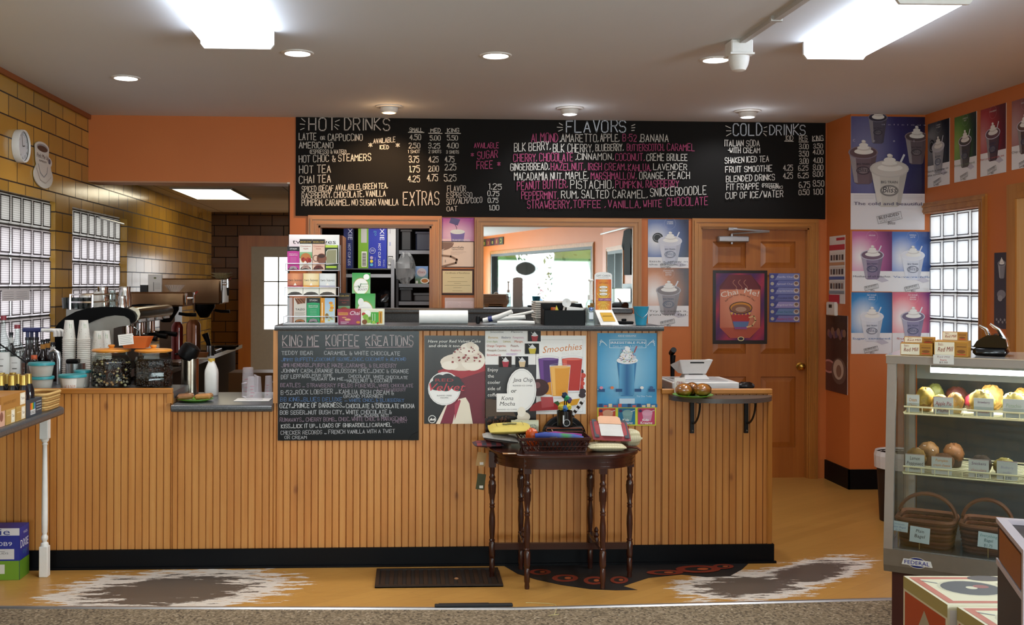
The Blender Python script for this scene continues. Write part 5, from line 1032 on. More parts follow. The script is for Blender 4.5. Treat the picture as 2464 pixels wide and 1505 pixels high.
# work surface along the left wall
zB = .93; xB = -1.79
bc = T('back_counter', 'steel edged dark work counter along the left wall carrying the coffee machines', 'counter', (XL, 6.49, 0))
mb = MB(); mb.box(.005, 0, zB-.03, xB-XL, 4.7, zB-.001, c('#2e2c2c', .25)); mb.build('worktop', bc, sm=0)
mb = MB(); mb.box(xB-XL, 2.3, zB-.034, xB-XL+.012, 4.7, zB+.002, c('#dfe6ee', .12, 1)); mb.build('steel_edge', bc, sm=0)
mb = MB(); mb.box(.005, .02, 0, xB-XL-.06, 4.7, zB-.03, c('#2a1c14', .6)); mb.build('cabinet_body', bc, sm=0)
zJ = zL-.02                                             # top behind the cap trim, where the jars stand
BALLM = [c(x, .25, 0, 0) for x in ('#2a1a15', '#35221b', '#1d1310')]; PALE = [c(x, .3, 0, 0) for x in ('#d9c9a0', '#c9b27a', '#b98a5a', '#cfc0a8')]
ORW = woodmat('orange_lid_wood', '#c47a28', '#d48a34', '#dc9a48', 'x', 0, .3)
def jar(u0, u1, Y, label, mixf, n=520):
    w = on(u1, Y)-on(u0, Y); loc = ((on(u0, Y)+on(u1, Y))/2, Y, zJ); hh = .208
    t_ = T('candy_jar', label, 'jar', loc)
    mb = MB(); r = w/2*.93; mb.lathe([(r*.9, 0), (r, .01), (r, hh-.06), (r*.9, hh-.03), (r*.78, hh-.02), (r*.78, hh)], GLSB, n=8, rot=math.pi/8, cap=False); mb.lathe([(0, .003), (r*.88, .003)], GLSB, n=8, rot=math.pi/8, cap=False); mb.build('glass_body', t_, sm=30)
    mb = MB(); mb.lathe([(0, hh-.005), (r*.75, hh-.005), (r*.75, hh), (r*.95, hh), (r*.97, hh+.007), (r*.9, hh+.014), (.02, hh+.017), (.012, hh+.022), (.02, hh+.03), (.018, hh+.038), (0, hh+.04)], ORW, n=32, cap=False); mb.build('wooden_lid', t_)
    mb = MB(); pts = []
    for i in range(n):
        a = R.uniform(0, 6.283); q = 1/max(abs(math.cos(((a+math.pi/8) % (math.pi/4))-math.pi/8)), .9)
        rr = r*.86 if i < n*.82 else r*R.uniform(.1, .8); z = R.uniform(.014, hh-.062) if i < n*.82 else hh-.062+R.uniform(-.004, .008)
        s_ = R.uniform(.007, .009); mb.ball((rr*math.cos(a), rr*math.sin(a), z), s_, R.choice(PALE) if R.random() < mixf*(1.6 if z < .08 else .6) else R.choice(BALLM), 7, 5)
    mb.lathe([(r*.8, .01), (r*.8, hh-.062), (0, hh-.06)], BALLM[0], n=16); o = mb.build('coated_beans', t_); o['kind'] = 'stuff'
    return t_
jar(216, 320, 6.12, 'glass jar of mixed dark and cream candies under a wooden lid', .2); jar(319, 419, 6.1, 'glass jar filled with dark coffee beans under a wooden lid, beside the work gap', .0, 620)
# orange tray resting on the two lids
zt_ = zJ+.208+.0195; xo = on(328, 6.12)
tr_ = T('orange_tray', 'small orange tray with a white handwritten card resting across the two jar lids', 'tray', (xo, 6.12, zt_))
ORP = c('#c4652e', .4); mb = MB(); hx0, hx1 = .058, .083; A_ = [(-hx0, -.05), (hx0, -.05), (hx0, .05), (-hx0, .05)]; B_ = [(-hx1, -.07), (hx1, -.07), (hx1, .07), (-hx1, .07)]
mb.add([(x, y, 0) for x, y in A_]+[(x, y, .066) for x, y in B_]+[(x*.92, y*.92, .004) for x, y in A_]+[(x*.96, y*.96, .066) for x, y in B_], [(3, 2, 1, 0), (0, 1, 5, 4), (1, 2, 6, 5), (2, 3, 7, 6), (3, 0, 4, 7), (8, 9, 10, 11), (8, 12, 13, 9), (9, 13, 14, 10), (10, 14, 15, 11), (11, 15, 12, 8), (4, 5, 13, 12), (5, 6, 14, 13), (6, 7, 15, 14), (7, 4, 12, 15)], ORP); mb.build('tray', tr_, sm=0)
mb = MB(); m_ = prn(); mb.M = Matrix.Translation((-.04, -.075, .052)) @ Matrix.Rotation(-.12, 4, 'Y'); mb.box(-.042, -.002, -.03, .042, 0, .032, m_, '#e9e7e2'); aa = Art(mb, (-.042, -.002, .032), (1, 0, 0), (0, 0, 1), .084, .062, m_, d0=.0003)
for i in range(5): aa.line([(.1, .18+.16*i), (.9-.1*(i % 2), .18+.16*i)], .0018, '#9a9894')
mb.build('card', tr_, sm=0)
# teal-lidded tubs
TEAL = c('#2f8f96', .35); TUB = plas('#cfcac0', .8)
def tub(u0, u1, Y, z, hgt, label, fill, tag_=None, mt=TEAL):
    w = on(u1, Y)-on(u0, Y); r = w/2; loc = ((on(u0, Y)+on(u1, Y))/2, Y, z)
    t_ = T('plastic_tub', label, 'tub', loc, 0, 'plastic tubs with teal lids')
    mb = MB(); mb.lathe([(0, 0), (r*.74, 0), (r*.78, .004), (r*.93, hgt-.012)], TUB, n=28, cap=False); mb.build('tub_body', t_)
    mb = MB(); mb.lathe([(0, .003), (r*.72, .003), (r*.86, hgt*.62), (0, hgt*.64)], c(fill, .7), n=24, cap=False); mb.build('contents', t_)
    mb = MB(); mb.lathe([(r*.95, hgt-.016), (r, hgt-.014), (r, hgt-.004), (r*.96, hgt), (r*.85, hgt-.002), (0, hgt-.002)], mt, n=32, cap=False); mb.build('lid', t_)
    if tag_:
        m_ = prn(); mb = MB(); n = 10; a0, a1 = -math.pi/2-.62, -math.pi/2+.62; vs = []
        for i in range(n+1):
            a = a0+(a1-a0)*i/n
            for z_, q in ((.004, .79), (hgt-.018, .925)): vs.append(((r*q+.0012)*math.cos(a), (r*q+.0012)*math.sin(a), z_))
        mb.add(vs, [(2*i, 2*i+2, 2*i+3, 2*i+1) for i in range(n)], m_, '#e8e2da')
        vs2, fs2, xa2, xb2 = glyph(tag_); out = []
        for (gx, gy) in vs2:
            f = (gx-xa2)/(xb2-xa2); a = a0+.1+(a1-a0-.2)*f; zz = .016+gy/.72*(hgt-.045); q = .79+(.925-.79)*zz/hgt; out.append(((r*q+.0018)*math.cos(a), (r*q+.0018)*math.sin(a), zz))
        mb.add(out, fs2, m_, '#b8683a'); mb.build('label', t_, sm=0)
    return t_
tub(70, 130, 5.98, zJ, .076, 'lower teal-lidded tub of the stack beside the dark syrup bottles', '#a8a49c'); tub(68, 131, 5.98, zJ+.0762, .078, 'upper teal-lidded tub of the stack, holding pale brown powder', '#b08a62')
tub(141, 208, 5.98, zJ, .086, 'teal-lidded tub labelled PUMPKIN in orange writing', '#9a7a5a', 'PUMPKIN'); tub(178, 219, 6.13, zJ, .098, 'teal-lidded tub half hidden behind the PUMPKIN tub', '#b9aaa8', 'SALT')
# steel canister with a black lid
t_ = T('steel_canister', 'low steel canister with a black top behind the PUMPKIN tub', 'canister', (on(182, 6.3), 6.3, zJ))
mb = MB(); mb.cyl(.056, 0, .125, c('#8f8f8e', .3, .9), n=28); mb.build('can', t_); mb = MB(); mb.box(-.05, -.03, .125, .02, .03, .15, BLK3, b=.006); mb.build('lid', t_)
# stacks of paper cups, upside down
def cupmesh():
    mb = MB(); m_ = prn(.5); n = 26; r0, r1, hh = .025, .038, .118
    pr = [(r1-.0003, 0), (r1+.0026, .0015), (r1+.0022, .0035), (r1-.0002, .0045), (r0, hh), (r0-.002, hh), (r0-.002, hh-.006), (0, hh-.006)]
    mb.lathe(pr, m_, n=n, col='#dedad2', cap=False)
    for i in range(46):
        a = R.uniform(0, 6.28); z = R.uniform(.014, .062); q = r1+(r0-r1)*z/hh+.0003; w = R.uniform(.05, .13); d = R.uniform(.003, .006); tt = R.uniform(-.5, .5)
        mb.add([((q-.0*z)*math.cos(a), q*math.sin(a), z), (q*math.cos(a+w), q*math.sin(a+w), z+d*tt), (q*math.cos(a+w*.9), q*math.sin(a+w*.9), z+d), (q*math.cos(a+.02), q*math.sin(a+.02), z+d*.6)], [(0, 1, 2, 3)], m_, R.choice(['#4a4640', '#6a6258', '#3a3836']))
    for a0, w, z0, z1, col in ((-1.75, .55, .085, .105, '#7d97a0'), (-1.2, .4, .07, .095, '#93a878'), (1.2, .5, .08, .1, '#7d97a0'), (2.8, .5, .075, .1, '#93a878')):
        mb.add([((r1+(r0-r1)*z/hh+.0003)*math.cos(a), (r1+(r0-r1)*z/hh+.0003)*math.sin(a), z) for a, z in ((a0, z0), (a0+w, z0), (a0+w, z1), (a0, z1))], [(0, 1, 2, 3)], m_, col)
    return mb
cup = None
for nm, u, Y, vt in (('left', 166, 6.42, 771), ('middle', 201, 6.4, 771), ('right', 236, 6.45, 797), ('rear', 253, 6.56, 796)):
    zt = atY(u, vt, Y).z; z0 = zJ if Y < 6.47 else zB; x = on(u, Y); n = int((zt-.118-z0)/.0115); z0 = zt-.118-n*.0115
    for i in range(n+1):
        loc = (x, Y, z0+i*.0115); lb = 'patterned paper cup in the %s upside-down stack beside the espresso machine' % nm
        if cup is None: cup = cupmesh().build('paper_cup', loc=loc, label=lb, cat='paper cup', group='paper cups in the %s stack' % nm)
        else: dup(cup, loc, R.uniform(0, 6.28) if i < n else 0, lb, 'paper cups in the %s stack' % nm)
    MB().cyl(.03, zB if Y > 6.47 else zJ, z0+.001, BLK3, (x, Y, 0)).build('cup_riser', label='small black riser under the %s stack of paper cups' % nm, cat='riser')
# syrup bottles
def syrup(u, Y, vt, label, glassm, liquid, capc, z=zB, r=.038, fill=.3, lab='#e4e0da'):
    h = atY(u, vt, Y).z-z; t_ = T('syrup_bottle', label, 'bottle', (on(u, Y), Y, z), 0, 'syrup bottles')
    mb = MB(); mb.lathe([(0, 0), (r*.95, 0), (r, .008), (r, h*.55), (r*1.02, h*.58), (r*.95, h*.64), (r*.5, h*.74), (r*.36, h*.8), (r*.34, h*.95)], glassm, n=20, cap=False); mb.build('glass_body', t_)
    if liquid: mb = MB(); mb.lathe([(0, .004), (r*.93, .004), (r*.95, h*fill), (0, h*fill+.001)], c(liquid, .2), n=18, cap=False); mb.build('syrup', t_)
    m_ = prn(); mb = MB(); mb.lathe([(r+.0008, h*.16), (r+.0008, h*.5)], m_, n=20, col=lab, cap=False); a = Art(mb, (-r*.5, -r-.001, h*.48), (1, 0, 0), (0, 0, 1), r, h*.3, m_, d0=.001)
    a.line([(.1, .25), (.9, .25)], .003, '#8a8680'); a.line([(.2, .55), (.8, .55)], .006, '#6a6660'); a.line([(.25, .8), (.75, .8)], .002, '#8a8680'); mb.build('label', t_, sm=60)
    mb = MB(); mb.cyl(r*.42, h*.94, h, c(capc, .4), n=14); mb.build('cap', t_); return t_
syrup(8, 6.56, 760, 'tall clear syrup bottle with a red cap at the left picture edge', GLSB, '#4a2a1c', '#8a2a34', r=.04, fill=.22); syrup(41, 6.58, 782, 'clear syrup bottle with a red cap, second from the left picture edge', GLSB, '#3a2018', '#8a2a34', r=.041, fill=.22)
DBT = c('#1c1416', .12, 0, .05, 20, .5)
for u, Y, vt, lb in ((103, 6.74, 818, 'dark syrup bottle with an orange band, left of the dark bottles'), (114, 6.9, 816, 'dark syrup bottle with an orange band, middle of the dark bottles'), (127, 6.7, 824, 'dark syrup bottle with a white neck sleeve, in front of the dark bottles'), (26, 6.75, 800, 'dark syrup bottle between the two clear ones')):
    t_ = syrup(u, Y, vt, lb, DBT, None, '#16141c', r=.034, lab='#2a2022'); h = atY(u, vt, Y).z-zB; mb = MB(); mb.cyl(.015, h*.8, h*.9, c('#c98a3a' if 'orange' in lb else '#dcdcd8', .5), n=14); mb.build('neck_band', t_)
for i, (u, Y) in enumerate(((66, 6.56), (76, 6.68), (88, 6.82))):                       # bottles with blue pumps, white spouts to the right
    t_ = syrup(u, Y, 812, ('dark bottle with a blue pump and white spout, %s of the three pumps' % ('nearest', 'middle', 'farthest')[i]), DBT, None, '#16141c', r=.034, lab='#5a3a2a'); h = atY(u, 812, Y).z-zB; zp = atY(u, 795, Y).z-zB
    mb = MB(); mb.cyl(.011, h, zp, c('#1b2150', .35), n=10); mb.box(-.03, -.017, zp-.012, .085, .017, zp+.016, c('#1f2558', .35), b=.007); mb.build('pump_head', t_)
    mb = MB(); mb.tube([(.08, 0, zp), (.15, 0, zp), (.165, 0, zp-.006), (.168, 0, zp-.018), (.168, 0, zp-.04)], .0115, WHT, 10); mb.build('spout', t_)
t_ = T('glass_flask', 'round clear flask with an orange neck label in front of the dark bottles', 'flask', (on(82, 6.2), 6.2, zJ)); mb = MB(); mb.lathe([(0, 0), (.05, 0), (.052, .09), (.045, .12), (.018, .15), (.016, .19), (.019, .195)], GLSB, n=20, cap=False); mb.build('glass_body', t_)
mb = MB(); mb.cyl(.0175, .155, .18, c('#c4552a', .5), n=14); mb.build('label', t_)
t_ = T('frothing_tube', 'bent steel tube standing between the tubs and the paper cups', 'tube', (on(130, 6.3), 6.3, zJ)); mb = MB(); mb.tube([(.03, 0, 0), (.03, 0, .15), (.024, 0, .185), (0, 0, .2), (-.025, 0, .19)], .014, STEEL, 10); mb.build('steel_tube', t_)

# ---------------------------------------------------------------- espresso machine
YE = 6.95; f2 = cr(130, 640, 5.79)
em = T('espresso_machine', 'steel espresso machine with black arched side panels against the left wall', 'espresso machine', (0, 0, 0))
def exz(x, y, Y=YE): q = atY(*f2(x, y), Y); return q.x, q.z
outer = [(10, 880), (60, 800), (150, 720), (300, 640), (450, 595), (650, 572), (850, 575), (1000, 590), (1100, 640), (1135, 700), (1120, 770), (1085, 800)]
inner = [(1062, 790), (1050, 745), (980, 702), (850, 690), (700, 712), (560, 760), (450, 812), (370, 870), (330, 960)]
poly = [exz(*q) for q in outer+inner]; zb_ = zB+.03; poly += [(poly[-1][0]+.01, zb_), (poly[0][0]+.0, zb_)]
for k, (y0, y1) in enumerate(((YE, YE+.03), (YE+1.0, YE+1.03))): mb = MB(); mb.prism(poly, y0, y1, c('#060607', .55, sp=.1)); mb.build('side_panel', em, sm=50)
x0, x1 = exz(60, 700)[0], exz(1060, 700)[0]; zt0 = exz(700, 590)[1]
mb = MB(); mb.box(x0+.04, YE+.03, zb_, x1-.2, YE+1.0, zt0-.01, c('#8d8b88', .3, .9)); mb.box(x1-.2, YE+.03, zt0-.11, x1-.02, YE+1.0, zt0-.02, c('#8d8b88', .3, .9)); 
for y in (YE+.1, YE+.9):
    for x in (x0+.08, x1-.1): mb.cyl(.02, zB, zb_+.002, BLK3, (x, y, 0))
mb.build('body', em, sm=0)
mb = MB(); mb.box(x1-.2, YE+.03, zb_, x1+.0, YE+1.0, zb_+.05, STEEL); mb.box(x1-.19, YE+.05, zb_+.05, x1-.01, YE+.98, zb_+.053, BLK3); mb.build('drip_tray', em, sm=0)
pr = [exz(1000, 592), exz(1060, 575), exz(1140, 600), exz(1165, 670), exz(1150, 730), exz(1100, 790), exz(1060, 790)]
mb = MB(); mb.prism([(x+.01, z) for x, z in pr], YE+.03, YE+1.0, c('#a59d90', .16, 1, .05)); mb.build('front_hood', em, sm=60)
for i in range(4):
    y = YE+.1+.235*i; X_2 = pr[5][0]+.022; zz = pr[5][1]
    mb = MB(); mb.box(X_2-.012, y, zz-.0, X_2+.004, y+.13, zz+.03, c('#d6d8da', .3)); mb.build('button_panel', em, sm=0)
for i in range(3):
    y = YE+.17+.3*i; g = MB(); zg = pr[5][1]-.03; xg = x1-.06
    g.cyl(.036, zg-.06, zg+.02, CHROME, (xg, y, 0)); g.cyl(.04, zg-.075, zg-.058, CHROME, (xg, y, 0)); g.build('group_head', em)
    g = MB(); g.tube([(xg+.03, y, zg-.068), (xg+.075, y-.01, zg-.07)], .008, CHROME); g.tube([(xg+.07, y-.01, zg-.07), (xg+.1, y-.015, zg-.073), (xg+.2, y-.03, zg-.085)], [.012, .016, .018], BLK3, 10); g.tube([(xg-.015, y, zg-.075), (xg-.015, y, zg-.1)], .006, CHROME); g.tube([(xg+.015, y, zg-.075), (xg+.015, y, zg-.1)], .006, CHROME); g.build('portafilter', em)
mb = MB(); zr_ = exz(500, 510)[1]
for z in (zr_, zr_+.05): mb.tube([(x0+.06, YE+.05, z), (x1-.26, YE+.05, z), (x1-.26, YE+.97, z), (x0+.06, YE+.97, z)], .006, CHROME, 6, closed=True)
for x, y in ((x0+.06, YE+.05), (x1-.26, YE+.05), (x1-.26, YE+.97), (x0+.06, YE+.97), (x0+.06, YE+.5), (x1-.26, YE+.5)): mb.tube([(x, y, zt0-.012), (x, y, zr_+.05)], .006, CHROME, 6)
mb.build('cup_rail', em)
mb = MB(); mb.tube([(x1-.03, YE+.08, pr[5][1]-.01), (x1+.04, YE+.08, pr[5][1]-.06), (x1+.06, YE+.08, zb_+.1)], .006, CHROME, 6); mb.build('steam_wand', em)
mb = MB(); mb.add([(*exz(x, y, YE+.031), YE+.028) for x, y in ((500, 1200), (560, 780), (700, 715), (850, 694), (980, 706), (1045, 750), (1050, 810), (820, 870), (815, 1200))] and [(exz(x, y)[0], YE+.028, exz(x, y)[1]) for x, y in ((420, 1200), (480, 830), (600, 760), (750, 715), (900, 697), (1010, 725), (1045, 770), (1045, 830), (900, 850), (815, 875), (810, 1200))], [list(range(11))], c('#8f8d8a', .28, .85)); mb.build('end_plate', em, sm=0)
# things on top of the machine
ztop = zt0-.009
def pitcher(u0, u1, Y, vt, label, z, m=None):
    w = on(u1, Y)-on(u0, Y); r = w/2; h = atY(u0, vt, Y).z-z; t_ = T('milk_pitcher', label, 'pitcher', ((on(u0, Y)+on(u1, Y))/2, Y, z))
    mb = MB(); mb.lathe([(0, 0), (r, 0), (r, h*.5), (r*.8, h*.8), (r*.85, h), (r*.8, h), (r*.75, h*.8), (r*.9, h*.5), (r*.9, .004), (0, .004)], m or c('#c6c4c0', .14, 1), n=24, cap=False); mb.build('steel_body', t_)
    mb = MB(); mb.tube([(.0, r*.85, h*.85), (0, r*1.35, h*.8), (0, r*1.4, h*.4), (0, r*.95, h*.25)], .005, CHROME, 6); mb.build('handle', t_); return t_
pitcher(283, 316, YE+.3, 690, 'tall shiny steel pitcher on top of the espresso machine', ztop); pitcher(283, 304, YE+.13, 712, 'small steel milk pitcher in front of the tall one on the espresso machine', ztop)
pitcher(232, 262, YE+.75, 690, 'wide steel cup at the back of the espresso machine top', ztop)
def jarlet(u0, u1, Y, vt, label, m, z):
    w = on(u1, Y)-on(u0, Y); r = w/2; h = atY(u0, vt, Y).z-z; mb = MB(); mb.lathe([(0, 0), (r, 0), (r, h*.72), (r*.78, h*.84), (r*.8, h), (r*.74, h), (r*.72, h*.84), (r*.94, h*.7), (r*.94, .004), (0, .004)], m, n=20, cap=False)
    mb.build('glass_jar', loc=((on(u0, Y)+on(u1, Y))/2, Y, z), label=label, cat='jar')
jarlet(262, 279, YE+.2, 700, 'clear glass jar beside the steel pitchers on the espresso machine', GLSB, ztop); jarlet(222, 246, YE+.4, 702, 'milky white jar in the middle of the espresso machine top', plas('#e8e4de', .75), ztop); jarlet(190, 216, YE+.35, 709, 'low white cup inside the rail on the espresso machine', c('#dedad4', .3), ztop)
gc = None
for i in range(10):
    u, Y = 156+13*(i % 5)+3*(i//5), YE+.12+.17*(i//5)
    loc = (on(u, Y), Y, ztop)
    if gc is None:
        mb = MB(); mb.lathe([(0, 0), (.017, 0), (.022, .075), (.02, .075), (.015, .004), (0, .004)], glass('#d8dcdc', 1.0), n=14, cap=False); gc = mb.build('shot_glass', loc=loc, label='small clear glass in the rows inside the espresso machine rail', cat='glass', group='small glasses on the espresso machine')
    else: dup(gc, loc)

# ---------------------------------------------------------------- coffee brewers farther along the wall
BRN = c('#8a684a', .22, .75, .2, 6); BRD = c('#5c4634', .3, .6)
def brewer(Y, ur, v0, v1, label, ln, tank):
    xr = on(ur, Y); z1, z0 = atY(ur, v0, Y).z, atY(ur, v1, Y).z; t_ = T('coffee_brewer', label, 'coffee brewer', (xr, Y, zB)); z1 -= zB; z0 -= zB; d = .17
    mb = MB(); mb.box(-ln, -d, z0, -.02, d, z1, BRN, b=.012); mb.build('hood', t_)
    mb = MB(); mb.box(-.02, -d, z0+.01, 0, d, z1-.005, CHROME, b=.006); mb.build('front_plate', t_)
    mb = MB(); mb.box(-ln, -d*.9, 0, -ln+.14, d*.9, z0, BRD); mb.build('rear_tower', t_, sm=0)
    mb = MB(); mb.box(-ln, -d, 0, -.06, d, .03, BRD, b=.006); mb.build('base', t_)
    mb = MB(); mb.lathe([(.035, z0-.13), (.045, z0-.12), (.1, z0-.03), (.1, z0+.001)], BLK3, (-.2, 0, 0), n=24); mb.tube([(-.1, 0, z0-.06), (-.04, 0, z0-.07), (.04, 0, z0-.07)], [.012, .014, .016], BLK3, 8); mb.build('brew_basket', t_)
    mb = MB(); mb.tube([(.0, -.05, z1-.05), (.03, -.05, z1-.05)], .014, CHROME, 10); mb.box(.02, -.062, z1-.09, .038, -.038, z1-.0, CHROME, b=.004); mb.tube([(.03, -.05, z1-.085), (.032, -.05, z1-.16)], [.013, .008], CHROME, 8); mb.build('tap', t_)
    mb = MB(); mb.tube([(.03, -.05, z1-.02), (.06, -.05, z1+.005)], .006, c('#a02a24', .4), 6); mb.build('tap_lever', t_)
    return t_
brewer(8.45, 460, 703, 737, 'nearer brown steel coffee brewer with paper filters on top', .56, 0); brewer(9.95, 542, 671, 732, 'farther brown steel coffee brewer with a chrome tap', .58, 0)
def urn(u0, u1, Y, vt, label, h1):
    w = on(u1, Y)-on(u0, Y); h = atY(u0, vt, Y).z-zB; r = w/2; t_ = T('coffee_urn', label, 'urn', ((on(u0, Y)+on(u1, Y))/2, Y, zB))
    mb = MB(); mb.lathe([(0, 0), (r, 0), (r, h*.86), (r*.86, h*.93), (r*.5, h)], c(h1, .3, .4), n=24); mb.build('urn_body', t_); mb = MB(); mb.tube([(0, -r, h*.18), (.02, -r-.04, h*.18)], .01, BLK3, 8); mb.build('tap', t_)
    mb = MB(); mb.tube([(r*.6, -r*.9, h*.2), (r*.6, -r*.9, h*.85)], .006, CHROME, 6); mb.build('sight_glass', t_)
urn(412, 440, 8.9, 775, 'dark red coffee urn under the nearer brewer', '#6a1e16'); urn(448, 482, 9.35, 770, 'copper brown coffee urn between the two brewers', '#8a5230')
def filters(u0, u1, Y, vt, vb, label, col, z):
    w = on(u1, Y)-on(u0, Y); h = atY(u0, vt, Y).z-z; mb = MB(); n = 48; vs = []; fs = []
    for k, (r, zz) in enumerate(((.5, 0), (.62, .3), (.96, .92), (1, 1), (.9, .93), (.55, .2), (.0, .05))):
        for i in range(n): a = 2*math.pi*i/n; q = w/2*r*(1+(.035 if i % 2 else -.035)*(0 if k in (0, 6) else 1)); vs.append((q*math.cos(a), q*math.sin(a), zz*h))
    for k in range(6):
        for i in range(n): fs.append((k*n+i, k*n+(i+1) % n, (k+1)*n+(i+1) % n, (k+1)*n+i))
    mb.add(vs, fs, c(col, .8)); return mb.build('coffee_filter', loc=((on(u0, Y)+on(u1, Y))/2, Y, z), sm=0, label=label, cat='coffee filter')
zh1 = atY(460, 703, 8.45).z; zh2 = atY(542, 671, 9.95).z
filters(396, 444, 8.4, 686, 705, 'pinkish white stack of paper coffee filters on the nearer brewer', '#d8bfae', zh1+.002)
filters(507, 557, 9.95, 663, 680, 'lower cream paper coffee filter on the farther brewer', '#d8c08a', zh2+.002); filters(506, 558, 9.95, 657, 672, 'upper cream paper coffee filter on the farther brewer', '#dcc898', zh2+.03)
def bookl(a): a.ell(.5, .2, .1, .05, '#6a6a40'); a.line([(.4, .45), (.4, .95)], .004, '#333'); [a.line([(.5, .5+.08*i), (.9, .5+.08*i)], .0015, '#777') for i in range(5)]
carton('menu_card', 'standing white card with a small emblem on the nearer coffee brewer', 'card', (on(373, 8.42), 8.42, zh1), on(389, 8.42)-on(357, 8.42), .02, atY(373, 661, 8.42).z-zh1, '#d9d2cc', 0, bookl)
carton('black_box', 'small black box beside the white card on the nearer brewer', 'box', (on(347, 8.42), 8.42, zh1), .055, .06, .055, '#1a1a1c')
# loose things on the steel edged counter
mb = MB(); mb.lathe([(0, 0), (.05, 0), (.068, .045), (.06, .045), (.045, .006), (0, .006)], c('#b5784a', .4), n=20, cap=False); mb.build('small_bowl', loc=(on(484, 9.25), 9.25, zB), label='small orange brown bowl on the steel edged counter', cat='bowl')
mb = MB(); mb.box(-.08, -.06, 0, .08, .06, .012, c('#d8d4ce', .5), b=.005); mb.build('folded_cloth', loc=(on(487, 9.05), 9.02, zB), label='folded white cloth in front of the small brown bowl', cat='cloth')
t_ = T('black_pan', 'flat black pan near the far end of the steel edged counter', 'pan', (on(542, 10.4), 10.4, zB)); mb = MB(); mb.lathe([(0, 0), (.1, 0), (.115, .03), (.108, .03), (.095, .006), (0, .006)], BLK3, n=24, cap=False); mb.build('pan', t_); mb = MB(); mb.tube([(.1, 0, .025), (.13, -.05, .035)], .01, BLK3, 8); mb.build('handle', t_)
t_ = T('brush', 'black cleaning brush standing in a steel cup by the farther brewer', 'brush', (on(506, 9.5), 9.5, zB)); mb = MB(); mb.cyl(.035, 0, .09, STEEL); mb.build('cup', t_); mb = MB(); mb.tube([(0, 0, .02), (-.02, 0, .12), (-.05, 0, .2)], [.014, .02, .03], BLK3, 10); mb.build('brush_head', t_)
# ---------------------------------------------------------------- lower worktop in the gap
t_ = T('pump_dispenser', 'steel cylinder with a slanted black scoop on top at the back of the lower worktop', 'dispenser', (on(457, 6.33), 6.33, zG))
mb = MB(); mb.cyl(.051, 0, .215, c('#a59a8c', .22, 1), n=28); mb.build('steel_body', t_); mb = MB(); mb.M = Matrix.Translation((.0, -.01, .26)) @ Matrix.Rotation(.55, 4, 'Y'); mb.lathe([(.03, -.06), (.055, -.045), (.06, .0), (.05, .035), (.03, .045), (0, .045)], BLK3, n=24); mb.build('scoop', t_)
t_ = T('milk_bottle', 'white plastic milk bottle with a yellow cap on the lower worktop', 'bottle', (on(509, 6.27), 6.27, zG)); s_ = .0395
mb = MB(); mb.lathe([(0, 0), (s_*.92, 0), (s_, .008), (s_, .13), (s_*.95, .15), (s_*.62, .185), (s_*.48, .197), (s_*.48, .205)], c('#e4e2de', .35), n=24, sq=.7); mb.build('bottle_body', t_); mb = MB(); mb.cyl(.0205, .2, .218, c('#c9a43c', .4), n=18); mb.build('cap', t_)
LIME = c('#5f9a2c', .3)
def plate(u, Y, z, r, label, mt=LIME, name='plate'):
    mb = MB(); mb.lathe([(0, 0), (r*.6, 0), (r*.7, .004), (r, .014), (r, .017), (r*.68, .008), (0, .006)], mt, n=36, cap=False); return mb.build(name, loc=(on(u, Y, 960), Y, z), label=label, cat='plate')
plate(470, 5.95, zG, .1, 'green plate with two wrapped loaf slices on the lower worktop')
for u, rq, lb in ((447, .15, 'darker slice of loaf cake at the left of the green plate'), (491, -.1, 'lighter slice of loaf cake at the right of the green plate')):
    mb = MB(); mb.M = Matrix.Rotation(rq, 4, 'Z') @ Matrix.Rotation(-.08, 4, 'Y'); mb.box(-.047, -.035, 0, .047, .035, .03, c('#8a5a34' if u < 460 else '#b07a44', .55, 0, .25, 60, .4), b=.01); mb.build('loaf_slice', loc=(on(u, 5.95, 955), 5.95, zG+.013), label=lb, cat='cake')
MB().box(-.1, -.07, 0, .1, .07, .004, c('#dedcd8', .4), b=.002).build('drying_mat', loc=(on(609, 6.0, 960), 6.0, zG), label='white drying mat under the upturned clear jugs', cat='mat')
CP = plas('#e4dfe8', .3, 'jug')
def jug(u0, u1, Y, vt, label, hside, z):
    w = on(u1, Y)-on(u0, Y); r = w/2; h = atY(u0, vt, Y).z-z; t_ = T('measuring_jug', label, 'jug', ((on(u0, Y)+on(u1, Y))/2, Y, z), 0, 'upturned measuring jugs')
    mb = MB(); mb.lathe([(r*.97, 0), (r, .002), (r*.97, .006), (r*.8, h-.006), (r*.76, h), (0, h-.003)], CP, n=26, cap=False); mb.build('jug_body', t_)
    mb = MB(); mb.tube([(hside*r*.9, 0, h*.75), (hside*r*1.45, 0, h*.7), (hside*r*1.4, 0, h*.15), (hside*r*.97, 0, h*.1)], .006, CP, 6); mb.build('handle', t_)
    m_ = prn(); mb = MB(); a = Art(mb, (-r*.4, -r*.93, h*.7), (1, 0, 0), (0, 0, 1), r*.9, h*.55, m_, d0=.002); [a.line([(.1, .15+.25*i), (.6-.15*(i % 2), .15+.25*i)], .0022, '#a8485a') for i in range(4)]; mb.build('marks', t_, sm=0)
jug(581, 613, 6.17, 885, 'tallest upturned clear jug, standing behind the others', 1, zG); jug(592, 632, 5.98, 907, 'front upturned clear jug with red marks on the white mat', -1, zG+.004); jug(636, 657, 6.06, 905, 'upturned clear jug beside the bar end post', 1, zG)
# cartons standing in the kitchen behind the gap
carton('cardboard_box', 'brown cardboard box on the kitchen floor seen through the work gap', 'box', (-1.42, 9.6, 0), .4, .35, .78, '#7a5026'); carton('cardboard_box', 'low dark cardboard box in front of the taller one in the kitchen', 'box', (-1.5, 8.9, 0), .35, .3, .4, '#4a3018')

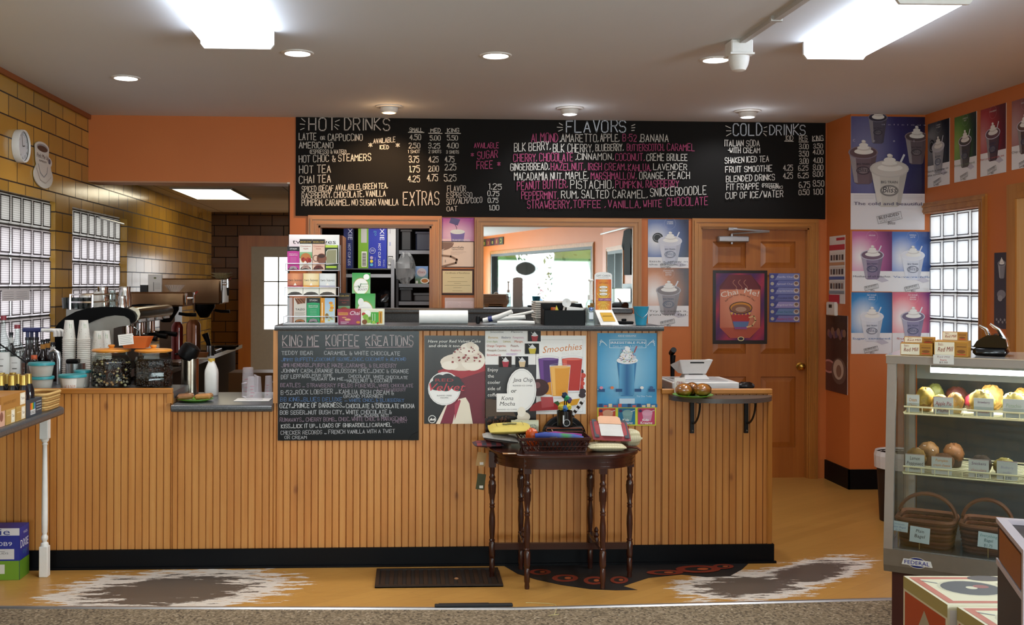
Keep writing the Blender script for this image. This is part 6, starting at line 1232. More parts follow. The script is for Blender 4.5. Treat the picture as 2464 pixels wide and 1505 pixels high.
p = atY(0, 829, 6.0); q = atY(62, 872, 6.0); t_ = T('black_rod', 'thin black rod slanting across the clear syrup bottles at the left picture edge', 'rod', (q.x, q.y, zJ)); mb = MB(); o = Vector((q.x, q.y, zJ)); mb.tube([p+(p-q)*.6-o, q-o, (.0, 0, .001)], .0045, BLK3, 6); mb.build('rod', t_)
# ---------------------------------------------------------------- things on the bar top
zI = zT
G6 = 'tea boxes in the wire rack'
rk = T('tea_rack', 'three-tier wire rack of tea boxes with a white header card on the bar top', 'rack', (on(752, 5.98, 770), 5.98, zI))
rx0, rx1 = on(688, 5.98, 770)-rk.location.x, on(816, 5.98, 770)-rk.location.x
zt_ = atY(752, 565, 6.06).z-zI
tz = [atY(752, 650, 6.0).z-zI, atY(752, 711, 5.95).z-zI, .012]; ty = [.03, -.02, -.07]; wz = [atY(752, 635, 6.0).z-zI, atY(752, 692, 5.95).z-zI, atY(752, 762, 5.9).z-zI]
m_ = prn(.45); mb = MB(); mb.box(rx0+.006, .085, tz[0], rx1-.006, .09, zt_, m_, '#e9e7e4'); a = Art(mb, (rx0+.006, .085, zt_), (1, 0, 0), (0, 0, 1), rx1-rx0-.012, zt_-tz[0], m_, d0=.0004); a.text('two leaves', .5, .26, .13, '#23231f', w=.86); mb.build('header_card', rk, sm=0)
WIRE = c('#8f8f92', .35, .9)
mb = MB()
for x in (rx0, rx1): mb.tube([(x, .088, 0), (x, .088, zt_-.06)], .0025, WIRE, 6); mb.tube([(x, -.11, .004), (x, .088, .004)], .0025, WIRE, 6)
for i in range(3):
    y0, y1 = ty[i]-.04, ty[i]+.055
    for z in (tz[i]-.004, wz[i]): mb.tube([(rx0, y0, z), (rx1, y0, z)], .0028, WIRE, 6); mb.tube([(rx0, y0, z), (rx0, .088, z)], .0025, WIRE, 6); mb.tube([(rx1, y0, z), (rx1, .088, z)], .0025, WIRE, 6)
    for k in range(9): x = rx0+(rx1-rx0)*k/8; mb.tube([(x, y0, tz[i]-.004), (x, .088, tz[i]-.004)], .0016, WIRE, 5)
    for x in (rx0, rx1): mb.tube([(x, y0, tz[i]-.004), (x, y0, wz[i])], .0025, WIRE, 6)
mb.box(rx0-.004, -.115, 0, rx1+.004, .09, .004, c('#8f9092', .4, .7)); mb.build('wire_frame', rk)
def slotart(a, col, n=4, w=.84):
    a.ell(.5, .99, w/2, .13, '#1c1614', a0=math.pi, a1=2*math.pi)
    for i in range(n): a.line([(.5-w*.4+.03*i, .965-.03*i), (.5, .93-.028*i), (.5+w*.4-.03*i, .965-.03*i)], .0022, col)
def stash(col, lines):
    def f(a):
        a.rect(0, 0, 1, .2, '#1c1a1c'); a.text('STASH', .5, .13, .07, '#e6e4e0', w=.58, bold=.0006); a.ell(.5, .235, .5, .05, col)
        for i, q in enumerate(lines): a.text(q, .5, .33+.06*i, .04, '#f0dfe8', w=.7)
        for i in range(4): a.line([(.25, .48+.06*i), (.75, .48+.06*i)], .001, mixc(col, '#ffffff', .4))
        slotart(a, '#b9a8b0', 4)
    return f
def bige(nm, fr):
    def f(a):
        a.rect(0, 0, 1, .15, '#1e1b18'); a.text('BIGELOW', .5, .115, .055, '#c9a84a', w=.86, bold=.0006); a.text(nm[0], .5, .25, .05, '#a8483c', w=.84); a.text(nm[1], .5, .33, .05, '#a8483c', w=.4)
        if fr: a.bg(lambda x, y: mixc('#8fb58a', '#4a8a4a', (y-.4)*4), 3, 3, 0, .42, 1, .62); a.ell(.5, .62, .42, .17, '#b5703c'); [a.ell(.3+.13*i, .66+.03*(i % 3), .14, .07, ('#8a2420', '#a83a2c')[i % 2]) for i in range(5)]; a.poly([(.25, .8), (.45, .7), (.6, .76), (.45, .84)], '#e6d8c4')
        else: a.ell(.75, .63, .4, .17, '#7a4a38'); a.ell(.72, .55, .3, .06, '#3c211a'); a.ring(.28, .62, .22, .1, .003, '#6a4030')
        slotart(a, '#d9b0a4' if fr else '#7a2a24', 5)
    return f
def two(c0, c1, band):
    def f(a):
        a.bg(lambda x, y: mixc(c0, c1, ddist(x, y, .5, .15)*1.3), 5, 5, 0, 0, 1, .62); a.text('two leaves', .5, .36, .12, '#3a3630', w=.88); a.rect(0, .55, 1, .66, band); a.poly([(.4, .55), (.5, .42), (.6, .55)], '#efe9e0'); a.rect(0, .66, 1, 1, '#e2ded6'); slotart(a, '#4a4440', 4, .95)
    return f
def honey(a): a.bg(lambda x, y: mixc('#8fb0d0', '#c9d8d4', y), 3, 3, .3, 0, 1, 1); a.rect(0, 0, .3, 1, '#d08a24'); a.text('Honey Vanilla', .16, .75, .1, '#efe0c0', w=.85, rot=-math.pi/2, al='c') if 0 else a.line([(.13, .2), (.13, .9)], .005, '#f0e2c4'); [a.ell(.72+.08*math.sin(i), .2+.1*i, .14, .05, ('#d88a1c', '#e2b040')[i % 2]) for i in range(4)]; [a.ell(.6+.1*(i % 3), .75+.05*i, .08, .03, '#c9c060') for i in range(4)]; a.ell(.45, .72, .12, .1, '#8a6a2c')
def tazo(a):
    a.poly([(.05, .02), (.95, .0), (.9, .2), (.3, .26)], '#7a4a34'); [a.line([(.1+.1*i, .02), (.4+.12*i, .22)], .003, ('#4a2a1c', '#9a6a4a')[i % 2]) for i in range(5)]
    a.text('TAZO', .5, .5, .08, '#2c2a28', w=.74)
    for i in range(4): a.line([(.1, .58+.045*i), (.9-.1*(i % 2), .58+.045*i)], .0012, '#7a7670')
    slotart(a, '#c9824a', 3)
def green(a): a.rect(0, 0, 1, .1, '#b5cc4a'); a.rect(0, .1, 1, .18, '#243320'); a.poly([(.05, .28), (.2, .18), (.95, .16), (.95, .76), (.05, .8)], '#d8d6cc'); a.poly([(.08, .3), (.22, .2), (.9, .19), (.88, .74), (.08, .77)], '#8d8a6a'); a.rect(.05, .84, .92, .92, '#a5c23a')
rows = [(0, 594, [(691, 720, 594, '#b8388c', stash('#b8388c', ('Wild Raspberry', 'Hibiscus')), 'pink STASH tea box'), (720.5, 750.5, 576, '#dcd9d0', bige(('Cinnamon', 'Apple'), 1), 'cinnamon apple tea box'), (751.5, 781, 576, '#d8b4a0', bige(('Cinnamon', 'Stick'), 0), 'cinnamon stick tea box'), (782.5, 812, 590, '#2a3a24', green, 'box with an empty olive window')]),
        (1, 655, [(691.5, 728.5, 655, '#d8d2c8', two('#e8a070', '#8a2c34', '#9a2c34'), 'red tea box'), (729.5, 767.5, 655, '#d8d2c8', two('#f0e2c0', '#d8b05a', '#d88a2c'), 'yellow tea box'), (768.5, 807, 655, '#d8d2c8', two('#e2e4e2', '#c9ccd0', '#a8a4b4'), 'pale grey tea box')]),
        (2, 714, [(707, 737.5, 714, '#c9c2b8', tazo, 'grey TAZO tea box'), (738.5, 769.5, 714, '#2f9a64', stash('#2f9a64', ('Refreshing', 'Peppermint')), 'green STASH tea box'), (771, 806, 714, '#d09a34', honey, 'yellow honey tea box')])]
tn = ('top', 'middle', 'bottom')
for i, _, bx in rows:
    for (u0, u1, v0, col, f, l) in bx:
        Y = rk.location.y+ty[i]; x0, x1 = on(u0, Y-.035, 700), on(u1, Y-.035, 700); h = atY(752, v0, Y-.035).z-zI-tz[i]-(.008 if i else 0)
        carton('tea_box', '%s on the %s tier of the wire rack' % (l, tn[i]), 'tea box', ((x0+x1)/2, Y, zI+tz[i]), x1-x0, .068, h, col, 0, f, None, G6)
mb = MB(); mb.box(-.015, -.03, 0, .015, .03, .14, plas('#d8dce0', .35)); mb.build('clear_holder', loc=(on(698, 5.92, 750), 5.92, zI+.012), sm=0, label='narrow clear plastic holder at the left of the bottom rack tier', cat='holder')
def onbar(name, label, cat, u0, u1, v0, Y, d, col, f, side=None, group=None, z=None, v1=None):
    x0, x1 = on(u0, Y, 760), on(u1, Y, 760); z = zI if z is None else z; h = atY((u0+u1)/2, v0, Y).z-z
    return carton(name, label, cat, ((x0+x1)/2, Y+d/2, z), x1-x0, d, h, col, 0, f, side, group)
onbar('tea_box', 'cinnamon apple tea box standing behind the Chai box, right of the wire rack', 'tea box', 813.5, 842, 706, 6.05, .07, '#3a2c28', bige(('Cinnamon', 'Apple'), 1))
def chaib(a): a.bg(lambda x, y: mixc('#a8384a', '#8a3a6a', ddist(x, y, .2, .2)), 5, 4); a.poly([(.0, .0), (.4, .3), (.7, .05), (1, .5), (1, .0)], '#9c3040'); a.rect(.04, .22, .46, .4, '#c98a4a'); a.text('TWININGS', .25, .36, .1, '#8a2a2a', w=.36); a.text('Chai', .74, .38, .26, '#f0e0e4', w=.42, sh=.25, bold=.001); a.ell(.45, .68, .13, .07, '#d8a878'); a.ell(.3, .55, .1, .05, '#c98a6a'); a.ell(.9, .85, .09, .08, '#c9822c'); a.line([(.15, .84), (.5, .84)], .002, '#eee'); a.line([(.15, .93), (.4, .93)], .002, '#ddd')
onbar('tea_box', 'wide red Chai tea box at the front of the bar top', 'tea box', 811.5, 867.5, 744, 5.9, .08, '#9c3040', chaib)
def twin(a): a.rect(.42, .2, .85, .92, '#4aa83a'); a.rect(.76, .15, .92, .92, '#c9922c'); a.line([(.84, .25), (.84, .85)], .004, '#7a4a1c'); a.ell(.28, .28, .15, .2, '#f0efe8'); [a.ell(x, y, q, q*1.4, k) for x, y, q, k in ((.12, .33, .08, '#b5342c'), (.2, .5, .12, '#7fae3a'), (.32, .7, .14, '#8fb54a'), (.16, .82, .11, '#7a4a24'), (.4, .6, .08, '#5a8a2c'), (.55, .85, .07, '#9ac04a'), (.72, .9, .04, '#b0282c'))]; a.line([(.5, .3), (.5, .75)], .003, '#d8e8c8'); a.line([(.6, .3), (.6, .75)], .003, '#d8e8c8')
onbar('tea_box', 'pale tea box with limes and a green panel, right of the red Chai box', 'tea box', 868.5, 924.5, 744, 5.9, .08, '#e4e2cc', twin)
def boost(top):
    def f(a):
        a.bg(lambda x, y: mixc('#3a9a48', '#8fc48a', y*.9), 3, 4); a.ell(.5, .66, .44, .42, '#b5a04a'); a.ell(.5, .66, .41, .39, '#eeece6')
        if top: a.ell(.8, .2, .17, .14, '#f2f2ee')
        else: a.ell(.28, .28, .15, .13, '#e8e8e2')
        a.text('IMMUNITY', .5, .72, .09, '#9ab08a', w=.78); a.line([(.34, .62), (.4, .74), (.5, .52)], .004, '#1f4a2a'); a.text('BOOST', .58, .86, .1, '#333', w=.5, sh=.2); a.line([(.5, .54), (.92, .54)], .003, '#5a9a5a')
    return f
onbar('supplement_box', 'lower green and white BOOST display box behind the tea boxes', 'box', 855, 902, 707, 6.08, .1, '#4a9a4a', boost(0))
zb2 = atY(878, 707, 6.08).z; onbar('supplement_box', 'upper green and white BOOST box with a blank round spot', 'box', 847, 890, 657, 6.09, .08, '#4a9a4a', boost(1), z=zb2+.001)
# white paper roll
t_ = T('paper_roll', 'white paper roll lying on the bar top', 'roll', (on(1067, 6.0, 770), 6.0, zI)); L_ = on(1125, 6.0)-on(1008, 6.0); mb = MB(); mb.M = Matrix.Translation((-L_/2, 0, .0402)) @ Matrix.Rotation(math.pi/2, 4, 'Y'); mb.lathe([(.012, .002), (.04, 0), (.04, L_), (.012, L_-.002)], c('#e8e7e4', .7), n=28, cap=False); mb.build('roll', t_); mb = MB(); mb.M = Matrix.Translation((-L_/2, 0, .04)) @ Matrix.Rotation(math.pi/2, 4, 'Y'); mb.cyl(.012, .0, L_, c('#8a7050', .8), n=14); mb.build('core', t_)
# white pump parts
PWH = c('#e2e1de', .35)
for i, (P_, r, lb, blue) in enumerate(((((1163, 772), (1200, 763), (1232, 750)), .014, 'white plastic syrup pump with a blue band lying on the bar top', 1), (((1180, 772), (1225, 768), (1266, 764)), .013, 'white plastic pump part lying flat beside the banded pump', 0), (((1228, 763), (1262, 757), (1289, 751)), .0085, 'thin white plastic tube leaning towards the cup carriers', 0), (((1195, 776), (1240, 775), (1283, 776)), .010, 'white plastic strip in front of the pump parts on the bar top', 0))):
    Y = 6.0-.02*i; pts = [atY(u, v, Y-.03*k) for k, (u, v) in enumerate(P_)]; pts = [Vector((p.x, p.y+.05*i*(i != 3)-.06*(i == 3), max(p.z, zI+r+.0005))) for p in pts]; o = pts[0].copy(); o.z = zI
    t_ = T('pump_part', lb, 'pump part', o, 0, 'white pump parts on the bar top'); mb = MB(); mb.tube([p-o for p in pts], [r, r*1.1, r*.9] if i != 2 else r, PWH, 12); mb.build('tube', t_)
    if blue:
        mb = MB(); d_ = pts[1]-pts[0]; mb.tube([pts[0]+d_*.35-o, pts[0]+d_*.6-o], r*1.2, c('#23306a', .4), 12); mb.build('band', t_)
t_ = T('black_clip', 'small black plastic clip at the left of the white pump parts', 'clip', (on(1150, 6.1, 770), 6.1, zI)); mb = MB(); mb.box(-.012, -.012, 0, .012, .012, .045, BLK3, b=.004); mb.tube([(0, 0, .02), (.06, .01, .03), (.1, .02, .012)], .008, BLK3, 8); mb.build('clip', t_)
# pulp cup carriers
mb = MB(); PULP = c('#c6bfb6', .85, 0, .12, 60); w = on(1384, 6.16)-on(1285, 6.16)
mb.box(-w/2, -.1, .003, w/2, .1, .009, PULP, b=.002); mb.tube([(-w/2, -.1, .006), (w/2, -.1, .006), (w/2, .1, .006), (-w/2, .1, .006)], .0058, PULP, 6, closed=True)
cc = None
zc_top = atY(1300, 725, 6.16).z; n = 8; st_ = (zc_top-zI-.03-.012)/(n-1); st_ = max(st_, .0122)
for i in range(n):
    loc = (on(1334, 6.2, 760), 6.2, zI+.03+i*st_)
    lb = 'grey pulp cup carrier in the stack behind the black tray'
    if cc is None: cc = mb.build('cup_carrier', loc=loc, label=lb, cat='cup carrier', group='stack of pulp cup carriers')
    else: dup(cc, loc)
mb = MB(); mb.lathe([(.02, 0), (.03, .0295)], PULP, (-w/2+.03, -.06, 0), n=10); mb.lathe([(.02, 0), (.03, .0295)], PULP, (w/2-.03, -.06, 0), n=10); mb.lathe([(.02, 0), (.03, .0295)], PULP, (w/2-.03, .06, 0), n=10); mb.lathe([(.02, 0), (.03, .0295)], PULP, (-w/2+.03, .06, 0), n=10); mb.box(-w/2+.03, -.07, .012, w/2-.03, .07, .022, PULP); mb.build('cup_carrier', loc=(on(1334, 6.2, 760), 6.2, zI), label='lowest pulp cup carrier with its cup feet, under the stack', cat='cup carrier', group='stack of pulp cup carriers')
# black tray with odds and ends
x0, x1 = on(1309, 5.88), on(1407, 5.88); t_ = T('black_tray', 'open black plastic tray of small odds and ends on the bar top', 'tray', ((x0+x1)/2, 5.95, zI)); w = x1-x0; hf = atY(1358, 747, 5.88).z-zI; hb = atY(1358, 731, 6.02).z-zI; B2 = c('#08080a', .4, sp=.15)
mb = MB(); mb.box(-w/2+.008, -.07, 0, w/2-.008, .07, .004, B2); mb.box(-w/2, -.074, 0, w/2, -.07, hf, B2); mb.box(-w/2, .07, 0, w/2, .074, hb, B2)
for s_ in (-1, 1): mb.prism([(-.074, 0), (.074, 0), (.074, hb), (.06, hb), (.0, hf+.006), (-.074, hf)], s_*w/2-.002, s_*w/2+.002, B2, 'x')
mb.build('tray', t_, sm=0)
tl = t_.location
for k, (x, y, col, lb, sh_) in enumerate(((-.03, -.02, '#d8c23a', 'yellow and white plastic wedge in the black tray', 'w'), (.02, 0, '#dcdcda', 'white measuring spoon in the black tray', 's'), (.06, -.03, '#e2e0dc', 'white plastic stick in the black tray', 't'), (-.05, .03, '#c4622c', 'orange bottle cap in the black tray', 'c'), (.045, .035, '#b04a34', 'red bottle cap in the black tray', 'c'))):
    mb = MB(); m = c(col, .4)
    if sh_ == 'w': mb.prism([(-.035, 0), (.035, 0), (-.01, hf+.022)], -.006, .006, m)
    if sh_ == 's': mb.tube([(-.03, 0, 0.004), (-.01, 0, hf+.012)], .006, m, 8); mb.M = Matrix.Translation((0, -.004, hf+.036)) @ Matrix.Rotation(math.pi/2, 4, 'X'); mb.lathe([(0, 0), (.024, 0), (.026, .01), (.022, .01), (0, .004)], m, n=20, cap=False)
    if sh_ == 't': mb.M = Matrix.Rotation(.1, 4, 'Y'); mb.box(-.05, -.006, 0, .05, .006, hf+.012, m, b=.002)
    if sh_ == 'c': mb.cyl(.016, 0, hf+.01, m, n=16)
    mb.build('small_part', loc=(tl.x+x, tl.y+y, zI+.0045), label=lb, cat='part')
# sanitiser, gift card stand, bucket, black box
t_ = T('sanitizer_bottle', 'clear pump bottle of hand sanitizer with a blue logo label on the bar top', 'bottle', (on(1420, 5.9), 5.9, zI)); r = .0275; hb = atY(1420, 722, 5.9).z-zI; ht = atY(1420, 672, 5.9).z-zI
mb = MB(); mb.lathe([(0, 0), (r*.95, 0), (r, .006), (r, hb*.72), (r*.9, hb*.88), (r*.5, hb)], GLSB, n=24, cap=False); mb.build('bottle_body', t_); mb = MB(); mb.lathe([(0, .004), (r*.9, .004), (r*.9, hb*.7), (0, hb*.7)], plas('#e6f0f4', .25), n=20, cap=False); mb.build('gel', t_)
m_ = prn(); mb = MB(); a = Art(mb, (-r*.55, -r-.001, hb*.72), (1, 0, 0), (0, 0, 1), r*1.1, hb*.6, m_, d0=.0006); a.ell(.5, .12, .4, .12, '#1f4a9a'); a.ell(.55, .1, .2, .06, '#b9cde6'); a.rect(.1, .35, .9, .8, '#dfe6ee'); a.line([(.15, .3), (.85, .3)], .0015, '#2a3a6a'); a.line([(.15, .88), (.85, .88)], .002, '#2a3a6a'); mb.build('label', t_, sm=0)
mb = MB(); mb.cyl(r*.55, hb, hb+.028, PWH, n=18); mb.cyl(.006, hb+.028, ht-.012, PWH, n=10); mb.box(-.012, -.035, ht-.014, .012, .012, ht, PWH, b=.004); mb.build('pump', t_)
x0, x1 = on(1430, 5.98), on(1472, 5.98); w = x1-x0; t_ = T('gift_card_stand', 'white gift card stand with an orange sunburst sign and a gold card', 'stand', ((x0+x1)/2, 5.98, zI)); h = atY(1450, 655, 5.98).z-zI
m_ = prn(.3); mb = MB(); n = 12; top = [(-w/2, 0), (w/2, 0), (w/2, h-.018)]+[(w/2*math.cos(t), h-.018+.018*math.sin(t)) for t in [math.pi*i/n for i in range(1, n)]]+[(-w/2, h-.018)]
mb.prism(top, 0, .004, m_, 'y', '#e6e4e2'); a = Art(mb, (-w/2, 0, h), (1, 0, 0), (0, 0, 1), w, h, m_, d0=.0004); a.text('GIFT CARDS', .5, .085, .03, '#5a5a5a', w=.8); a.text('AVAILABLE HERE', .5, .115, .013, '#8a8a8a', w=.6)
a.bg(lambda x, y: mixc('#f0c83a', '#cf5a22', ddist(x, y, .5, .52, 1.1, 1)*1.9), 8, 12, .06, .14, .95, .8)
for i in range(14): t = 2*math.pi*i/14; a.line([(.5+.1*math.cos(t), .55+.08*math.sin(t)), (.5+.4*math.cos(t), .52+.26*math.sin(t))], .0025, '#f0d060')
for i, q in enumerate(('Reload', 'Save', 'Recharge')): a.ell(.5, .29+.065*i, .25, .028, '#3a3030'); a.ell(.5, .29+.065*i, .235, .024, '#f4f0e6'); a.text(q, .5, .3+.065*i, .02, '#6a4a5a', w=.26)
a.text('GIFT CARD', .5, .225, .035, '#a83a2c', w=.5); a.rect(.22, .5, .93, .55, '#8a3a7a'); a.text('GIFT CARDS', .57, .54, .028, '#f0c0c0', w=.6); [a.line([(.3, .59+.03*i), (.8-.05*i, .59+.03*i)], .0015, '#8a4a2a') for i in range(4)]; mb.build('sign_panel', t_, sm=0)
mb = MB(); mb.add([(-w/2, -.003, .085), (w/2, -.003, .085), (w/2+.02, -.12, .001), (-w/2+.015, -.12, .001), (-w/2, -.001, .08), (w/2, -.001, .08), (w/2+.02, -.115, 0), (-w/2+.015, -.115, 0)], [(3, 2, 1, 0), (4, 5, 6, 7), (0, 1, 5, 4), (2, 3, 7, 6), (0, 4, 7, 3), (1, 2, 6, 5)], c('#e4e2e0', .35)); mb.build('sloped_base', t_, sm=0)
def sl(x, y): q = Vector((-w/2, -.003, .085)); a_ = Vector((w/2, -.003, .085)); b_ = Vector((w/2+.02, -.12, .001)); d_ = Vector((-w/2+.015, -.12, .001)); return (q*(1-x)+a_*x)*(1-y)+(d_*(1-x)+b_*x)*y+Vector((0, -.0015, .002))
mb = MB(); m_ = prn(.3); mb.add([sl(.22, .2), sl(.88, .2), sl(.88, .78), sl(.22, .78)], [(3, 2, 1, 0)], m_, '#c49a3a'); mb.add([sl(.3, .42)+Vector((0, -.0005, .0008)), sl(.8, .42)+Vector((0, -.0005, .0008)), sl(.8, .46)+Vector((0, -.0005, .0008)), sl(.3, .46)+Vector((0, -.0005, .0008))], [(3, 2, 1, 0)], m_, '#7a5a1c'); mb.build('gold_card', t_, sm=0)
BLUEB = c('#2a8fb0', .45); r1, r0 = (on(1561, 5.9)-on(1524, 5.9))/2, .029; h = atY(1542, 738, 5.9).z-zI
t_ = T('small_bucket', 'small turquoise tin bucket at the right end of the bar top', 'bucket', (on(1542, 5.9), 5.9, zI)); mb = MB(); mb.lathe([(0, 0), (r0, 0), (r1*.97, h-.004), (r1, h-.002), (r1, h), (r1*.94, h), (r0*.95, .004), (0, .004)], BLUEB, n=28, cap=False); mb.build('bucket_body', t_)
mb = MB(); mb.tube([(-r1, 0, h-.012), (-r1*.6, -r1*.75, h*.55), (0, -r1*.95, h*.38), (r1*.6, -r1*.75, h*.6), (r1, 0, h-.012)], .0013, WIRE, 5); mb.build('bail', t_)
t_ = T('card_reader', 'low black card reader lying behind the turquoise bucket', 'card reader', (on(1500, 6.1), 6.1, zI)); mb = MB(); mb.box(-.055, -.03, 0, .055, .03, .016, BLK3, b=.004); mb.box(-.012, -.012, .016, .016, .012, .03, BLK3, b=.003); mb.build('body', t_)
# ---------------------------------------------------------------- cash register end
zRw = zR-.04
x0, x1 = on(1600, 6.2), on(1772, 6.12); t_ = T('cash_drawer', 'white cash drawer on the low end of the counter', 'cash drawer', ((x0+x1)/2, 6.2, zRw)); w = x1-x0-.01; h = atY(1700, 921, 6.05).z-zRw
mb = MB(); mb.box(-w/2, -.15, 0, w/2, .24, h, c('#dedddb', .4), b=.004); mb.build('drawer_body', t_); mb = MB(); mb.box(-w/2+.02, -.1, h, w/2-.05, .2, h+.004, c('#b9b9bb', .4)); mb.build('top_pad', t_, sm=0)
zD = zRw+h+.005; Y = 6.25; t_ = T('register_terminal', 'white tilted point of sale terminal seen from behind on the cash drawer', 'terminal', (on(1668, Y, 890), Y, zD)); WPL = c('#e6e5e3', .3); xr = lambda u: on(u, Y, 890)-t_.location.x; zz = lambda v: atY(1668, v, Y).z-zD
b0 = [(xr(1642), 0), (xr(1703), 0), (xr(1697), zz(903)), (xr(1646), zz(903))]; mb = MB(); mb.add([(b0[0][0], -.05, 0), (b0[1][0], -.05, 0), (b0[1][0], .08, 0), (b0[0][0], .08, 0), (b0[3][0], -.015, zz(901)), (b0[2][0], -.015, zz(901)), (b0[2][0], .05, zz(901)), (b0[3][0], .05, zz(901))], [(3, 2, 1, 0), (4, 5, 6, 7), (0, 1, 5, 4), (1, 2, 6, 5), (2, 3, 7, 6), (3, 0, 4, 7)], WPL); mb.build('stand', t_, sm=0, bev=.004)
mb = MB(); zb_, zt_ = zz(900), zz(864); q = [(xr(1641), -.02, zb_), (xr(1697), -.02, zb_), (xr(1708), -.075, zt_), (xr(1627), -.075, zt_), (xr(1637), .06, zb_), (xr(1697), .03, zb_), (xr(1708), .0, zt_), (xr(1617), .06, zz(880))]; mb.add(q, [(0, 1, 2, 3), (7, 6, 5, 4), (0, 4, 5, 1), (1, 5, 6, 2), (2, 6, 7, 3), (3, 7, 4, 0)], WPL); mb.build('screen_shell', t_, sm=0, bev=.005)
mb = MB(); f_ = lambda x, z: (x, -.0225-(.055)*(z-zb_)/(zt_-zb_), z); mb.add([f_(xr(1654), zz(873)), f_(xr(1687), zz(873)), f_(xr(1687), zz(870)), f_(xr(1654), zz(870))], [(0, 1, 2, 3)], BLK3); mb.add([f_(xr(1655), zz(901.5)), f_(xr(1689), zz(901.5)), f_(xr(1689), zz(900)), f_(xr(1655), zz(900))], [(0, 1, 2, 3)], BLK3); mb.build('slot', t_, sm=0)
t_ = T('barcode_scanner', 'black handheld scanner standing behind the register beside the bar post', 'scanner', (on(1603, 6.62), 6.46, zRw)); mb = MB(); mb.cyl(.03, 0, .012, BLK3); mb.tube([(0, 0, .01), (0, 0, .12), (.002, 0, .19)], [.012, .014, .018], BLK3, 10); mb.tube([(0, .03, .2), (0, -.03, .225)], .018, BLK3, 10); mb.build('body', t_)
t_ = T('black_bag', 'crumpled black plastic bag on the counter right of the cash drawer', 'bag', (on(1797, 6.1), 6.12, zRw)); mb = MB(); mb.ball((0, 0, .027), (.058, .05, .026), c('#0e0e10', .2), 14, 8, jit=.12); mb.build('bag', t_, sm=25)
plate(1667, YC-.135, zs_+.001, .112, 'green plate of wrapped sweet buns on the half-round shelf')
BUN = c('#b0702e', .22, 0, .35, 30, .5); BUN2 = c('#a8641f', .22, 0, .35, 34, .5)
for (u, dy, rx_, lb) in ((1645, -.15, .048, 'glazed bun, leftmost on the green plate'), (1664, -.09, .038, 'glazed bun, second from the left, behind its neighbours on the green plate'), (1690, -.15, .048, 'glazed bun, rightmost on the green plate')):
    mb = MB(); mb.ball((0, 0, .034), (rx_, rx_*.9, .036), BUN if u != 1664 else BUN2, 16, 10, jit=.03, zmin=-.93); mb.ball((0.002, -.004, .036), (rx_*1.03, rx_*.93, .037), glass('#ffffff', 1.0, 'wrap'), 12, 8, jit=.05); mb.build('glazed_bun', loc=(on(u, YC+dy, 935), YC+dy, zs_+.0085), label=lb, cat='bun', group='wrapped buns on the green plate')
def pc(a): a.text("CINN", .5, .45, .25, '#b04a5a', w=.6); a.line([(.2, .7), (.8, .7)], .002, '#b08a8a')
carton('price_card', 'small white price card with red writing standing behind the wrapped buns', 'card', (on(1636, YC-.025, 920), YC-.022, zs_+.001), .062, .003, atY(1636, 910, YC-.03).z-zs_, '#e6e2de', 0, pc)

# ---------------------------------------------------------------- back ledge, mirror
zB2 = atY(1100, 743, 8.14).z; xl0, xl1 = on(900, 8.15, 750), on(1523, 8.15, 750)
t_ = T('back_ledge', 'grey laminate back ledge under the hatch and the mirror', 'ledge', (0, YB, 0)); mb = MB(); mb.box(xl0, -.23, zB2-.04, xl1, -.001, zB2, GRANITE, b=.01); mb.build('ledge_top', t_); mb = MB(); mb.box(xl0+.01, -.2, zB2-.3, on(1476, 8.15, 760), -.001, zB2-.04, GRANITE); mb.build('ledge_front', t_, sm=0); mb = MB(); mb.box(on(1477, 8.15, 760), -.19, zB2-.3, xl1+.03, -.001, zB2-.041, c('#d6d4d0', .5)); mb.build('white_panel', t_, sm=0)
mx0, mx1, mz1 = rx(1163), rx(1521), rz(547, 1340)
t_ = T('wall_mirror', 'wide oak framed mirror on the back wall reflecting the shop window', 'mirror', (0, YB, 0))
SILV = bpy.data.materials.new('mirror_silver'); SILV.use_nodes = True; b_ = SILV.node_tree.nodes['Principled BSDF']; b_.inputs['Base Color'].default_value = (.9, .92, .91, 1); b_.inputs['Metallic'].default_value = 1; b_.inputs['Roughness'].default_value = .01
mb = MB(); mb.box(mx0, -.008, zB2+.002, mx1, -.001, mz1, SILV); mb.build('mirror_glass', t_, sm=0)
mb = MB(); 
for a_, b_, d_ in CASE: a_ *= .85; b_ *= .85; mb.box(mx0-b_, -d_-.008, zB2+.002, mx0-a_, -.001, mz1+b_, TRIMW); mb.box(mx1+a_, -d_-.008, zB2+.002, mx1+b_, -.001, mz1+b_, TRIMW); mb.box(mx0-a_, -d_-.008, mz1+a_, mx1+a_, -.001, mz1+b_, TRIMH)
mb.build('frame', t_, sm=0)

# ---------------------------------------------------------------- store room shelves seen through the hatch
YS = 9.7; SHF = c('#55565a', .45, .6)
def sX(u, v=640, Y=YS): return atY(u, v, Y).x
def sZ(v, u=900, Y=YS): return atY(u, v, Y).z
t_ = T('storage_shelf', 'left grey metal shelving unit in the store room behind the hatch', 'shelf', (0, YS, 0)); zA, zA2 = sZ(646), sZ(663)
mb = MB(); mb.box(sX(822), 0, zA-.012, sX(943), .5, zA-.001, SHF); mb.box(sX(822), -.005, zA2-.02, sX(943), .0, zA2+.012, c('#9a9b9e', .4, .5)); mb.box(sX(822), 0, zA2-.35, sX(943), .5, zA2-.34, SHF); mb.box(sX(822), 0, zA2-.9, sX(943), .5, zA2-.89, SHF); mb.build('shelf_board', t_, sm=0)
mb = MB(); mb.box(sX(941), -.02, 0, sX(949), .02, sZ(625), c('#8d8e92', .4, .5)); mb.box(sX(822), .46, 0, sX(829), .5, sZ(545), SHF); mb.build('upright', t_, sm=0)
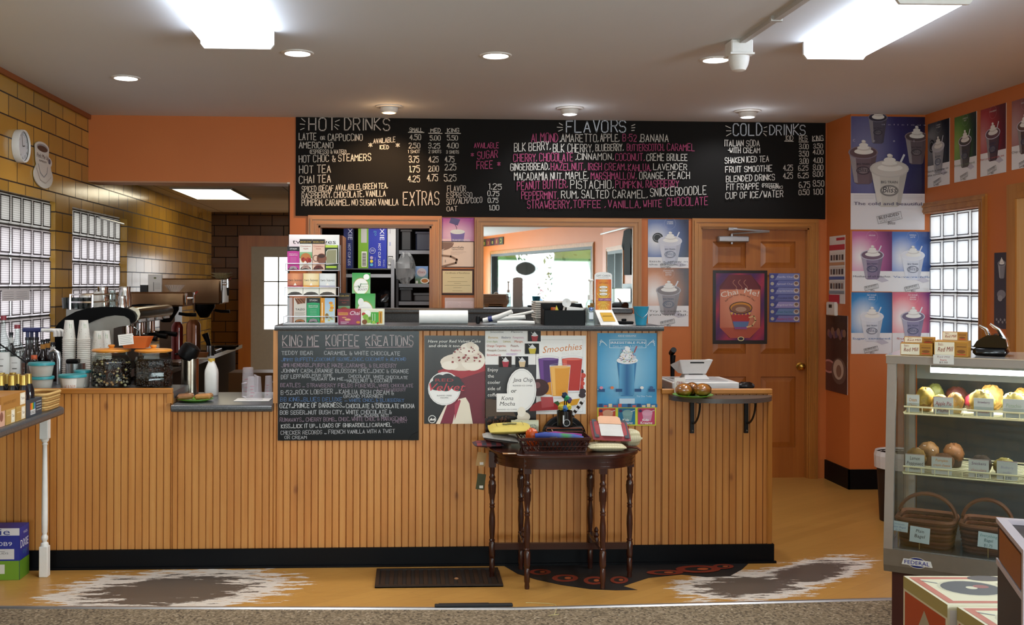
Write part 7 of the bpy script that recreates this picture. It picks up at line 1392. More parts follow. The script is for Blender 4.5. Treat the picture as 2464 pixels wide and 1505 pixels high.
def lids(a):
    a.rect(0, 0, .36, 1, '#74a62a'); a.rect(.1, -.0, .3, .42, '#b9bab4'); a.rect(.12, .62, .3, .97, '#e0e2d8'); a.rect(.15, .65, .27, .95, '#222')
    for i in range(12): a.rect(.16, .66+.024*i, .26, .668+.024*i+.006*(i % 3)/2, '#dcdcd4')
    a.text('DIXIE', .76, .14, .1, '#e2e4f0', w=.68, rot=math.pi/2, bold=.0015); a.text('to go', .57, .13, .07, '#4a8ac0', w=.4, rot=math.pi/2); a.text('HOT CUP LIDS', .7, .69, .06, '#e2e4f0', w=.78, rot=math.pi/2, bold=.001); a.ring(.5, .6, .1, .065, .004, '#cdd2ea'); a.text('500', .5, .62, .05, '#cdd2ea', w=.12)
    for i, q in enumerate(('#b9a8c0', '#d8c83a', '#5ab0d0')): a.ell(.47, .76+.08*i, .055, .035, q)
    a.text('USE WITH', .58, .86, .022, '#9aa4d4', w=.34, rot=math.pi/2); a.text('9542', .87, .88, .04, '#9aa4d4', w=.25, rot=math.pi/2)
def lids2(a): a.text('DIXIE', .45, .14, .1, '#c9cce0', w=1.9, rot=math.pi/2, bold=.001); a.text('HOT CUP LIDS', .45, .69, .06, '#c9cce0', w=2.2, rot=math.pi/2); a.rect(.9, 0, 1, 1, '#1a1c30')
w_ = sX(931)-sX(862); hB = 2.13-zA
t_ = T('lid_carton', 'big blue and lime carton of HOT CUP LIDS on end on the store room shelf', 'carton', ((sX(862)+sX(930))/2, YS+.2, zA)); m_ = prn(.4); h_ = sZ(540)-zA+.1; mb = MB(); mb.box(-w_/2, -.19, 0, w_/2, .19, h_, m_, '#2030a0'); a = Art(mb, (-w_/2, -.19, h_-.1), (1, 0, 0), (0, 0, 1), w_, h_-.1, m_, d0=.0005); lids(a); mb.build('carton', t_, sm=0)
w2 = sX(956)-sX(931); t_ = T('white_carton', 'tall white carton beside the blue lid carton on the store room shelf', 'carton', ((sX(932.5)+sX(951.5))/2, YS+.2, zA)); mb = MB(); w2 = sX(951.5)-sX(932); mb.box(-w2/2, -.16, 0, w2/2, .16, h_, m_, '#cfd0d0'); a = Art(mb, (-w2/2, -.16, h_-.1), (1, 0, 0), (0, 0, 1), w2, h_-.1, m_, d0=.0005); a.rect(.05, .72, .68, .93, '#333'); a.rect(.1, .74, .62, .91, '#d8d8d4'); [a.rect(.15+.06*i, .76, .17+.06*i+.02*(i % 2), .86, '#333') for i in range(7)]; a.line([(.3, .1), (.3, .2)], .004, '#8a8a90'); a.rect(.2, .4, .4, .48, '#a8aec8'); mb.build('carton', t_, sm=0)
t_ = T('lid_carton', 'dark blue lid carton in shade at the left of the store room shelf', 'carton', ((sX(826)+sX(850))/2, YS+.22, zA)); w3 = sX(850)-sX(826); mb = MB(); mb.box(-w3/2, -.19, 0, w3/2, .19, h_, m_, '#1c2660'); a = Art(mb, (-w3/2, -.19, h_-.1), (1, 0, 0), (0, 0, 1), w3, h_-.1, m_, d0=.0005); lids2(a); mb.build('carton', t_, sm=0)  # same carton print, its blue and lettering darkened to stand for shade
mb = MB(); mb.box(0, 0, 0, .04, .5, 2.0, c('#7a4c2a', .5)); mb.build('cupboard_door', loc=(sX(813, 640, 9.0), 9.0, .001), sm=0, label='edge of an open brown cupboard door inside the hatch', cat='door')
t_ = T('storage_shelf', 'right dark shelving unit in the store room behind the hatch', 'shelf', (0, YS+.15, 0)); YR = YS+.15
for v in (604, 684, 727):
    z = sZ(v, 1000, YR); mb = MB(); mb.box(sX(960, 640, YR), 0, z-.012, sX(1045, 640, YR), .5, z, SHF); mb.box(sX(960, 640, YR), -.006, z-.03, sX(1045, 640, YR), 0, z+.004, c('#77787c', .4, .5)); mb.build('shelf_board', t_, sm=0)
mb = MB(); mb.box(sX(953, 640, YR), -.02, 0, sX(959, 640, YR), .02, 2.2, c('#3c3d40', .5, .5)); mb.build('upright', t_, sm=0)
def cereal(a): a.bg(lambda x, y: mixc('#7a9ac8', '#5a7a4a', (y-.3)*2), 2, 4); a.ell(.5, .35, .38, .24, '#b9aeb0'); a.text('Oats', .5, .4, .14, '#8a3a3a', w=.5); a.ell(.75, .82, .35, .16, '#d8d4cc'); a.ell(.75, .82, .26, .11, '#a8682c'); a.rect(.04, .82, .22, .97, '#d8d8d4')
z = sZ(684, 1000, YR); carton('cereal_box', 'small blue food box with a bowl picture on the store room shelf', 'box', ((sX(999, 660, YR)+sX(1030, 660, YR))/2, YR+.08, z+.001), sX(1030, 660, YR)-sX(999, 660, YR), .12, sZ(641, 1000, YR)-z, '#5a7aa8', 0, cereal)
BAG = plas('#aeb2b4', .3, 'bag')
def bag(u, v0, v1, Y, w, z, label, m=None, jit=.18):
    h = (v1-v0)*Y/2500; mb = MB(); mb.ball((0, 0, h/2), (w/2, w/2.5, h/2), m or BAG, 16, 10, jit=jit); mb.build('plastic_bag', loc=(sX(u, 660, Y), Y, z), sm=20, label=label, cat='bag')
bag(976, 618, 692, 9.75, .19, sZ(684, 1000, 9.75)-.0+.02 if 0 else sZ(684, 1000, YR)+.001, 'crumpled clear plastic bag on the right store room shelf')
for (u, lb) in ((868, 'left of two shiny black trash bag rolls on the lower store room shelf'), (925, 'right of two shiny black trash bag rolls on the lower store room shelf')):
    mb = MB(); mb.ball((0, 0, .11), (.09, .1, .1), c('#0c0c0e', .12), 16, 9, jit=.14); mb.build('trash_bags', loc=(sX(u, 700), YS+.14, zA2-.339), sm=20, label=lb, cat='bag')
z7 = sZ(727, 1000, YR); z6 = sZ(604, 1000, YR)
for (u0, u1, z_, h_, lb, col) in ((962, 992, z7, .13, 'dark grey storage tub at the left of the lowest store room shelf', '#3a3b3e'), (996, 1036, z7, .08, 'low grey storage box on the lowest store room shelf', '#4a4a4c'), (964, 990, z6, .2, 'black wrapped bundle on the upper store room shelf', '#1a1a1c'), (1000, 1036, z6, .18, 'dark blue storage box on the upper store room shelf', '#23283a')):
    mb = MB(); w_ = sX(u1, 700, YR)-sX(u0, 700, YR); mb.box(-w_/2, -.1, 0, w_/2, .15, h_, c(col, .4), b=.012); mb.box(-w_/2-.006, -.106, h_-.02, w_/2+.006, .156, h_+.004, c(col, .35), b=.004); mb.build('storage_box', loc=((sX(u0, 700, YR)+sX(u1, 700, YR))/2, YR+.14, z_+.001), label=lb, cat='box')
# ---------------------------------------------------------------- half-moon side table with purses
MAH = woodmat('mahogany', '#2a120c', '#3a1a11', '#4a2418', 'z', 0, .22); MAHX = woodmat('mahogany_top', '#2a120c', '#361810', '#452116', 'x', 0, .18)
zt = .705
tl_, tr2 = atZ(1171, 1070, zt), atZ(1531, 1070, zt); cxm = (tl_.x+tr2.x)/2; hw = (tr2.x-tl_.x)/2; yb = YC-.035
tb = T('side_table', 'dark half-moon wooden side table with six turned legs against the counter', 'table', (cxm, yb, 0))
dp_ = yb-5.3
def demi(s, n=40):                                            # back edge straight, bowed ends, gently waved front
    pts = []
    for i in range(n+1):
        t = math.pi*i/n; x = math.cos(t); y = math.sin(t)
        X = hw*math.copysign(abs(x)**.72, x); Y = dp_*(y**.55); Y *= 1-.03*(1-math.cos(6*t))*(.3 if .7 < t < 2.4 else 0)
        pts.append((X*s, -Y*s-(1-s)*.02))
    return pts
top = demi(1)
mb = MB(); mb.prism(top[::-1], zt-.02, zt-.001, MAHX, 'z'); mb.build('table_top', tb, bev=.005)
mb = MB()
for k in range(5): mb.prism(demi(.955-.006*(k % 2))[::-1], zt-.022-.011*(k+1), zt-.021-.011*k, MAHX, 'z')
mb.build('apron', tb, sm=30)
LEG = [(.012, 0), (.0135, .012), (.012, .03), (.015, .038), (.015, .1), (.012, .108), (.016, .116), (.0175, .125), (.0175, .19), (.013, .2), (.017, .206), (.012, .213), (.0135, .23), (.017, .29), (.016, .33), (.011, .375), (.0155, .385), (.012, .392), (.0155, .4), (.0115, .408), (.0165, .45), (.0195, .5), (.019, .52), (.013, .532), (.0175, .545), (.012, .556), (.014, .57), (.0145, .6)]
LG = {}
for nm, u, v in (('fl', 1268, 1418), ('fr', 1450, 1418), ('sl', 1181, 1392), ('sr', 1517, 1390), ('bl', 1253, 1371), ('br', 1420, 1369)):
    p = atZ(u, v, 0); p = Vector((p.x-cxm, min(p.y, yb-.03)-yb, 0)); LG[nm] = p
    if nm in ('sl', 'sr'): p.x *= .985; p.y = min(p.y, -.05)
    mb = MB(); mb.lathe(LEG, MAH, tuple(p), n=16); mb.box(p.x-.019, p.y-.019, .6, p.x+.019, p.y+.019, zt-.021, MAH)
    for i in range(8): a = 2*math.pi*i/8; mb.tube([(p.x+.0165*math.cos(a), p.y+.0165*math.sin(a), .455), (p.x+.0193*math.cos(a), p.y+.0193*math.sin(a), .505)], .0022, MAH, 4)
    mb.build('leg', tb)
zs2 = .155
for a_, b_ in (('sl', 'sr'), ('fl', 'bl'), ('fr', 'br')):
    A, B = LG[a_], LG[b_]; d = (B-A).normalized(); n = Vector((-d.y, d.x, 0))*.011; mb = MB(); P = [A+n, A-n, B-n, B+n]; z0, z1 = (zs2, zs2+.035) if a_ == 'sl' else (zs2+.036, zs2+.055)
    mb.add([(*q.xy, z0) for q in P]+[(*q.xy, z1) for q in P], [(3, 2, 1, 0), (4, 5, 6, 7), (0, 1, 5, 4), (1, 2, 6, 5), (2, 3, 7, 6), (3, 0, 4, 7)], MAHX); mb.build('stretcher', tb, sm=0)
for a_, b_ in (('fl', 'bl'), ('fr', 'br')):
    q = (LG[a_]+LG[b_])/2; mb = MB(); mb.lathe([(.015, .21), (.01, .222), (.016, .235), (.009, .25), (.013, .26), (.006, .275), (0, .28)], MAH, (q.x, q.y, 0), n=14); mb.build('finial', tb)
z0 = zt
def tX(u, Y, v=1050): return atY(u, v, Y).x
# lattice basket
Yb = 5.5; bx0, bx1 = tX(1262, Yb-.09, 1085), tX(1408, Yb-.09, 1085); wB = bx1-bx0; hB = .075
DWK = c('#3a160c', .25, 0, .1, 20, .3)
bk = T('lattice_basket', 'dark brown lattice basket full of pouches on the side table', 'basket', ((bx0+bx1)/2, Yb, z0+.001))
mb = MB(); fl_ = 1.16; d2 = .2; mb.box(-wB/2, -d2/2, 0, wB/2, d2/2, .004, DWK)
cor = [(-1, -1), (1, -1), (1, 1), (-1, 1)]
for k in range(4):
    (x0, y0), (x1, y1) = cor[k], cor[(k+1) % 4]; n = 16 if k % 2 == 0 else 9
    for i in range(-1, n+1):
        for s_ in (-1, 1):
            a = i/n; b = (i+s_*1.6)/n
            if not (0 <= a <= 1): continue
            b = max(-.0, min(1, b)); f = min(1, abs(b-a)/(1.6/n)) if True else 1
            A = (x0+(x1-x0)*a, y0+(y1-y0)*a); B = (x0+(x1-x0)*b, y0+(y1-y0)*b); q = 1+(fl_-1)*f
            mb.tube([(A[0]*wB/2, A[1]*d2/2, .004), (B[0]*wB/2*q, B[1]*d2/2*q, .004+(hB-.004)*f)], .0028, DWK, 4)
for z, q in ((.006, 1.005), (.03, 1+.16*.4), (hB, fl_), (hB-.008, fl_*.99)): mb.tube([(x*wB/2*q, y*d2/2*q, z) for x, y in cor], .0045 if z > .06 else .003, DWK, 6, closed=True)
mb.build('lattice_body', bk)
def pouch(name, label, cat, loc, w, d, h, m, rz=0, tilt=0, roll=0, extra=None, bulge=.35):
    t_ = T(name, label, cat, loc, rz); mb = MB(); mb.M = Matrix.Rotation(tilt, 4, 'X') @ Matrix.Rotation(roll, 4, 'Y'); nx, ny = 10, 6; vs = []; fs = []
    for s_ in (1, -1):
        for j in range(ny+1):
            for i in range(nx+1):
                x, y = i/nx*2-1, j/ny*2-1; e = (1-abs(x)**4)*(1-abs(y)**4); vs.append((x*w/2*(1-.03*abs(y)**3), y*d/2*(1-.04*abs(x)**3), h/2+s_*h/2*(bulge*.3+(1-bulge*.3)*e**.5 if e > 0 else bulge*.3)))
    o = (nx+1)*(ny+1)
    for j in range(ny):
        for i in range(nx): q = j*(nx+1)+i; fs.append((q, q+1, q+nx+2, q+nx+1)); fs.append((o+q, o+q+nx+1, o+q+nx+2, o+q+1))
    ring = [i for i in range(nx)]+[nx+j*(nx+1) for j in range(ny)]+[(nx+1)*(ny+1)-1-i for i in range(nx)]+[(ny-j)*(nx+1) for j in range(ny)]
    for k in range(len(ring)): a, b = ring[k], ring[(k+1) % len(ring)]; fs.append((a, o+a, o+b, b))
    mb.add(vs, fs, m); mb.build('pouch_body', t_, sm=50)
    if extra: extra(t_, mb.M)
    return t_
def plaid(name, c1, c2, c3, s_=60):
    t = NT(name); tc = t.n('TexCoord').outputs['Object']; w1 = t.n('TexWave', wave_type='BANDS', bands_direction='X', wave_profile='SIN'); w2 = t.n('TexWave', wave_type='BANDS', bands_direction='Y'); 
    for w in (w1, w2): t.w(tc, w.inputs['Vector']); w.inputs['Scale'].default_value = s_/10; w.inputs['Distortion'].default_value = .6
    a = t.ramp(w1.outputs['Fac'], [(.0, c1), (.5, c2)], 'CONSTANT'); t.col(t.mix(t.math('GREATER_THAN', w2.outputs['Fac'], .6), a, c3)); t.rough(.9); return t.m
PL1 = plaid('plaid_wool', '#8f3a3c', '#3a3840', '#5a3038'); HER = plaid('herringbone', '#b9b6b0', '#8a8884', '#a5a29c', 400)
ya = 5.62
pouch('plaid_pouch', 'flat red and charcoal plaid pouch overhanging the left end of the table', 'pouch', (tX(1174, ya, 1070), ya, z0+.001), .16, .14, .026, PL1, .05)
def zipx(t_, M): mb = MB(); mb.M = M; mb.tube([(-.095, -.074, .014), (0, -.077, .014), (.09, -.074, .014)], .003, c('#1c1a1a', .5), 6); mb.build('zipper', t_)
pouch('herringbone_pouch', 'grey herringbone pouch lying on the plaid pouch', 'pouch', (tX(1204, ya, 1060), ya, z0+.0285), .2, .15, .034, HER, -.04, 0, .13, zipx)
YEL = c('#c9b458', .7, 0, .1, 30)
def yart(t_, M):
    m_ = prn(.7); mb = MB(); mb.M = M; a = Art(mb, (-.08, .05, .043), (1, 0, 0), (0, 1, 0), .16, .1, m_, d0=.001); a.O = Vector((-.08, .05, .0455)); a.line([(.05, .1), (.05, .9), (.95, .9), (.95, .1)], .0018, '#5a5430'); [a.ell(.3+.08*i, .5+.06*math.sin(i*1.7), .05, .12, '#6a6a40') for i in range(6)]; mb.build('printed_panel', t_, sm=0)
pouch('yellow_pouch', 'yellow printed pouch on top of the pile at the left of the table', 'pouch', (tX(1226, ya, 1040), ya, z0+.0775), .23, .15, .042, YEL, .02, .12, -.03, yart)
t_ = T('kraft_tag', 'small kraft price tag lying on the table in front of the grey pouch', 'tag', (tX(1226, 5.37, 1082), 5.37, z0+.001)); mb = MB(); mb.box(-.035, -.02, 0, .035, .02, .0012, c('#a8784a', .7)); mb.build('tag', t_, sm=0); mb = MB(); mb.box(-.01, -.018, .0012, .03, .002, .0016, c('#cfc8bc', .6)); mb.build('sticker', t_, sm=0)
def rep(a): a.text('RE-PURPOSED', .5, .42, .24, '#3a4238', w=.82); a.text('handmade', .7, .7, .14, '#5a6a58', w=.3, sh=.2); a.line([(0, .03), (1, .03)], .003, '#b9b090')
x0, x1 = tX(1230, 5.72, 1025), tX(1296, 5.72, 1025); carton('paper_sign', 'small cream RE-PURPOSED sign standing behind the pouches', 'sign', ((x0+x1)/2, 5.72, z0+.001), x1-x0, .004, atY(1263, 1012, 5.72).z-z0, '#d8d8bc', 0, rep)
# in the basket
zb3 = z0+.0065
def sack(name, label, u0, u1, v0, Y, m, d=.05, zb=zb3, jit=.1):
    x0, x1 = tX(u0, Y), tX(u1, Y); h = atY((u0+u1)/2, v0, Y).z-zb; mb = MB(); mb.ball((0, 0, h/2), ((x1-x0)/2, d/2, h/2), m, 14, 9, jit=jit); mb.build(name, loc=((x0+x1)/2, Y, zb), sm=45, label=label, cat='pouch')
sack('orange_bag', 'shiny orange bag sticking up at the left of the lattice basket', 1264, 1296, 1030, 5.53, c('#c4501c', .25, 0, .15, 20), .06)
for nm, u0, u1, v0, Y, col, lb in (('felt_pouch', 1286, 1402, 1042, 5.46, '#3a4a90', 'long blue and green felt pouch across the front of the lattice basket'), ('magenta_pouch', 1318, 1398, 1038, 5.545, '#8a2a78', 'magenta pouch behind the blue pouch in the lattice basket')):
    x0, x1 = tX(u0, Y), tX(u1, Y); t_ = T(nm, lb, 'pouch', ((x0+x1)/2, Y, zb3)); h = atY((u0+u1)/2, v0, Y).z-zb3
    if nm == 'felt_pouch':
        t = NT('felt'); tc = t.n('TexCoord').outputs['Object']; se = t.n('SeparateXYZ'); t.w(tc, se.inputs[0]); t.col(t.ramp(t.math('MULTIPLY_ADD', t.noise(tc, 25), .3, t.math('MULTIPLY_ADD', se.outputs['X'], 3.2, .35)), [(.2, '#33458f'), (.5, '#4a5a9a'), (.6, '#4a8a4a'), (.8, '#4a5aa0')])); t.rough(.9); m = t.m
    else: m = c(col, .7)
    mb = MB(); w = x1-x0; mb.M = Matrix.Rotation(.05, 4, 'Y'); mb.tube([(-w/2, 0, h-.022), (-w*.3, 0, h-.016), (0, 0, h-.02), (w*.3, 0, h-.02), (w/2, 0, h-.024)], [.012, .017, .018, .017, .011] if nm == 'felt_pouch' else .012, m, 12); mb.build('pouch_body', t_)
    mb = MB(); mb.box(-w*.4, -.008, 0, w*.4, .008, h-.02, c('#1a1616', .8)); mb.build('lining', t_, sm=0)
sack('black_pouch', 'small black and orange pouch in front of the blue pouch in the basket', 1312, 1352, 1052, 5.425, c('#1c1818', .6), .03)
# black bags behind the basket
BL4 = c('#0c0a0a', .45, 0, .1, 30, sp=.2)
Yh = 5.735; x0, x1 = tX(1302, Yh), tX(1411, Yh); w = x1-x0; h = atY(1355, 1000, Yh).z-z0
t_ = T('half_moon_bag', 'black half-moon leather bag standing against the counter', 'bag', ((x0+x1)/2, Yh, z0+.001)); mb = MB(); mb.prism([(w/2*math.cos(t), h*math.sin(t)**.8) for t in [math.pi*i/24 for i in range(25)]], -.02, .02, BL4, 'y'); mb.build('bag_body', t_, bev=.006); mb = MB(); mb.tube([(w*.4*math.cos(t), -.021, h*.82*math.sin(t)**.8) for t in [math.pi*i/20 for i in range(21)]], .003, c('#2a2424', .4), 6); mb.build('seam', t_)
Yz = 5.655; x0, x1 = tX(1309, Yz, 1035), tX(1404, Yz, 1035); w = x1-x0; h = atY(1355, 1027, Yz).z-z0
t_ = T('zip_purse', 'black purse with a brown leather zip edge behind the lattice basket', 'purse', ((x0+x1)/2, Yz, z0+.001)); mb = MB(); mb.prism([(-w/2*.9, 0), (w/2*.9, 0), (w/2, h-.012), (w/2*.93, h), (-w/2*.93, h), (-w/2, h-.012)], -.028, .028, BL4, 'y'); mb.build('purse_body', t_, bev=.004)
mb = MB(); mb.tube([(-w*.44, -.03, h-.006), (w*.44, -.03, h-.006), (w*.47, -.03, h-.016), (w*.44, -.03, h-.024), (-w*.44, -.03, h-.024), (-w*.47, -.03, h-.016)], .003, c('#8a4a2c', .45), 6, closed=True); mb.tube([(-w*.33, -.032, h-.012), (-.28*w, -.036, h-.03), (-.27*w, -.036, h-.045)], .0035, c('#b98a6a', .4), 6); mb.build('leather_zip', t_)
mx = tX(1361, 5.62, 1010); r = (tX(1380, 5.6)-tX(1342, 5.6))/2; zm = z0+h+.002; hm = atY(1361, 993, 5.58).z-zm
t_ = T('black_mug', 'black cup with a white letter b holding pompom pens', 'cup', (mx, 5.655, zm)); mb = MB(); mb.lathe([(0, 0), (r, 0), (r, hm), (r*.93, hm), (r*.93, .004), (0, .004)], c('#0f0f10', .2), n=28, cap=False); mb.build('cup_body', t_)
m_ = prn(.3); mb = MB(); a = Art(mb, (-.028, -r-.0005, hm*.78), (1, 0, 0), (0, 0, 1), .056, hm*.78, m_, d0=.0008); a.ring(.58, .64, .2, .2*.056/(hm*.78), .006, '#d8d8d8'); a.ring(.58, .64, .32, .32*.056/(hm*.78), .003, '#d8d8d8'); a.line([(.27, .05), (.27, .66)], .007, '#d8d8d8'); mb.build('letter', t_, sm=0)
for i, (dx, dy, zz, col) in enumerate(((-.022, -.01, .025, '#b9a43a'), (.0, -.014, .018, '#3a6aa8'), (.02, -.008, .025, '#c9b83a'), (.012, .012, .07, '#2f8a58'), (.002, .02, .085, '#23304a'), (.026, .014, .06, '#4a3a6a'))):
    t_ = T('pompom_pen', 'pen with a %s pompom in the black cup' % ('small olive yellow', 'blue', 'bright yellow', 'tall green', 'tall dark blue', 'violet')[i], 'pen', (mx+dx*.6, 5.655+dy*.6, zm+.005)); mb = MB(); mb.tube([(0, 0, 0), (dx*.4, dy*.4, hm+zz-.02)], .003, BLK3, 6); mb.build('pen', t_)
    mb = MB(); mb.ball((dx*.4, dy*.4, hm+zz-.008), .016, c(col, .9), 12, 8, jit=.25); mb.build('pompom', t_, sm=0)
t_ = T('striped_pen_sleeve', 'black and white striped cellophane pen sleeve leaning out of the black cup', 'pen', (mx+.028, 5.655, zm+.01)); mb = MB()
for i in range(9): a, b = Vector((0, 0, .03))+Vector((.075, -.01, .105))*(i/9), Vector((0, 0, .03))+Vector((.075, -.01, .105))*((i+1)/9); mb.tube([a, b], .0095, c('#17171a' if i % 2 else '#d8d8da', .25), 8)
mb.build('sleeve', t_)
# right-hand pile
CRM = plaid('cream_print', '#d8cfae', '#cfc6a4', '#b9b08c', 220)
pouch('cream_pouch', 'cream patterned pouch under the grey and red purse at the right of the table', 'pouch', (tX(1459, 5.46, 1080), 5.46, z0+.001), .2, .13, .042, CRM, -.03)
def flap(t_, M):
    mb = MB(); mb.M = M; mb.box(-.06, -.088, .0445, .06, .03, .0475, c('#c9c7c4', .8), b=.001); mb.build('hide_panel', t_, sm=0); mb = MB(); mb.M = M
    P = [(-.062, .028), (.062, .028), (.06, .09), (.045, .105), (-.045, .105), (-.06, .09)]; mb.prism(P, .0478, .051, c('#d8a888', .6), 'z'); mb.build('leather_flap', t_, sm=0)
    for s_ in (-1, 1): mb = MB(); mb.M = M; mb.box(s_*.08-.012, -.088, .034, s_*.08+.012, .088, .0385, c('#4a4c54', .9)); mb.build('stripe', t_, sm=0)
pouch('plaid_purse', 'grey and red wool purse with a white panel and peach flap, tilted', 'purse', (tX(1467, 5.53, 1055), 5.53, z0+.075), .205, .19, .045, c('#9a4448', .9, 0, .2, 20), -.06, .42, .04, flap)
pouch('cream_print_bag', 'crumpled cream printed bag at the right end of the table', 'bag', (tX(1516, 5.62, 1070), 5.62, z0+.001), .09, .12, .09, CRM, .3)
t_ = T('leather_strap', 'brown leather strap hanging over the right edge of the table', 'strap', (tX(1517, 5.5, 1080), 5.5, z0)); mb = MB(); mb.tube([(-.03, .02, .01), (.0, 0, .012), (.035, -.01, .008), (.05, -.02, -.004)], .006, c('#5a2c1c', .5), 6); mb.build('strap', t_)
for (u, v, col, w_, h_, lb) in ((1158, 1106, '#b08a58', .05, .075, 'kraft paper tag hanging from the plaid pouch at the left end of the table'), (1157, 1160, '#3a3a1c', .045, .085, 'dark olive tag hanging below the kraft tag beside the table leg')):
    p = atY(u, v, 5.6); t_ = T('hanging_tag', lb, 'tag', p); mb = MB(); mb.M = Matrix.Rotation(.15, 4, 'Y'); mb.box(-w_/2, -.001, -h_/2, w_/2, .001, h_/2, c(col, .7)); mb.build('tag', t_, sm=0); mb = MB(); mb.box(-.008, -.0018, -h_/2+.008, .012, -.001, -h_/2+.022, c('#d8d4cc', .6)); mb.build('sticker', t_, sm=0); mb = MB(); mb.tube([(0, 0, h_/2-.004), (.004, .002, z0+.02-p.z)], .0009, c('#b9a88a', .8), 4); mb.build('string', t_)
# floor pieces in front of the counter
t_ = T('floor_register', 'dark brown slatted metal grate on the floor in front of the counter', 'floor grate', atZ(1056, 1395, 0)); q = [atZ(u, v, 0)-t_.location for u, v in ((900, 1416), (1209, 1414), (1200, 1373), (908, 1374))]
GR = c('#2c211b', .5, .3); mb = MB(); y0, y1 = (q[0].y+q[1].y)/2, (q[2].y+q[3].y)/2; x0, x1 = (q[0].x+q[3].x)/2, (q[1].x+q[2].x)/2
mb.box(x0, y0, .001, x1, y1, .006, c('#15100d', .7)); [mb.box(*b_, .001, *e_, .014, GR) for b_, e_ in (((x0, y0), (x1, y0+.018)), ((x0, y1-.018), (x1, y1)), ((x0, y0+.018), (x0+.02, y1-.018)), ((x1-.02, y0+.018), (x1, y1-.018)))]; mb.build('frame', t_, sm=0)
n = 14
for i in range(n): x = x0+.04+(x1-x0-.08)*i/(n-1); mb = MB(); mb.box(x-.013, y0+.02, .006, x+.013, y1-.02, .011, GR, b=.002); mb.build('slat', t_, sm=0)
mb = MB(); mb.ball((0, 0, .006), (.012, .005, .006), c('#a8744a', .7), 8, 5); mb.build('leaf_scrap', loc=atZ(1098, 1396, .0145), label='tiny brown scrap lying on the dark floor grate', cat='scrap')
# worn half-moon floor decal
P = [(1215, 1368), (1800, 1357), (1785, 1372), (1755, 1388), (1700, 1390), (1640, 1384), (1560, 1392), (1520, 1405), (1500, 1412), (1534, 1421), (1480, 1422), (1420, 1419), (1350, 1409), (1290, 1396), (1245, 1382)]
W_ = [atZ(u, v, 0) for u, v in P]; o = Vector((W_[0].x, W_[0].y, .0008)); m_ = prn(.6); mb = MB(); W_[0].y = W_[1].y = YC-.034
mb.prism([(p.x-o.x, p.y-o.y) for p in W_][::-1], 0, .0008, m_, 'z', '#18181a')
A_ = Art(mb, (0, 0, .0008), (1, 0, 0), (0, 1, 0), 1, 1, m_, d0=.0003); fp = lambda u, v: ((atZ(u, v, 0)-o).x, -(atZ(u, v, 0)-o).y)
def blob(u, v, ru, rv, col, n=14): A_.poly([fp(u+ru*math.cos(2*math.pi*i/n), v+rv*math.sin(2*math.pi*i/n)) for i in range(n)], col)
for (u, v, ru, rv) in ((1300, 1378, 26, 7), (1360, 1393, 32, 9), (1430, 1399, 26, 10), (1490, 1398, 22, 9), (1600, 1380, 45, 6), (1680, 1372, 55, 9), (1740, 1366, 26, 6)): blob(u, v, ru, rv, '#7a2c1a'); blob(u, v, ru*.6, rv*.55, '#1a1818'); blob(u+ru*.2, v, ru*.25, rv*.3, '#a8542a')
mb.build('floor_decal', loc=o, sm=0, label='worn black half-moon floor decal with red shapes under the side table', cat='floor decal')
mb = MB(); p = atZ(1140, 1463, 0); q = atZ(1235, 1466, 0); mb.box(-(q.x-p.x), -.014, 0, q.x-p.x, .014, .012, c('#17181c', .6), b=.003); mb.box(-(q.x-p.x)*.9, .008, .0, (q.x-p.x)*.4, .03, .009, c('#202126', .6), b=.002); mb.build('strip_patch', loc=(p.x, p.y-.0, .006), label='black rubber piece over the joint of the metal floor strip', cat='floor strip')
mb = MB(); pts = [atZ(u, v, .002) for u, v in ((1265, 1451), (1290, 1452), (1320, 1453), (1336, 1456), (1340, 1462), (1337, 1472), (1334, 1480), (1345, 1479), (1320, 1482))]; o = pts[0].copy(); o.z = .001; mb.tube([p-o for p in pts], .0016, c('#cfc48a', .8), 5); mb.build('string_scrap', loc=o, label='thin pale loose thread on the floor at the metal strip', cat='thread')
# ---------------------------------------------------------------- glass display case of baked goods
A31 = math.radians(31); ca, sa = math.cos(A31), math.sin(A31)
C0c = (1.813, 4.44)                                            # left front corner, in camera right / camera depth
def c2w(xc, zc, z=0): p = EYE+_r*xc+_f*zc; return Vector((p.x, p.y, z))
ax_w = (_r*ca-_f*sa); CRZ = math.atan2(ax_w.y, ax_w.x); C0 = c2w(*C0c)
def cpos(x, y, z): q = Vector((math.cos(CRZ)*x-math.sin(CRZ)*y, math.sin(CRZ)*x+math.cos(CRZ)*y, 0)); return Vector((C0.x+q.x, C0.y+q.y, z))
def cx0(u, y): k = (u-PX)/FPX; return (k*(C0c[1]+ca*y)-C0c[0]-sa*y)/(ca+k*sa)
def cz0(v, u, y): x = cx0(u, y); zc = C0c[1]-sa*x+ca*y; return EYE.z-(v-PY)/FPX*zc
LN, DP = 1.35, .62
case_ = T('display_case', 'steel framed glass display case of muffins and bagels at the right', 'display case', C0, CRZ)
SSB = c('#8f877f', .35, .75, .08, 30); SSP = c('#9a928c', .38, .5, .06, 30); SET = .085
zb0, zb1, zt0, zt1 = .363, .462, 1.247, 1.285
mb = MB(); mb.box(.03, .03, 0, LN, DP, zb0, c('#3d120c', .5)); mb.build('base_cabinet', case_, sm=0)
mb = MB(); mb.prism([(0, zb0+.03), (.012, zb0), (DP, zb0), (DP, zb1), (0, zb1)], 0, LN, SSB, 'x'); mb.build('steel_plinth', case_, sm=0)
mb = MB(); mb.box(.01, .012, zb1, LN-.01, DP-.01, zb1+.004, c('#9aa0a4', .25, .8)); mb.build('deck', case_, sm=0)
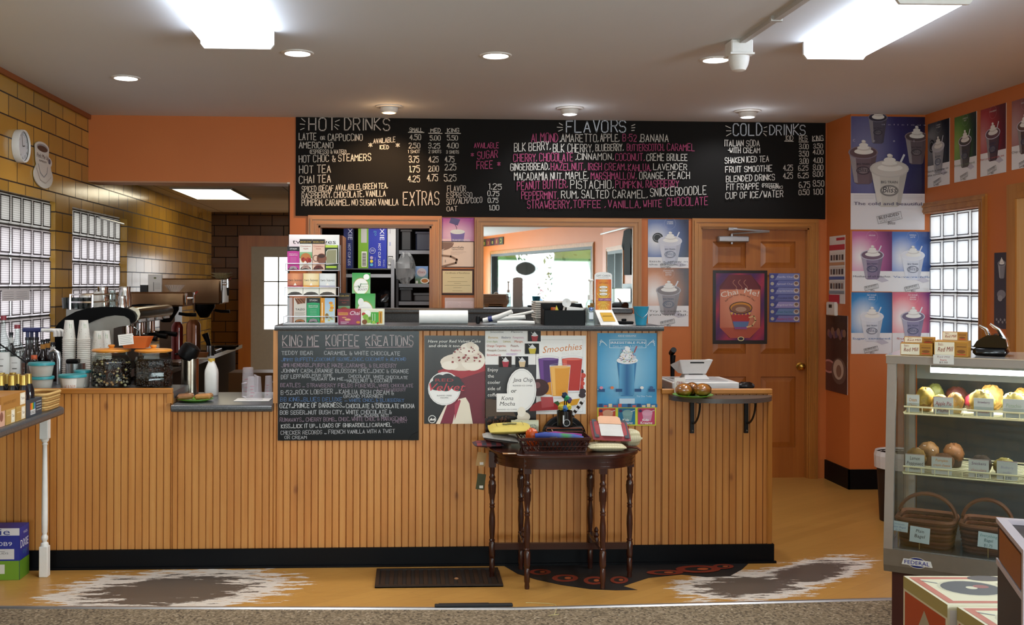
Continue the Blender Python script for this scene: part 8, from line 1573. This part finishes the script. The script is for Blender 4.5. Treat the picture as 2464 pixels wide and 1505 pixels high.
for x in (0, LN-.036):
    MB().prism([(0, zb1), (.03, zb1), (SET+.03, zt0), (SET, zt0)], x, x+.036, SSP, 'x').build('front_post', case_, sm=0); MB().box(x, DP-.035, zb1, x+.036, DP, zt0, SSP).build('rear_post', case_, sm=0)
MB().box(.03, DP-.1, zb1+.004, .055, DP-.065, zt0, SSP).build('inner_post', case_, sm=0)
mb = MB(); mb.box(-.004, SET-.006, zt0, LN, DP, zt1-.004, SSP); mb.box(-.006, SET-.01, zt1-.005, LN, DP, zt1-.001, c('#d8d8d6', .15, .6)); mb.build('top_panel', case_, sm=0)
CG = glass('#eef3f3', .22); CGR = glass('#f2f4f4', .35, 'end')
mb = MB(); mb.prism([(.008, zb1+.004), (.013, zb1+.004), (SET+.013, zt0), (SET+.008, zt0)], .036, LN-.036, CG, 'x'); mb.build('front_glass', case_, sm=0)
mb = MB(); mb.prism([(.03, zb1+.004), (DP-.1, zb1+.004), (DP-.1, zt0), (SET+.03, zt0)], .014, .018, CGR, 'x'); mb.build('end_glass', case_, sm=0)
mb = MB(); mb.box(.056, DP-.03, zb1+.004, LN-.04, DP-.022, zt0, c('#26343c', .2, 0, .1, 3)); mb.box(.056, DP-.045, zt0-.1, LN-.04, DP-.03, zt0, c('#8f8f88', .5)); mb.build('rear_doors', case_, sm=0)
mb = MB(); zl_ = zt0-.07; zl_ = cz0(889, 2300, .2); xt_ = cx0(2240, .2); mb.M = Matrix.Translation((xt_, .2, zl_)) @ Matrix.Rotation(math.pi/2, 4, 'Y'); mb.cyl(.0115, 0, LN-.12-xt_, emit('#f4fbff', 9), n=12); mb.build('light_tube', case_)
mb = MB(); mb.box(xt_-.02, .185, zl_-.012, xt_, .215, zt0, SSP); mb.box(LN-.12, .185, zl_-.012, LN-.1, .215, zt0, SSP); mb.build('tube_holder', case_, sm=0)
area('case_light', cpos(LN/2, .19, zl_-.02), (0, 0, CRZ), LN-.3, .03, 9, (1, .98, .93))
IV = c('#d8cfa4', .4); ssh = [(1.04, .07), (.786, .05)]
for zs, y0 in ssh:
    mb = MB(); xs = .07
    for z in (zs-.004, zs+.026): mb.tube([(xs, y0, z), (LN-.06, y0, z)], .004, IV, 6)
    mb.tube([(xs, y0, zs), (xs, DP-.05, zs)], .004, IV, 6); mb.tube([(xs, DP-.05, zs), (LN-.06, DP-.05, zs)], .004, IV, 6)
    for k in range(5): x = xs+.02+(LN-.16)*k/4; mb.tube([(x, y0, zs-.006), (x, DP-.05, zs-.006)], .003, IV, 5)
    for k in range(15): y = y0+.03+(DP-.14-y0)*k/14; mb.tube([(xs, y, zs-.002), (LN-.06, y, zs-.002)], .0022, IV, 5)
    for k in range(24): x = xs+.02+(LN-.15)*k/23; mb.tube([(x, y0, zs-.004), (x, y0, zs+.026)], .0018, IV, 5)
    mb.build('wire_shelf', case_)
mb = MB(); xbm, zbm = (cx0(2173, 0)+cx0(2248, 0))/2, (zb0+zb1)/2+.005; m_ = prn(.2)
ab = Art(mb, (cx0(2173, 0)-.002, -.001, zbm+.022), (1, 0, 0), (0, 0, 1), cx0(2248, 0)-cx0(2173, 0), .044, m_, d0=.001, step=.0005); ab.ell(.5, .5, .3, .5, '#1c2468', 26); ab.ring(.5, .5, .3, .5, .0025, '#cfcac0'); ab.poly([(.06, .2), (.94, .2), (1, .78), (0, .78)], '#d8d6d2'); ab.text('FEDERAL', .5, .68, .38, '#2a2f8a', w=.8, bold=.0012); mb.build('badge', case_, sm=0)

def incase(name, label, cat, u, y, z, build, group=None, parts=None):
    o = build; return o.build(name, loc=cpos(cx0(u, y), y, z), rz=CRZ, sm=45, label=label, cat=cat, group=group)
WRP = glass('#ffffff', .12, 'wrap')
def muffin(name, label, u, y, z, w, h, top, base, shape='m', group='wrapped muffins in the display case'):
    t_ = T(name, label, 'muffin' if shape == 'm' else 'pastry', cpos(cx0(u, y), y, z), CRZ, group); r = w/2
    if shape == 'm':
        mb = MB(); mb.lathe([(0, 0), (r*.72, 0), (r*.9, h*.5), (r*.85, h*.55)], c(base, .6, 0, .2, 60), n=18); mb.build('muffin_base', t_)
        mb = MB(); mb.ball((0, 0, h*.55), (r, r, h*.45), c(top, .6, 0, .4, 55), 22, 12, jit=.1); mb.build('muffin_top', t_, sm=60)
    else:
        mb = MB(); mb.ball((0, 0, h*.5), (r, r*.75, h*.5), c(top, .6, 0, .4, 45), 24, 14, jit=.13, zmin=-.84); mb.build('pastry_body', t_, sm=60)
    mb = MB(); mb.ball((0, 0, h*.5), (r*1.03, r*(1.03 if shape == 'm' else .8), h*.52), WRP, 14, 8, jit=.08, zmin=-.86); mb.build('wrapper', t_, sm=20)
s1, s2, dk_ = ssh[0][0]+.0035, ssh[1][0]+.0035, zb1+.005
zl1 = ssh[0][0]+.003; zl2 = ssh[1][0]+.003
muffin('muffin', 'tall golden muffin, leftmost on the top shelf of the case', 2227, .17, s1, .074, .1, '#c9a040', '#a87830'); muffin('muffin', 'golden muffin behind the Apple Pie card on the top shelf', 2264, .13, s1, .066, .075, '#cfa848', '#b08a40'); muffin('muffin', 'cracked golden muffin right of the Apple Pie card on the top shelf', 2300, .15, s1, .066, .085, '#c08a3a', '#b89a60')
muffin('muffin', 'dark green speckled muffin at the back left of the top shelf', 2250, .36, s1, .075, .1, '#6a6a30', '#4a4a24'); muffin('muffin', 'dark red wrapped muffin at the back of the top shelf', 2302, .37, s1, .09, .09, '#4a1c18', '#3a1614')
muffin('scone', 'large pale yellow berry scone on the top shelf', 2364, .165, s1, .1, .1, '#d8b45c', '#b89a50', 's'); muffin('scone', 'wrapped brown scone behind the pale berry scone on the top shelf', 2386, .32, s1, .1, .11, '#a8803c', '#8a6a34', 's'); muffin('scone', 'pale yellow scone at the right picture edge of the top shelf', 2441, .165, s1, .095, .095, '#d4b860', '#b89a50', 's'); muffin('scone', 'golden scone behind the rightmost pale one on the top shelf', 2462, .34, s1, .09, .1, '#b88a3c', '#9a7434', 's')
muffin('muffin', 'red topped tart in the middle of the top shelf', 2338, .27, s1, .05, .07, '#a02238', '#6a4a30')
muffin('muffin', 'brown poppy seed muffin, leftmost on the lower shelf', 2206, .15, s2, .078, .09, '#8a6428', '#6a4a20'); muffin('muffin', 'brown wrapped muffin behind the leftmost one on the lower shelf', 2236, .3, s2, .085, .1, '#7a5224', '#5a3c1c'); muffin('muffin', 'chocolate and cream muffin behind the orange lettered card on the lower shelf', 2272, .13, s2, .08, .08, '#6a3c1c', '#3a2014'); muffin('muffin', 'tan topped dark muffin at the back of the lower shelf', 2296, .31, s2, .085, .1, '#7a4a20', '#24140e'); muffin('muffin', 'dark chocolate muffin in the middle of the lower shelf', 2362, .15, s2, .082, .08, '#241612', '#1a100c'); muffin('muffin', 'olive yellow muffin at the right of the lower shelf', 2418, .16, s2, .082, .075, '#8a7a34', '#6a5c2c')
def card(label, u0, u1, v0, v1, y, lines, z=None, tilt=0, hand='#b03a3a'):
    x0, x1 = cx0(u0, y), cx0(u1, y); z1, z0 = cz0(v0, (u0+u1)/2, y), cz0(v1, (u0+u1)/2, y); z0 = z if z is not None else z0; w, h = x1-x0, z1-z0; m_ = prn(.6); mb = MB()
    if tilt: mb.M = Matrix.Translation((w/2, 0, 0)) @ Matrix.Rotation(tilt, 4, 'Y') @ Matrix.Translation((-w/2, 0, 0))
    mb.box(0, -.001, 0, w, .001, h, m_, '#d4d0ca'); a = Art(mb, (0, -.001, h), (1, 0, 0), (0, 0, 1), w, h, m_, d0=.0003)
    a.line([(.0, .02), (1, .02)], .0012, hand); a.line([(.02, 0), (.02, 1)], .0012, hand) if len(lines) < 3 else 0
    for st, yy, hh, ww, col in lines: a.text(st, .5, yy, hh, col, w=ww, sh=.1)
    return mb.build('price_card', loc=cpos(x0, y, z0), rz=CRZ, sm=0, label=label, cat='card', group='price cards in the display case')
yc1, yc2 = ssh[0][1]+.011, ssh[1][1]+.011
card('white card with orange CREAM CHEESE lettering at the left of the top shelf', 2182, 2213, 946, 982, yc1, (('Cream', .4, .2, .6, '#d0883a'), ('Cheese', .72, .2, .62, '#d0883a')), zl1, 0, '#d8a840')
card('white card with red APPLE PIE lettering on the top shelf', 2247, 2295, 952, 988, yc1, (('Apple Pie', .5, .24, .8, '#9a2a30'), ('Muffin', .9, .22, .6, '#8a3a3c')), zl1)
card('white card with purple and red lettering on the top shelf', 2344, 2392, 955, 990, yc1, (('Strawberry', .28, .13, .62, '#6a2a5a'), ('muffin', .82, .13, .5, '#c03a3a')), zl1, 0, '#ccc')
card('white card with pale green lettering at the right of the top shelf', 2414, 2466, 957, 992, yc1, (('Pistachio', .45, .22, .7, '#a8b89a'), ('muffin', .8, .16, .4, '#b8c8a0')), zl1, 0, '#ccc')
card('white card with black LEMON POPPYSEED lettering on the lower shelf', 2180, 2226, 1090, 1128, yc2, (('Lemon', .32, .2, .5, '#2a2a30'), ('Poppyseed', .6, .2, .84, '#2a2a30'), ('muffin', .85, .14, .5, '#3a3a40')), zl2)
card('white card with orange lettering and a small heart on the lower shelf', 2243, 2292, 1096, 1133, yc2, (('Pumpkin', .28, .16, .6, '#d8882a'), ('cream cheese', .55, .16, .84, '#d8882a'), ('muffin', .8, .14, .5, '#d89a3a')), zl2)
card('white card with red and purple lettering on the lower shelf', 2332, 2381, 1102, 1137, yc2, (('Snickers', .3, .16, .7, '#6a3a6a'), ('chocolate', .65, .15, .76, '#c88a80'), ('$2.95', .95, .14, .4, '#444')), zl2)
card('white card with faint lettering at the right of the lower shelf', 2400, 2450, 1106, 1142, yc2, (('Blueberry', .4, .14, .6, '#b0a8c0'), ('muffin', .65, .12, .4, '#b0a8c0'), ('$2.95', .95, .14, .4, '#555')), zl2)
# bagel baskets on the deck
def cbasket(u0, u1, y, label):
    w = cx0(u1, y)-cx0(u0, y); p = cpos((cx0(u0, y)+cx0(u1, y))/2, y+.1, dk_)
    return basket('bagel_basket', label, p, w*.84, .2, .115, ('#6a3a20', '#4a2414'), CRZ, 7, 1.2, .1), p
cbasket(2158, 2296, .07, 'brown wicker bagel basket with a loop handle at the left of the case floor'); cbasket(2312, 2436, .07, 'brown wicker bagel basket with a loop handle at the right of the case floor')
for u, y, lb in ((2196, .17, 'wrapped plain bagel at the left in the left basket'), (2262, .17, 'wrapped plain bagel at the right in the left basket'), (2347, .17, 'wrapped seeded bagel at the left in the right basket'), (2400, .17, 'wrapped seeded bagel at the right in the right basket')):
    mb = MB(); n = 18; mb.tube([(.026*math.cos(2*math.pi*i/n), .026*math.sin(2*math.pi*i/n), .0) for i in range(n)], .017, c('#a8702e', .5, 0, .2, 30), 8, closed=True); mb.ball((0, 0, .0), (.04, .04, .019), WRP, 14, 8, jit=.06); mb.build('bagel', loc=cpos(cx0(u, y), y, dk_+.03), rz=CRZ, sm=40, label=lb, cat='bagel', group='wrapped bagels in the baskets')
def lean(label, u0, u1, v0, v1, y, lines):
    x0, x1 = cx0(u0, y), cx0(u1, y); z1, z0 = cz0(v0, (u0+u1)/2, y), cz0(v1, (u0+u1)/2, y); m_ = prn(.6); w, h = x1-x0, z1-z0; t_ = T('price_card', label, 'card', cpos(x0, y, dk_), CRZ, 'price cards in the display case'); mb = MB(); zz = z0-dk_
    mb.M = Matrix.Translation((0, 0, zz)) @ Matrix.Rotation(.06, 4, 'Y'); mb.box(0, -.001, 0, w, .001, h, m_, '#d5dde0'); a = Art(mb, (0, -.001, h), (1, 0, 0), (0, 0, 1), w, h, m_, d0=.0003); [a.text(st, .5, yy, hh, col, w=ww, sh=.1) for st, yy, hh, ww, col in lines]; mb.build('card', t_, sm=0)
    mb = MB(); mb.tube([(w/2, .004, 0), (w/2, .004, zz+h*.5)], .0022, c('#8a6a3a', .6), 5); mb.build('pick', t_)
lean('white card with blue lettering at the left front corner of the case floor', 2141, 2186, 1250, 1274, .038, (('Cinnamon', .35, .2, .6, '#8a9ab8'), ('Raisin Bagel', .65, .2, .75, '#7a8ab0'), ('$1.75', .95, .18, .3, '#8a9ab8')))
lean('white PLAIN BAGEL card in front of the left basket', 2190, 2238, 1264, 1302, .038, (('Plain', .35, .2, .4, '#2a2e34'), ('Bagel', .68, .22, .5, '#2a2e34'))); lean('white EVERYTHING BAGEL card in front of the right basket', 2354, 2405, 1277, 1314, .038, (('Everything', .3, .18, .8, '#6a9a98'), ('Bagel', .6, .2, .4, '#4a6a6a'), ('$1.75', .92, .18, .4, '#4a6a6a')))
# on top of the case
def mill(a):
    a.rect(.02, .06, .6, .96, '#e6dcc4'); a.text('Bob\'s', .2, .3, .2, '#8a2a24', w=.14); a.text('Red Mill', .33, .68, .32, '#8a2a24', w=.44, sh=.2, rot=-.05, bold=.0005); a.rect(.64, .1, .97, .92, '#a8742c'); a.line([(.67, .35), (.94, .35)], .003, '#6a4018'); a.ell(.8, .66, .12, .12, '#7a4a20'); a.line([(.68, .85), (.92, .85)], .003, '#c8342c')
def topbox(label, u0, u1, v0, v1, y, d, z, cols='#b9822e', name='snack_bar_box'):
    x0, x1 = cx0(u0, y), cx0(u1, y); h = cz0(v0, (u0+u1)/2, y)-z; m_ = prn(.45); mb = MB(); w = x1-x0; mb.box(0, 0, 0, w, d, h, m_, cols); a = Art(mb, (0, 0, h), (1, 0, 0), (0, 0, 1), w, h, m_, d0=.0004); mill(a); return mb.build(name, loc=cpos(x0, y, z), rz=CRZ, sm=0, label=label, cat='box', group='snack bar boxes on the display case'), h
yt = SET+.02; b1, h1 = topbox('left gold and cream box of snack bars on top of the display case', 2167, 2244, 823, 850, yt, .11, zt1); b2, h2 = topbox('right gold and cream box of snack bars on top of the display case', 2248, 2330, 818, 852, yt, .13, zt1)
topbox('narrow gold bar box lying on the left snack bar box', 2176, 2248, 808, 822, yt+.03, .05, zt1+h1+.001); topbox('raised gold lid piece standing on the right snack bar box', 2268, 2328, 795, 818, yt+.08, .012, zt1+h2+.001)
card('white price card with red handwriting hanging over the case top edge', 2246, 2296, 851, 873, SET-.0125, (('Red Mill', .3, .22, .6, '#a08a88'), ('bars', .62, .2, .3, '#c03a3a'), ('$2.50', .9, .2, .4, '#6a5a5a')), None, 0, '#ddd')
yk = .3; x0, x1 = cx0(2345, yk), cx0(2428, yk); w = x1-x0; hk = cz0(800, 2386, yk)-zt1; t_ = T('cake_cover', 'glossy black domed appliance with two chrome handles on top of the case', 'appliance', cpos((x0+x1)/2, yk, zt1), CRZ)
GBK = c('#0b0b0d', .08); mb = MB(); mb.box(-w/2, -.09, 0, w/2, .1, hk*.4, GBK, b=.012); mb.prism([(-w/2, hk*.4), (w/2, hk*.4), (w*.44, hk*.8), (w*.2, hk), (-w*.1, hk*.97), (-w*.38, hk*.7)], -.08, .09, GBK, 'y'); mb.build('body', t_, sm=50)
for s_, q in ((-1, .8), (1, 1)): mb = MB(); mb.tube([(w*(.02+.18*s_)-.03, -.03*s_, hk*.95+.05*q), (w*(.1+.2*s_)-.01, -.03*s_, hk*.95+.025), (w*(.18+.22*s_), -.03*s_, hk*.75), (w*(.22+.24*s_), -.03*s_, hk*.45)], [.005, .009, .011, .008], CHROME, 8); mb.build('chrome_handle', t_)
# foreground stack of boxed turntables
zbn = .26; bench = T('low_bench', 'low dark bench carrying the boxed turntables, at the lower right', 'bench', c2w(1.47, 3.6), -TH)
mb = MB(); mb.box(0, -.78, zbn-.03, .45, 0, zbn-.001, c('#2a1c14', .5)); [mb.box(x, y, 0, x+.04, y+.04, zbn-.03, c('#2a1c14', .5)) for x in (0, .41) for y in (-.78, -.04)]; mb.build('bench', bench, sm=0)
def ttop(a):
    a.rect(.03, .05, .97, .95, '#b8624e'); a.rect(.1, .13, .92, .88, '#d8d2b4'); a.ell(.44, .45, .29, .28, '#c4bfa4'); a.ell(.44, .45, .26, .25, '#33353e'); a.ell(.45, .44, .05, .05, '#d0cab0'); a.ell(.55, .4, .07, .06, '#8a4444'); a.ell(.72, .1, .16, .1, '#3a2a30'); a.line([(.1, .2), (.2, .28)], .006, '#8a8c94'); a.line([(.74, .3), (.8, .55), (.7, .7)], .006, '#a8a68c'); a.line([(.55, .78), (.85, .72)], .004, '#8f8d78')
def tside(a):
    a.rect(.0, .0, 1, .12, '#a8985c'); a.rect(.04, .14, .96, 1, '#b04418'); a.poly([(.5, .2), (.85, .5), (.6, .95), (.2, .62)], '#a89c84'); a.ell(.55, .58, .14, .17, '#1f1a1c'); a.ell(.16, .82, .1, .16, '#cfc8ae'); a.ell(.16, .82, .06, .1, '#8f8a6a')
def tfront(a): a.rect(.02, .05, .1, 1, '#cfc8c4'); a.rect(.12, .1, .98, .95, '#b04418'); a.ell(.6, .5, .2, .3, '#a89c84')
def tbox(xc, zc, w, d, z, h, label):
    p = c2w(xc, zc, z); m_ = prn(.45); mb = MB(); mb.box(0, -d, 0, w, 0, h, m_, '#d8d0b4'); a = Art(mb, (0, 0, h), (1, 0, 0), (0, 1, 0), w, d, m_, d0=.0005); ttop(a)
    a = Art(mb, (0, 0, h), (0, -1, 0), (0, 0, 1), d, h, m_, d0=.0005); tside(a); a = Art(mb, (0, -d, h), (1, 0, 0), (0, 0, 1), w, h, m_, d0=.0005); tfront(a)
    return mb.build('turntable_box', loc=p, rz=-TH, sm=0, label=label, cat='box', group='boxed turntables')
tbox(1.507, 3.523, .36, .318, zbn, .34, 'rear orange and cream boxed turntable in front of the display case'); tbox(1.532, 3.195, .36, .3, zbn, .337, 'front orange and cream boxed turntable at the bottom right corner')
cz = c2w(1.41, 2.72); LAV = c('#b9adb4', .4); DKB = c('#1a1012', .5); t_ = T('dark_display_box', 'tall dark display box with pale edges at the lower right picture edge', 'box', cz, -TH-.32)
mb = MB(); hh = .978; mb.box(0, -.35, 0, .33, 0, hh-.012, DKB); mb.build('box_body', t_, sm=0)
mb = MB(); [mb.box(*q, LAV) for q in ((-.004, -.354, hh-.012, .334, -.33, hh), (-.004, -.33, hh-.012, .02, .004, hh), (.02, -.02, hh-.012, .334, .004, hh), (.31, -.33, hh-.012, .334, -.02, hh), (-.004, -.354, .5, .0, -.335, hh-.012), (-.004, -.335, hh-.12, .0, .0, hh-.105))]; mb.build('pale_edges', t_, sm=0)
mb = MB(); mb.box(-.003, -.32, hh-.1, 0, -.04, hh-.02, c('#8a4a14', .4)); mb.build('amber_panel', t_, sm=0)
# bin between the case and the pillar
pb = c2w((2168-PX)/FPX*7.0, 7.0); t_ = T('waste_bin', 'dark waste bin with a white liner between the display case and the pillar', 'bin', pb)
mb = MB(); hb = .46; mb.lathe([(0, .001), (.13, .001), (.155, hb), (.148, hb), (.125, .01), (0, .01)], c('#231510', .6), n=24, cap=False); mb.build('bin_body', t_); mb = MB(); mb.lathe([(.165, hb-.1), (.168, hb-.02), (.16, hb+.012), (.146, hb-.01)], c('#d5d0ce', .5), n=22, cap=False); mb.build('liner', t_, sm=15)

# ---------------------------------------------------------------- wall clock and cup sign on the tiled wall
yc_ = (ly(25, 345)+ly(54, 345))/2; zc_ = atX(39, 345, XL+.045).z; rr = .108; t_ = T('wall_clock', 'round white wall clock on the tiled left wall', 'clock', (XL+.001, yc_+.02, zc_))
mb = MB(); mb.M = Matrix.Rotation(math.pi/2, 4, 'Y'); mb.lathe([(rr, 0), (rr, .04), (rr*.97, .046), (rr*.9, .044), (rr*.88, .036)], c('#dcdad8', .35), n=40, cap=False); mb.build('case', t_)
m_ = prn(.4); mb = MB(); mb.M = Matrix.Rotation(math.pi/2, 4, 'Y'); mb.lathe([(rr*.89, .03), (0, .0301)], m_, n=40, col='#d0d0d4', cap=False); mb.M = None; a = Art(mb, (.0305, -rr, rr), (0, 1, 0), (0, 0, 1), 2*rr, 2*rr, m_, d0=.0004)
for i in range(12): t = math.pi*2*i/12; a.text(str(i or 12), .5+.36*math.sin(t), .53-.36*math.cos(t), .09, '#3a3a3e', bold=.0004)
mb.build('dial', t_, sm=0); mb = MB(); a = Art(mb, (.032, -rr, rr), (0, 1, 0), (0, 0, 1), 2*rr, 2*rr, m_, d0=.0006); a.line([(.5, .5), (.44, .2)], .004, '#222'); a.line([(.5, .5), (.66, .47)], .006, '#222'); mb.build('hands', t_, sm=0)
y0, y1 = ly(78, 400), ly(123, 400); z1, z0 = atX(100, 343, XL).z, atX(100, 453, XL).z; w, h = y1-y0, z1-z0; t_ = T('cup_sign', 'flat coffee cup and saucer shaped sign on the tiled wall below the clock', 'sign', (XL+.001, y0, z0))
def el(cx, cy, rx_, ry2, a0, a1, n=14): return [(w*(cx+rx_*math.cos(a0+(a1-a0)*i/n)), h*(cy+ry2*math.sin(a0+(a1-a0)*i/n))) for i in range(n+1)]
P = el(.5, .27, .5, .27, math.pi*.82, math.pi*2.2, 22)+el(.78, .6, .16, .11, -.9, 1.4, 8)+[(w*.76, h*.72)]+el(.42, .88, .36, .12, 0, math.pi, 14)+[(w*.1, h*.58), (w*.14, h*.48)]
m_ = prn(.3); mb = MB(); mb.prism(P, .004, .012, m_, 'x', '#d5d0c8'); a = Art(mb, (.012, 0, h), (0, 1, 0), (0, 0, 1), w, h, m_, d0=.0006); a.ell(.42, .13, .3, .085, '#8f9298'); a.ell(.42, .15, .27, .065, '#3c3430'); a.text('Perk Me Up', .44, .36, .1, '#5a4a48', w=.62, bold=.0008); a.text('ESPRESSO', .44, .44, .04, '#4a4a4c', w=.4); a.ell(.8, .38, .06, .06, '#4a5468'); a.line([(.2, .5), (.3, .68), (.5, .76), (.66, .66), (.7, .52)], .006, '#8a9098'); a.line([(.1, .6), (.3, .84), (.6, .88), (.88, .72)], .005, '#b5a89c'); mb.build('plate', t_, sm=0)
# paper note taped to the first block window
mb, a, l_ = MB(), None, None
m_ = prn(.7); y0, y1, z1, z0 = ly(12, 715), ly(78, 715), atX(45, 696, XL).z, atX(45, 724, XL).z; mb.box(0, 0, 0, .002, y1-y0, z1-z0, m_, '#c4bcbc'); a = Art(mb, (.002, 0, z1-z0), (0, 1, 0), (0, 0, 1), y1-y0, z1-z0, m_, d0=.0004)
for i in range(4): a.line([(.05, .25+.18*i), (.4, .25+.18*i)], .002, '#8a8488'); a.line([(.5, .25+.18*i), (.9, .25+.18*i)], .002, '#8a8488')
mb.build('paper_note', loc=(XL-.02, y0, z0), sm=0, label='faint paper note taped on the nearer glass block window', cat='note')
# oval sign in the street window, seen from behind in the mirror
t_ = T('window_sign', 'oval sign hanging in the shop window, seen from behind in the mirror', 'sign', (2.95, -9.3, 1.98)); mb = MB(); mb.M = Matrix.Rotation(-.35, 4, 'Z') @ Matrix.Rotation(math.pi/2, 4, 'X'); mb.lathe([(0, -.02), (.29, -.02), (.31, 0), (.29, .02), (0, .02)], c('#4a4844', .6), n=36, sy=.55, cap=False); mb.build('sign_board', t_); mb = MB(); mb.tube([(0, 0, .16), (0, 0, .9)], .004, c('#333', .6), 5); mb.build('cord', t_)

# lettering, labels and small fittings belong to the part they sit on
SUB = {'letter': 'cup_body', 'label': ('glass_body', 'bottle_body', 'tub_body'), 'marks': 'jug_body', 'pompom': 'pen', 'sticker': 'tag', 'string': 'tag', 'gel': 'bottle_body', 'display': 'body', 'tap_lever': 'tap', 'seam': 'bag_body', 'zipper': 'pouch_body', 'printed_panel': 'pouch_body', 'leather_flap': 'pouch_body', 'hide_panel': 'pouch_body', 'stripe': 'pouch_body', 'leather_zip': 'purse_body', 'neck_band': 'glass_body', 'spout': 'pump_head', 'slot': 'screen_shell', 'gold_card': 'sloped_base', 'badge': 'steel_plinth', 'band': 'tube', 'sight_glass': 'urn_body', 'amber_panel': 'box_body'}
bn = lambda o: o.name.split('.')[0]
for r_ in [o for o in COL.objects if o.parent is None and o.type == 'EMPTY']:
    ch = list(r_.children)
    for o in ch:
        tg = SUB.get(bn(o))
        if tg:
            tg = (tg,) if isinstance(tg, str) else tg; p = next((q for q in ch if bn(q) in tg), None)
            if p: o.parent = p
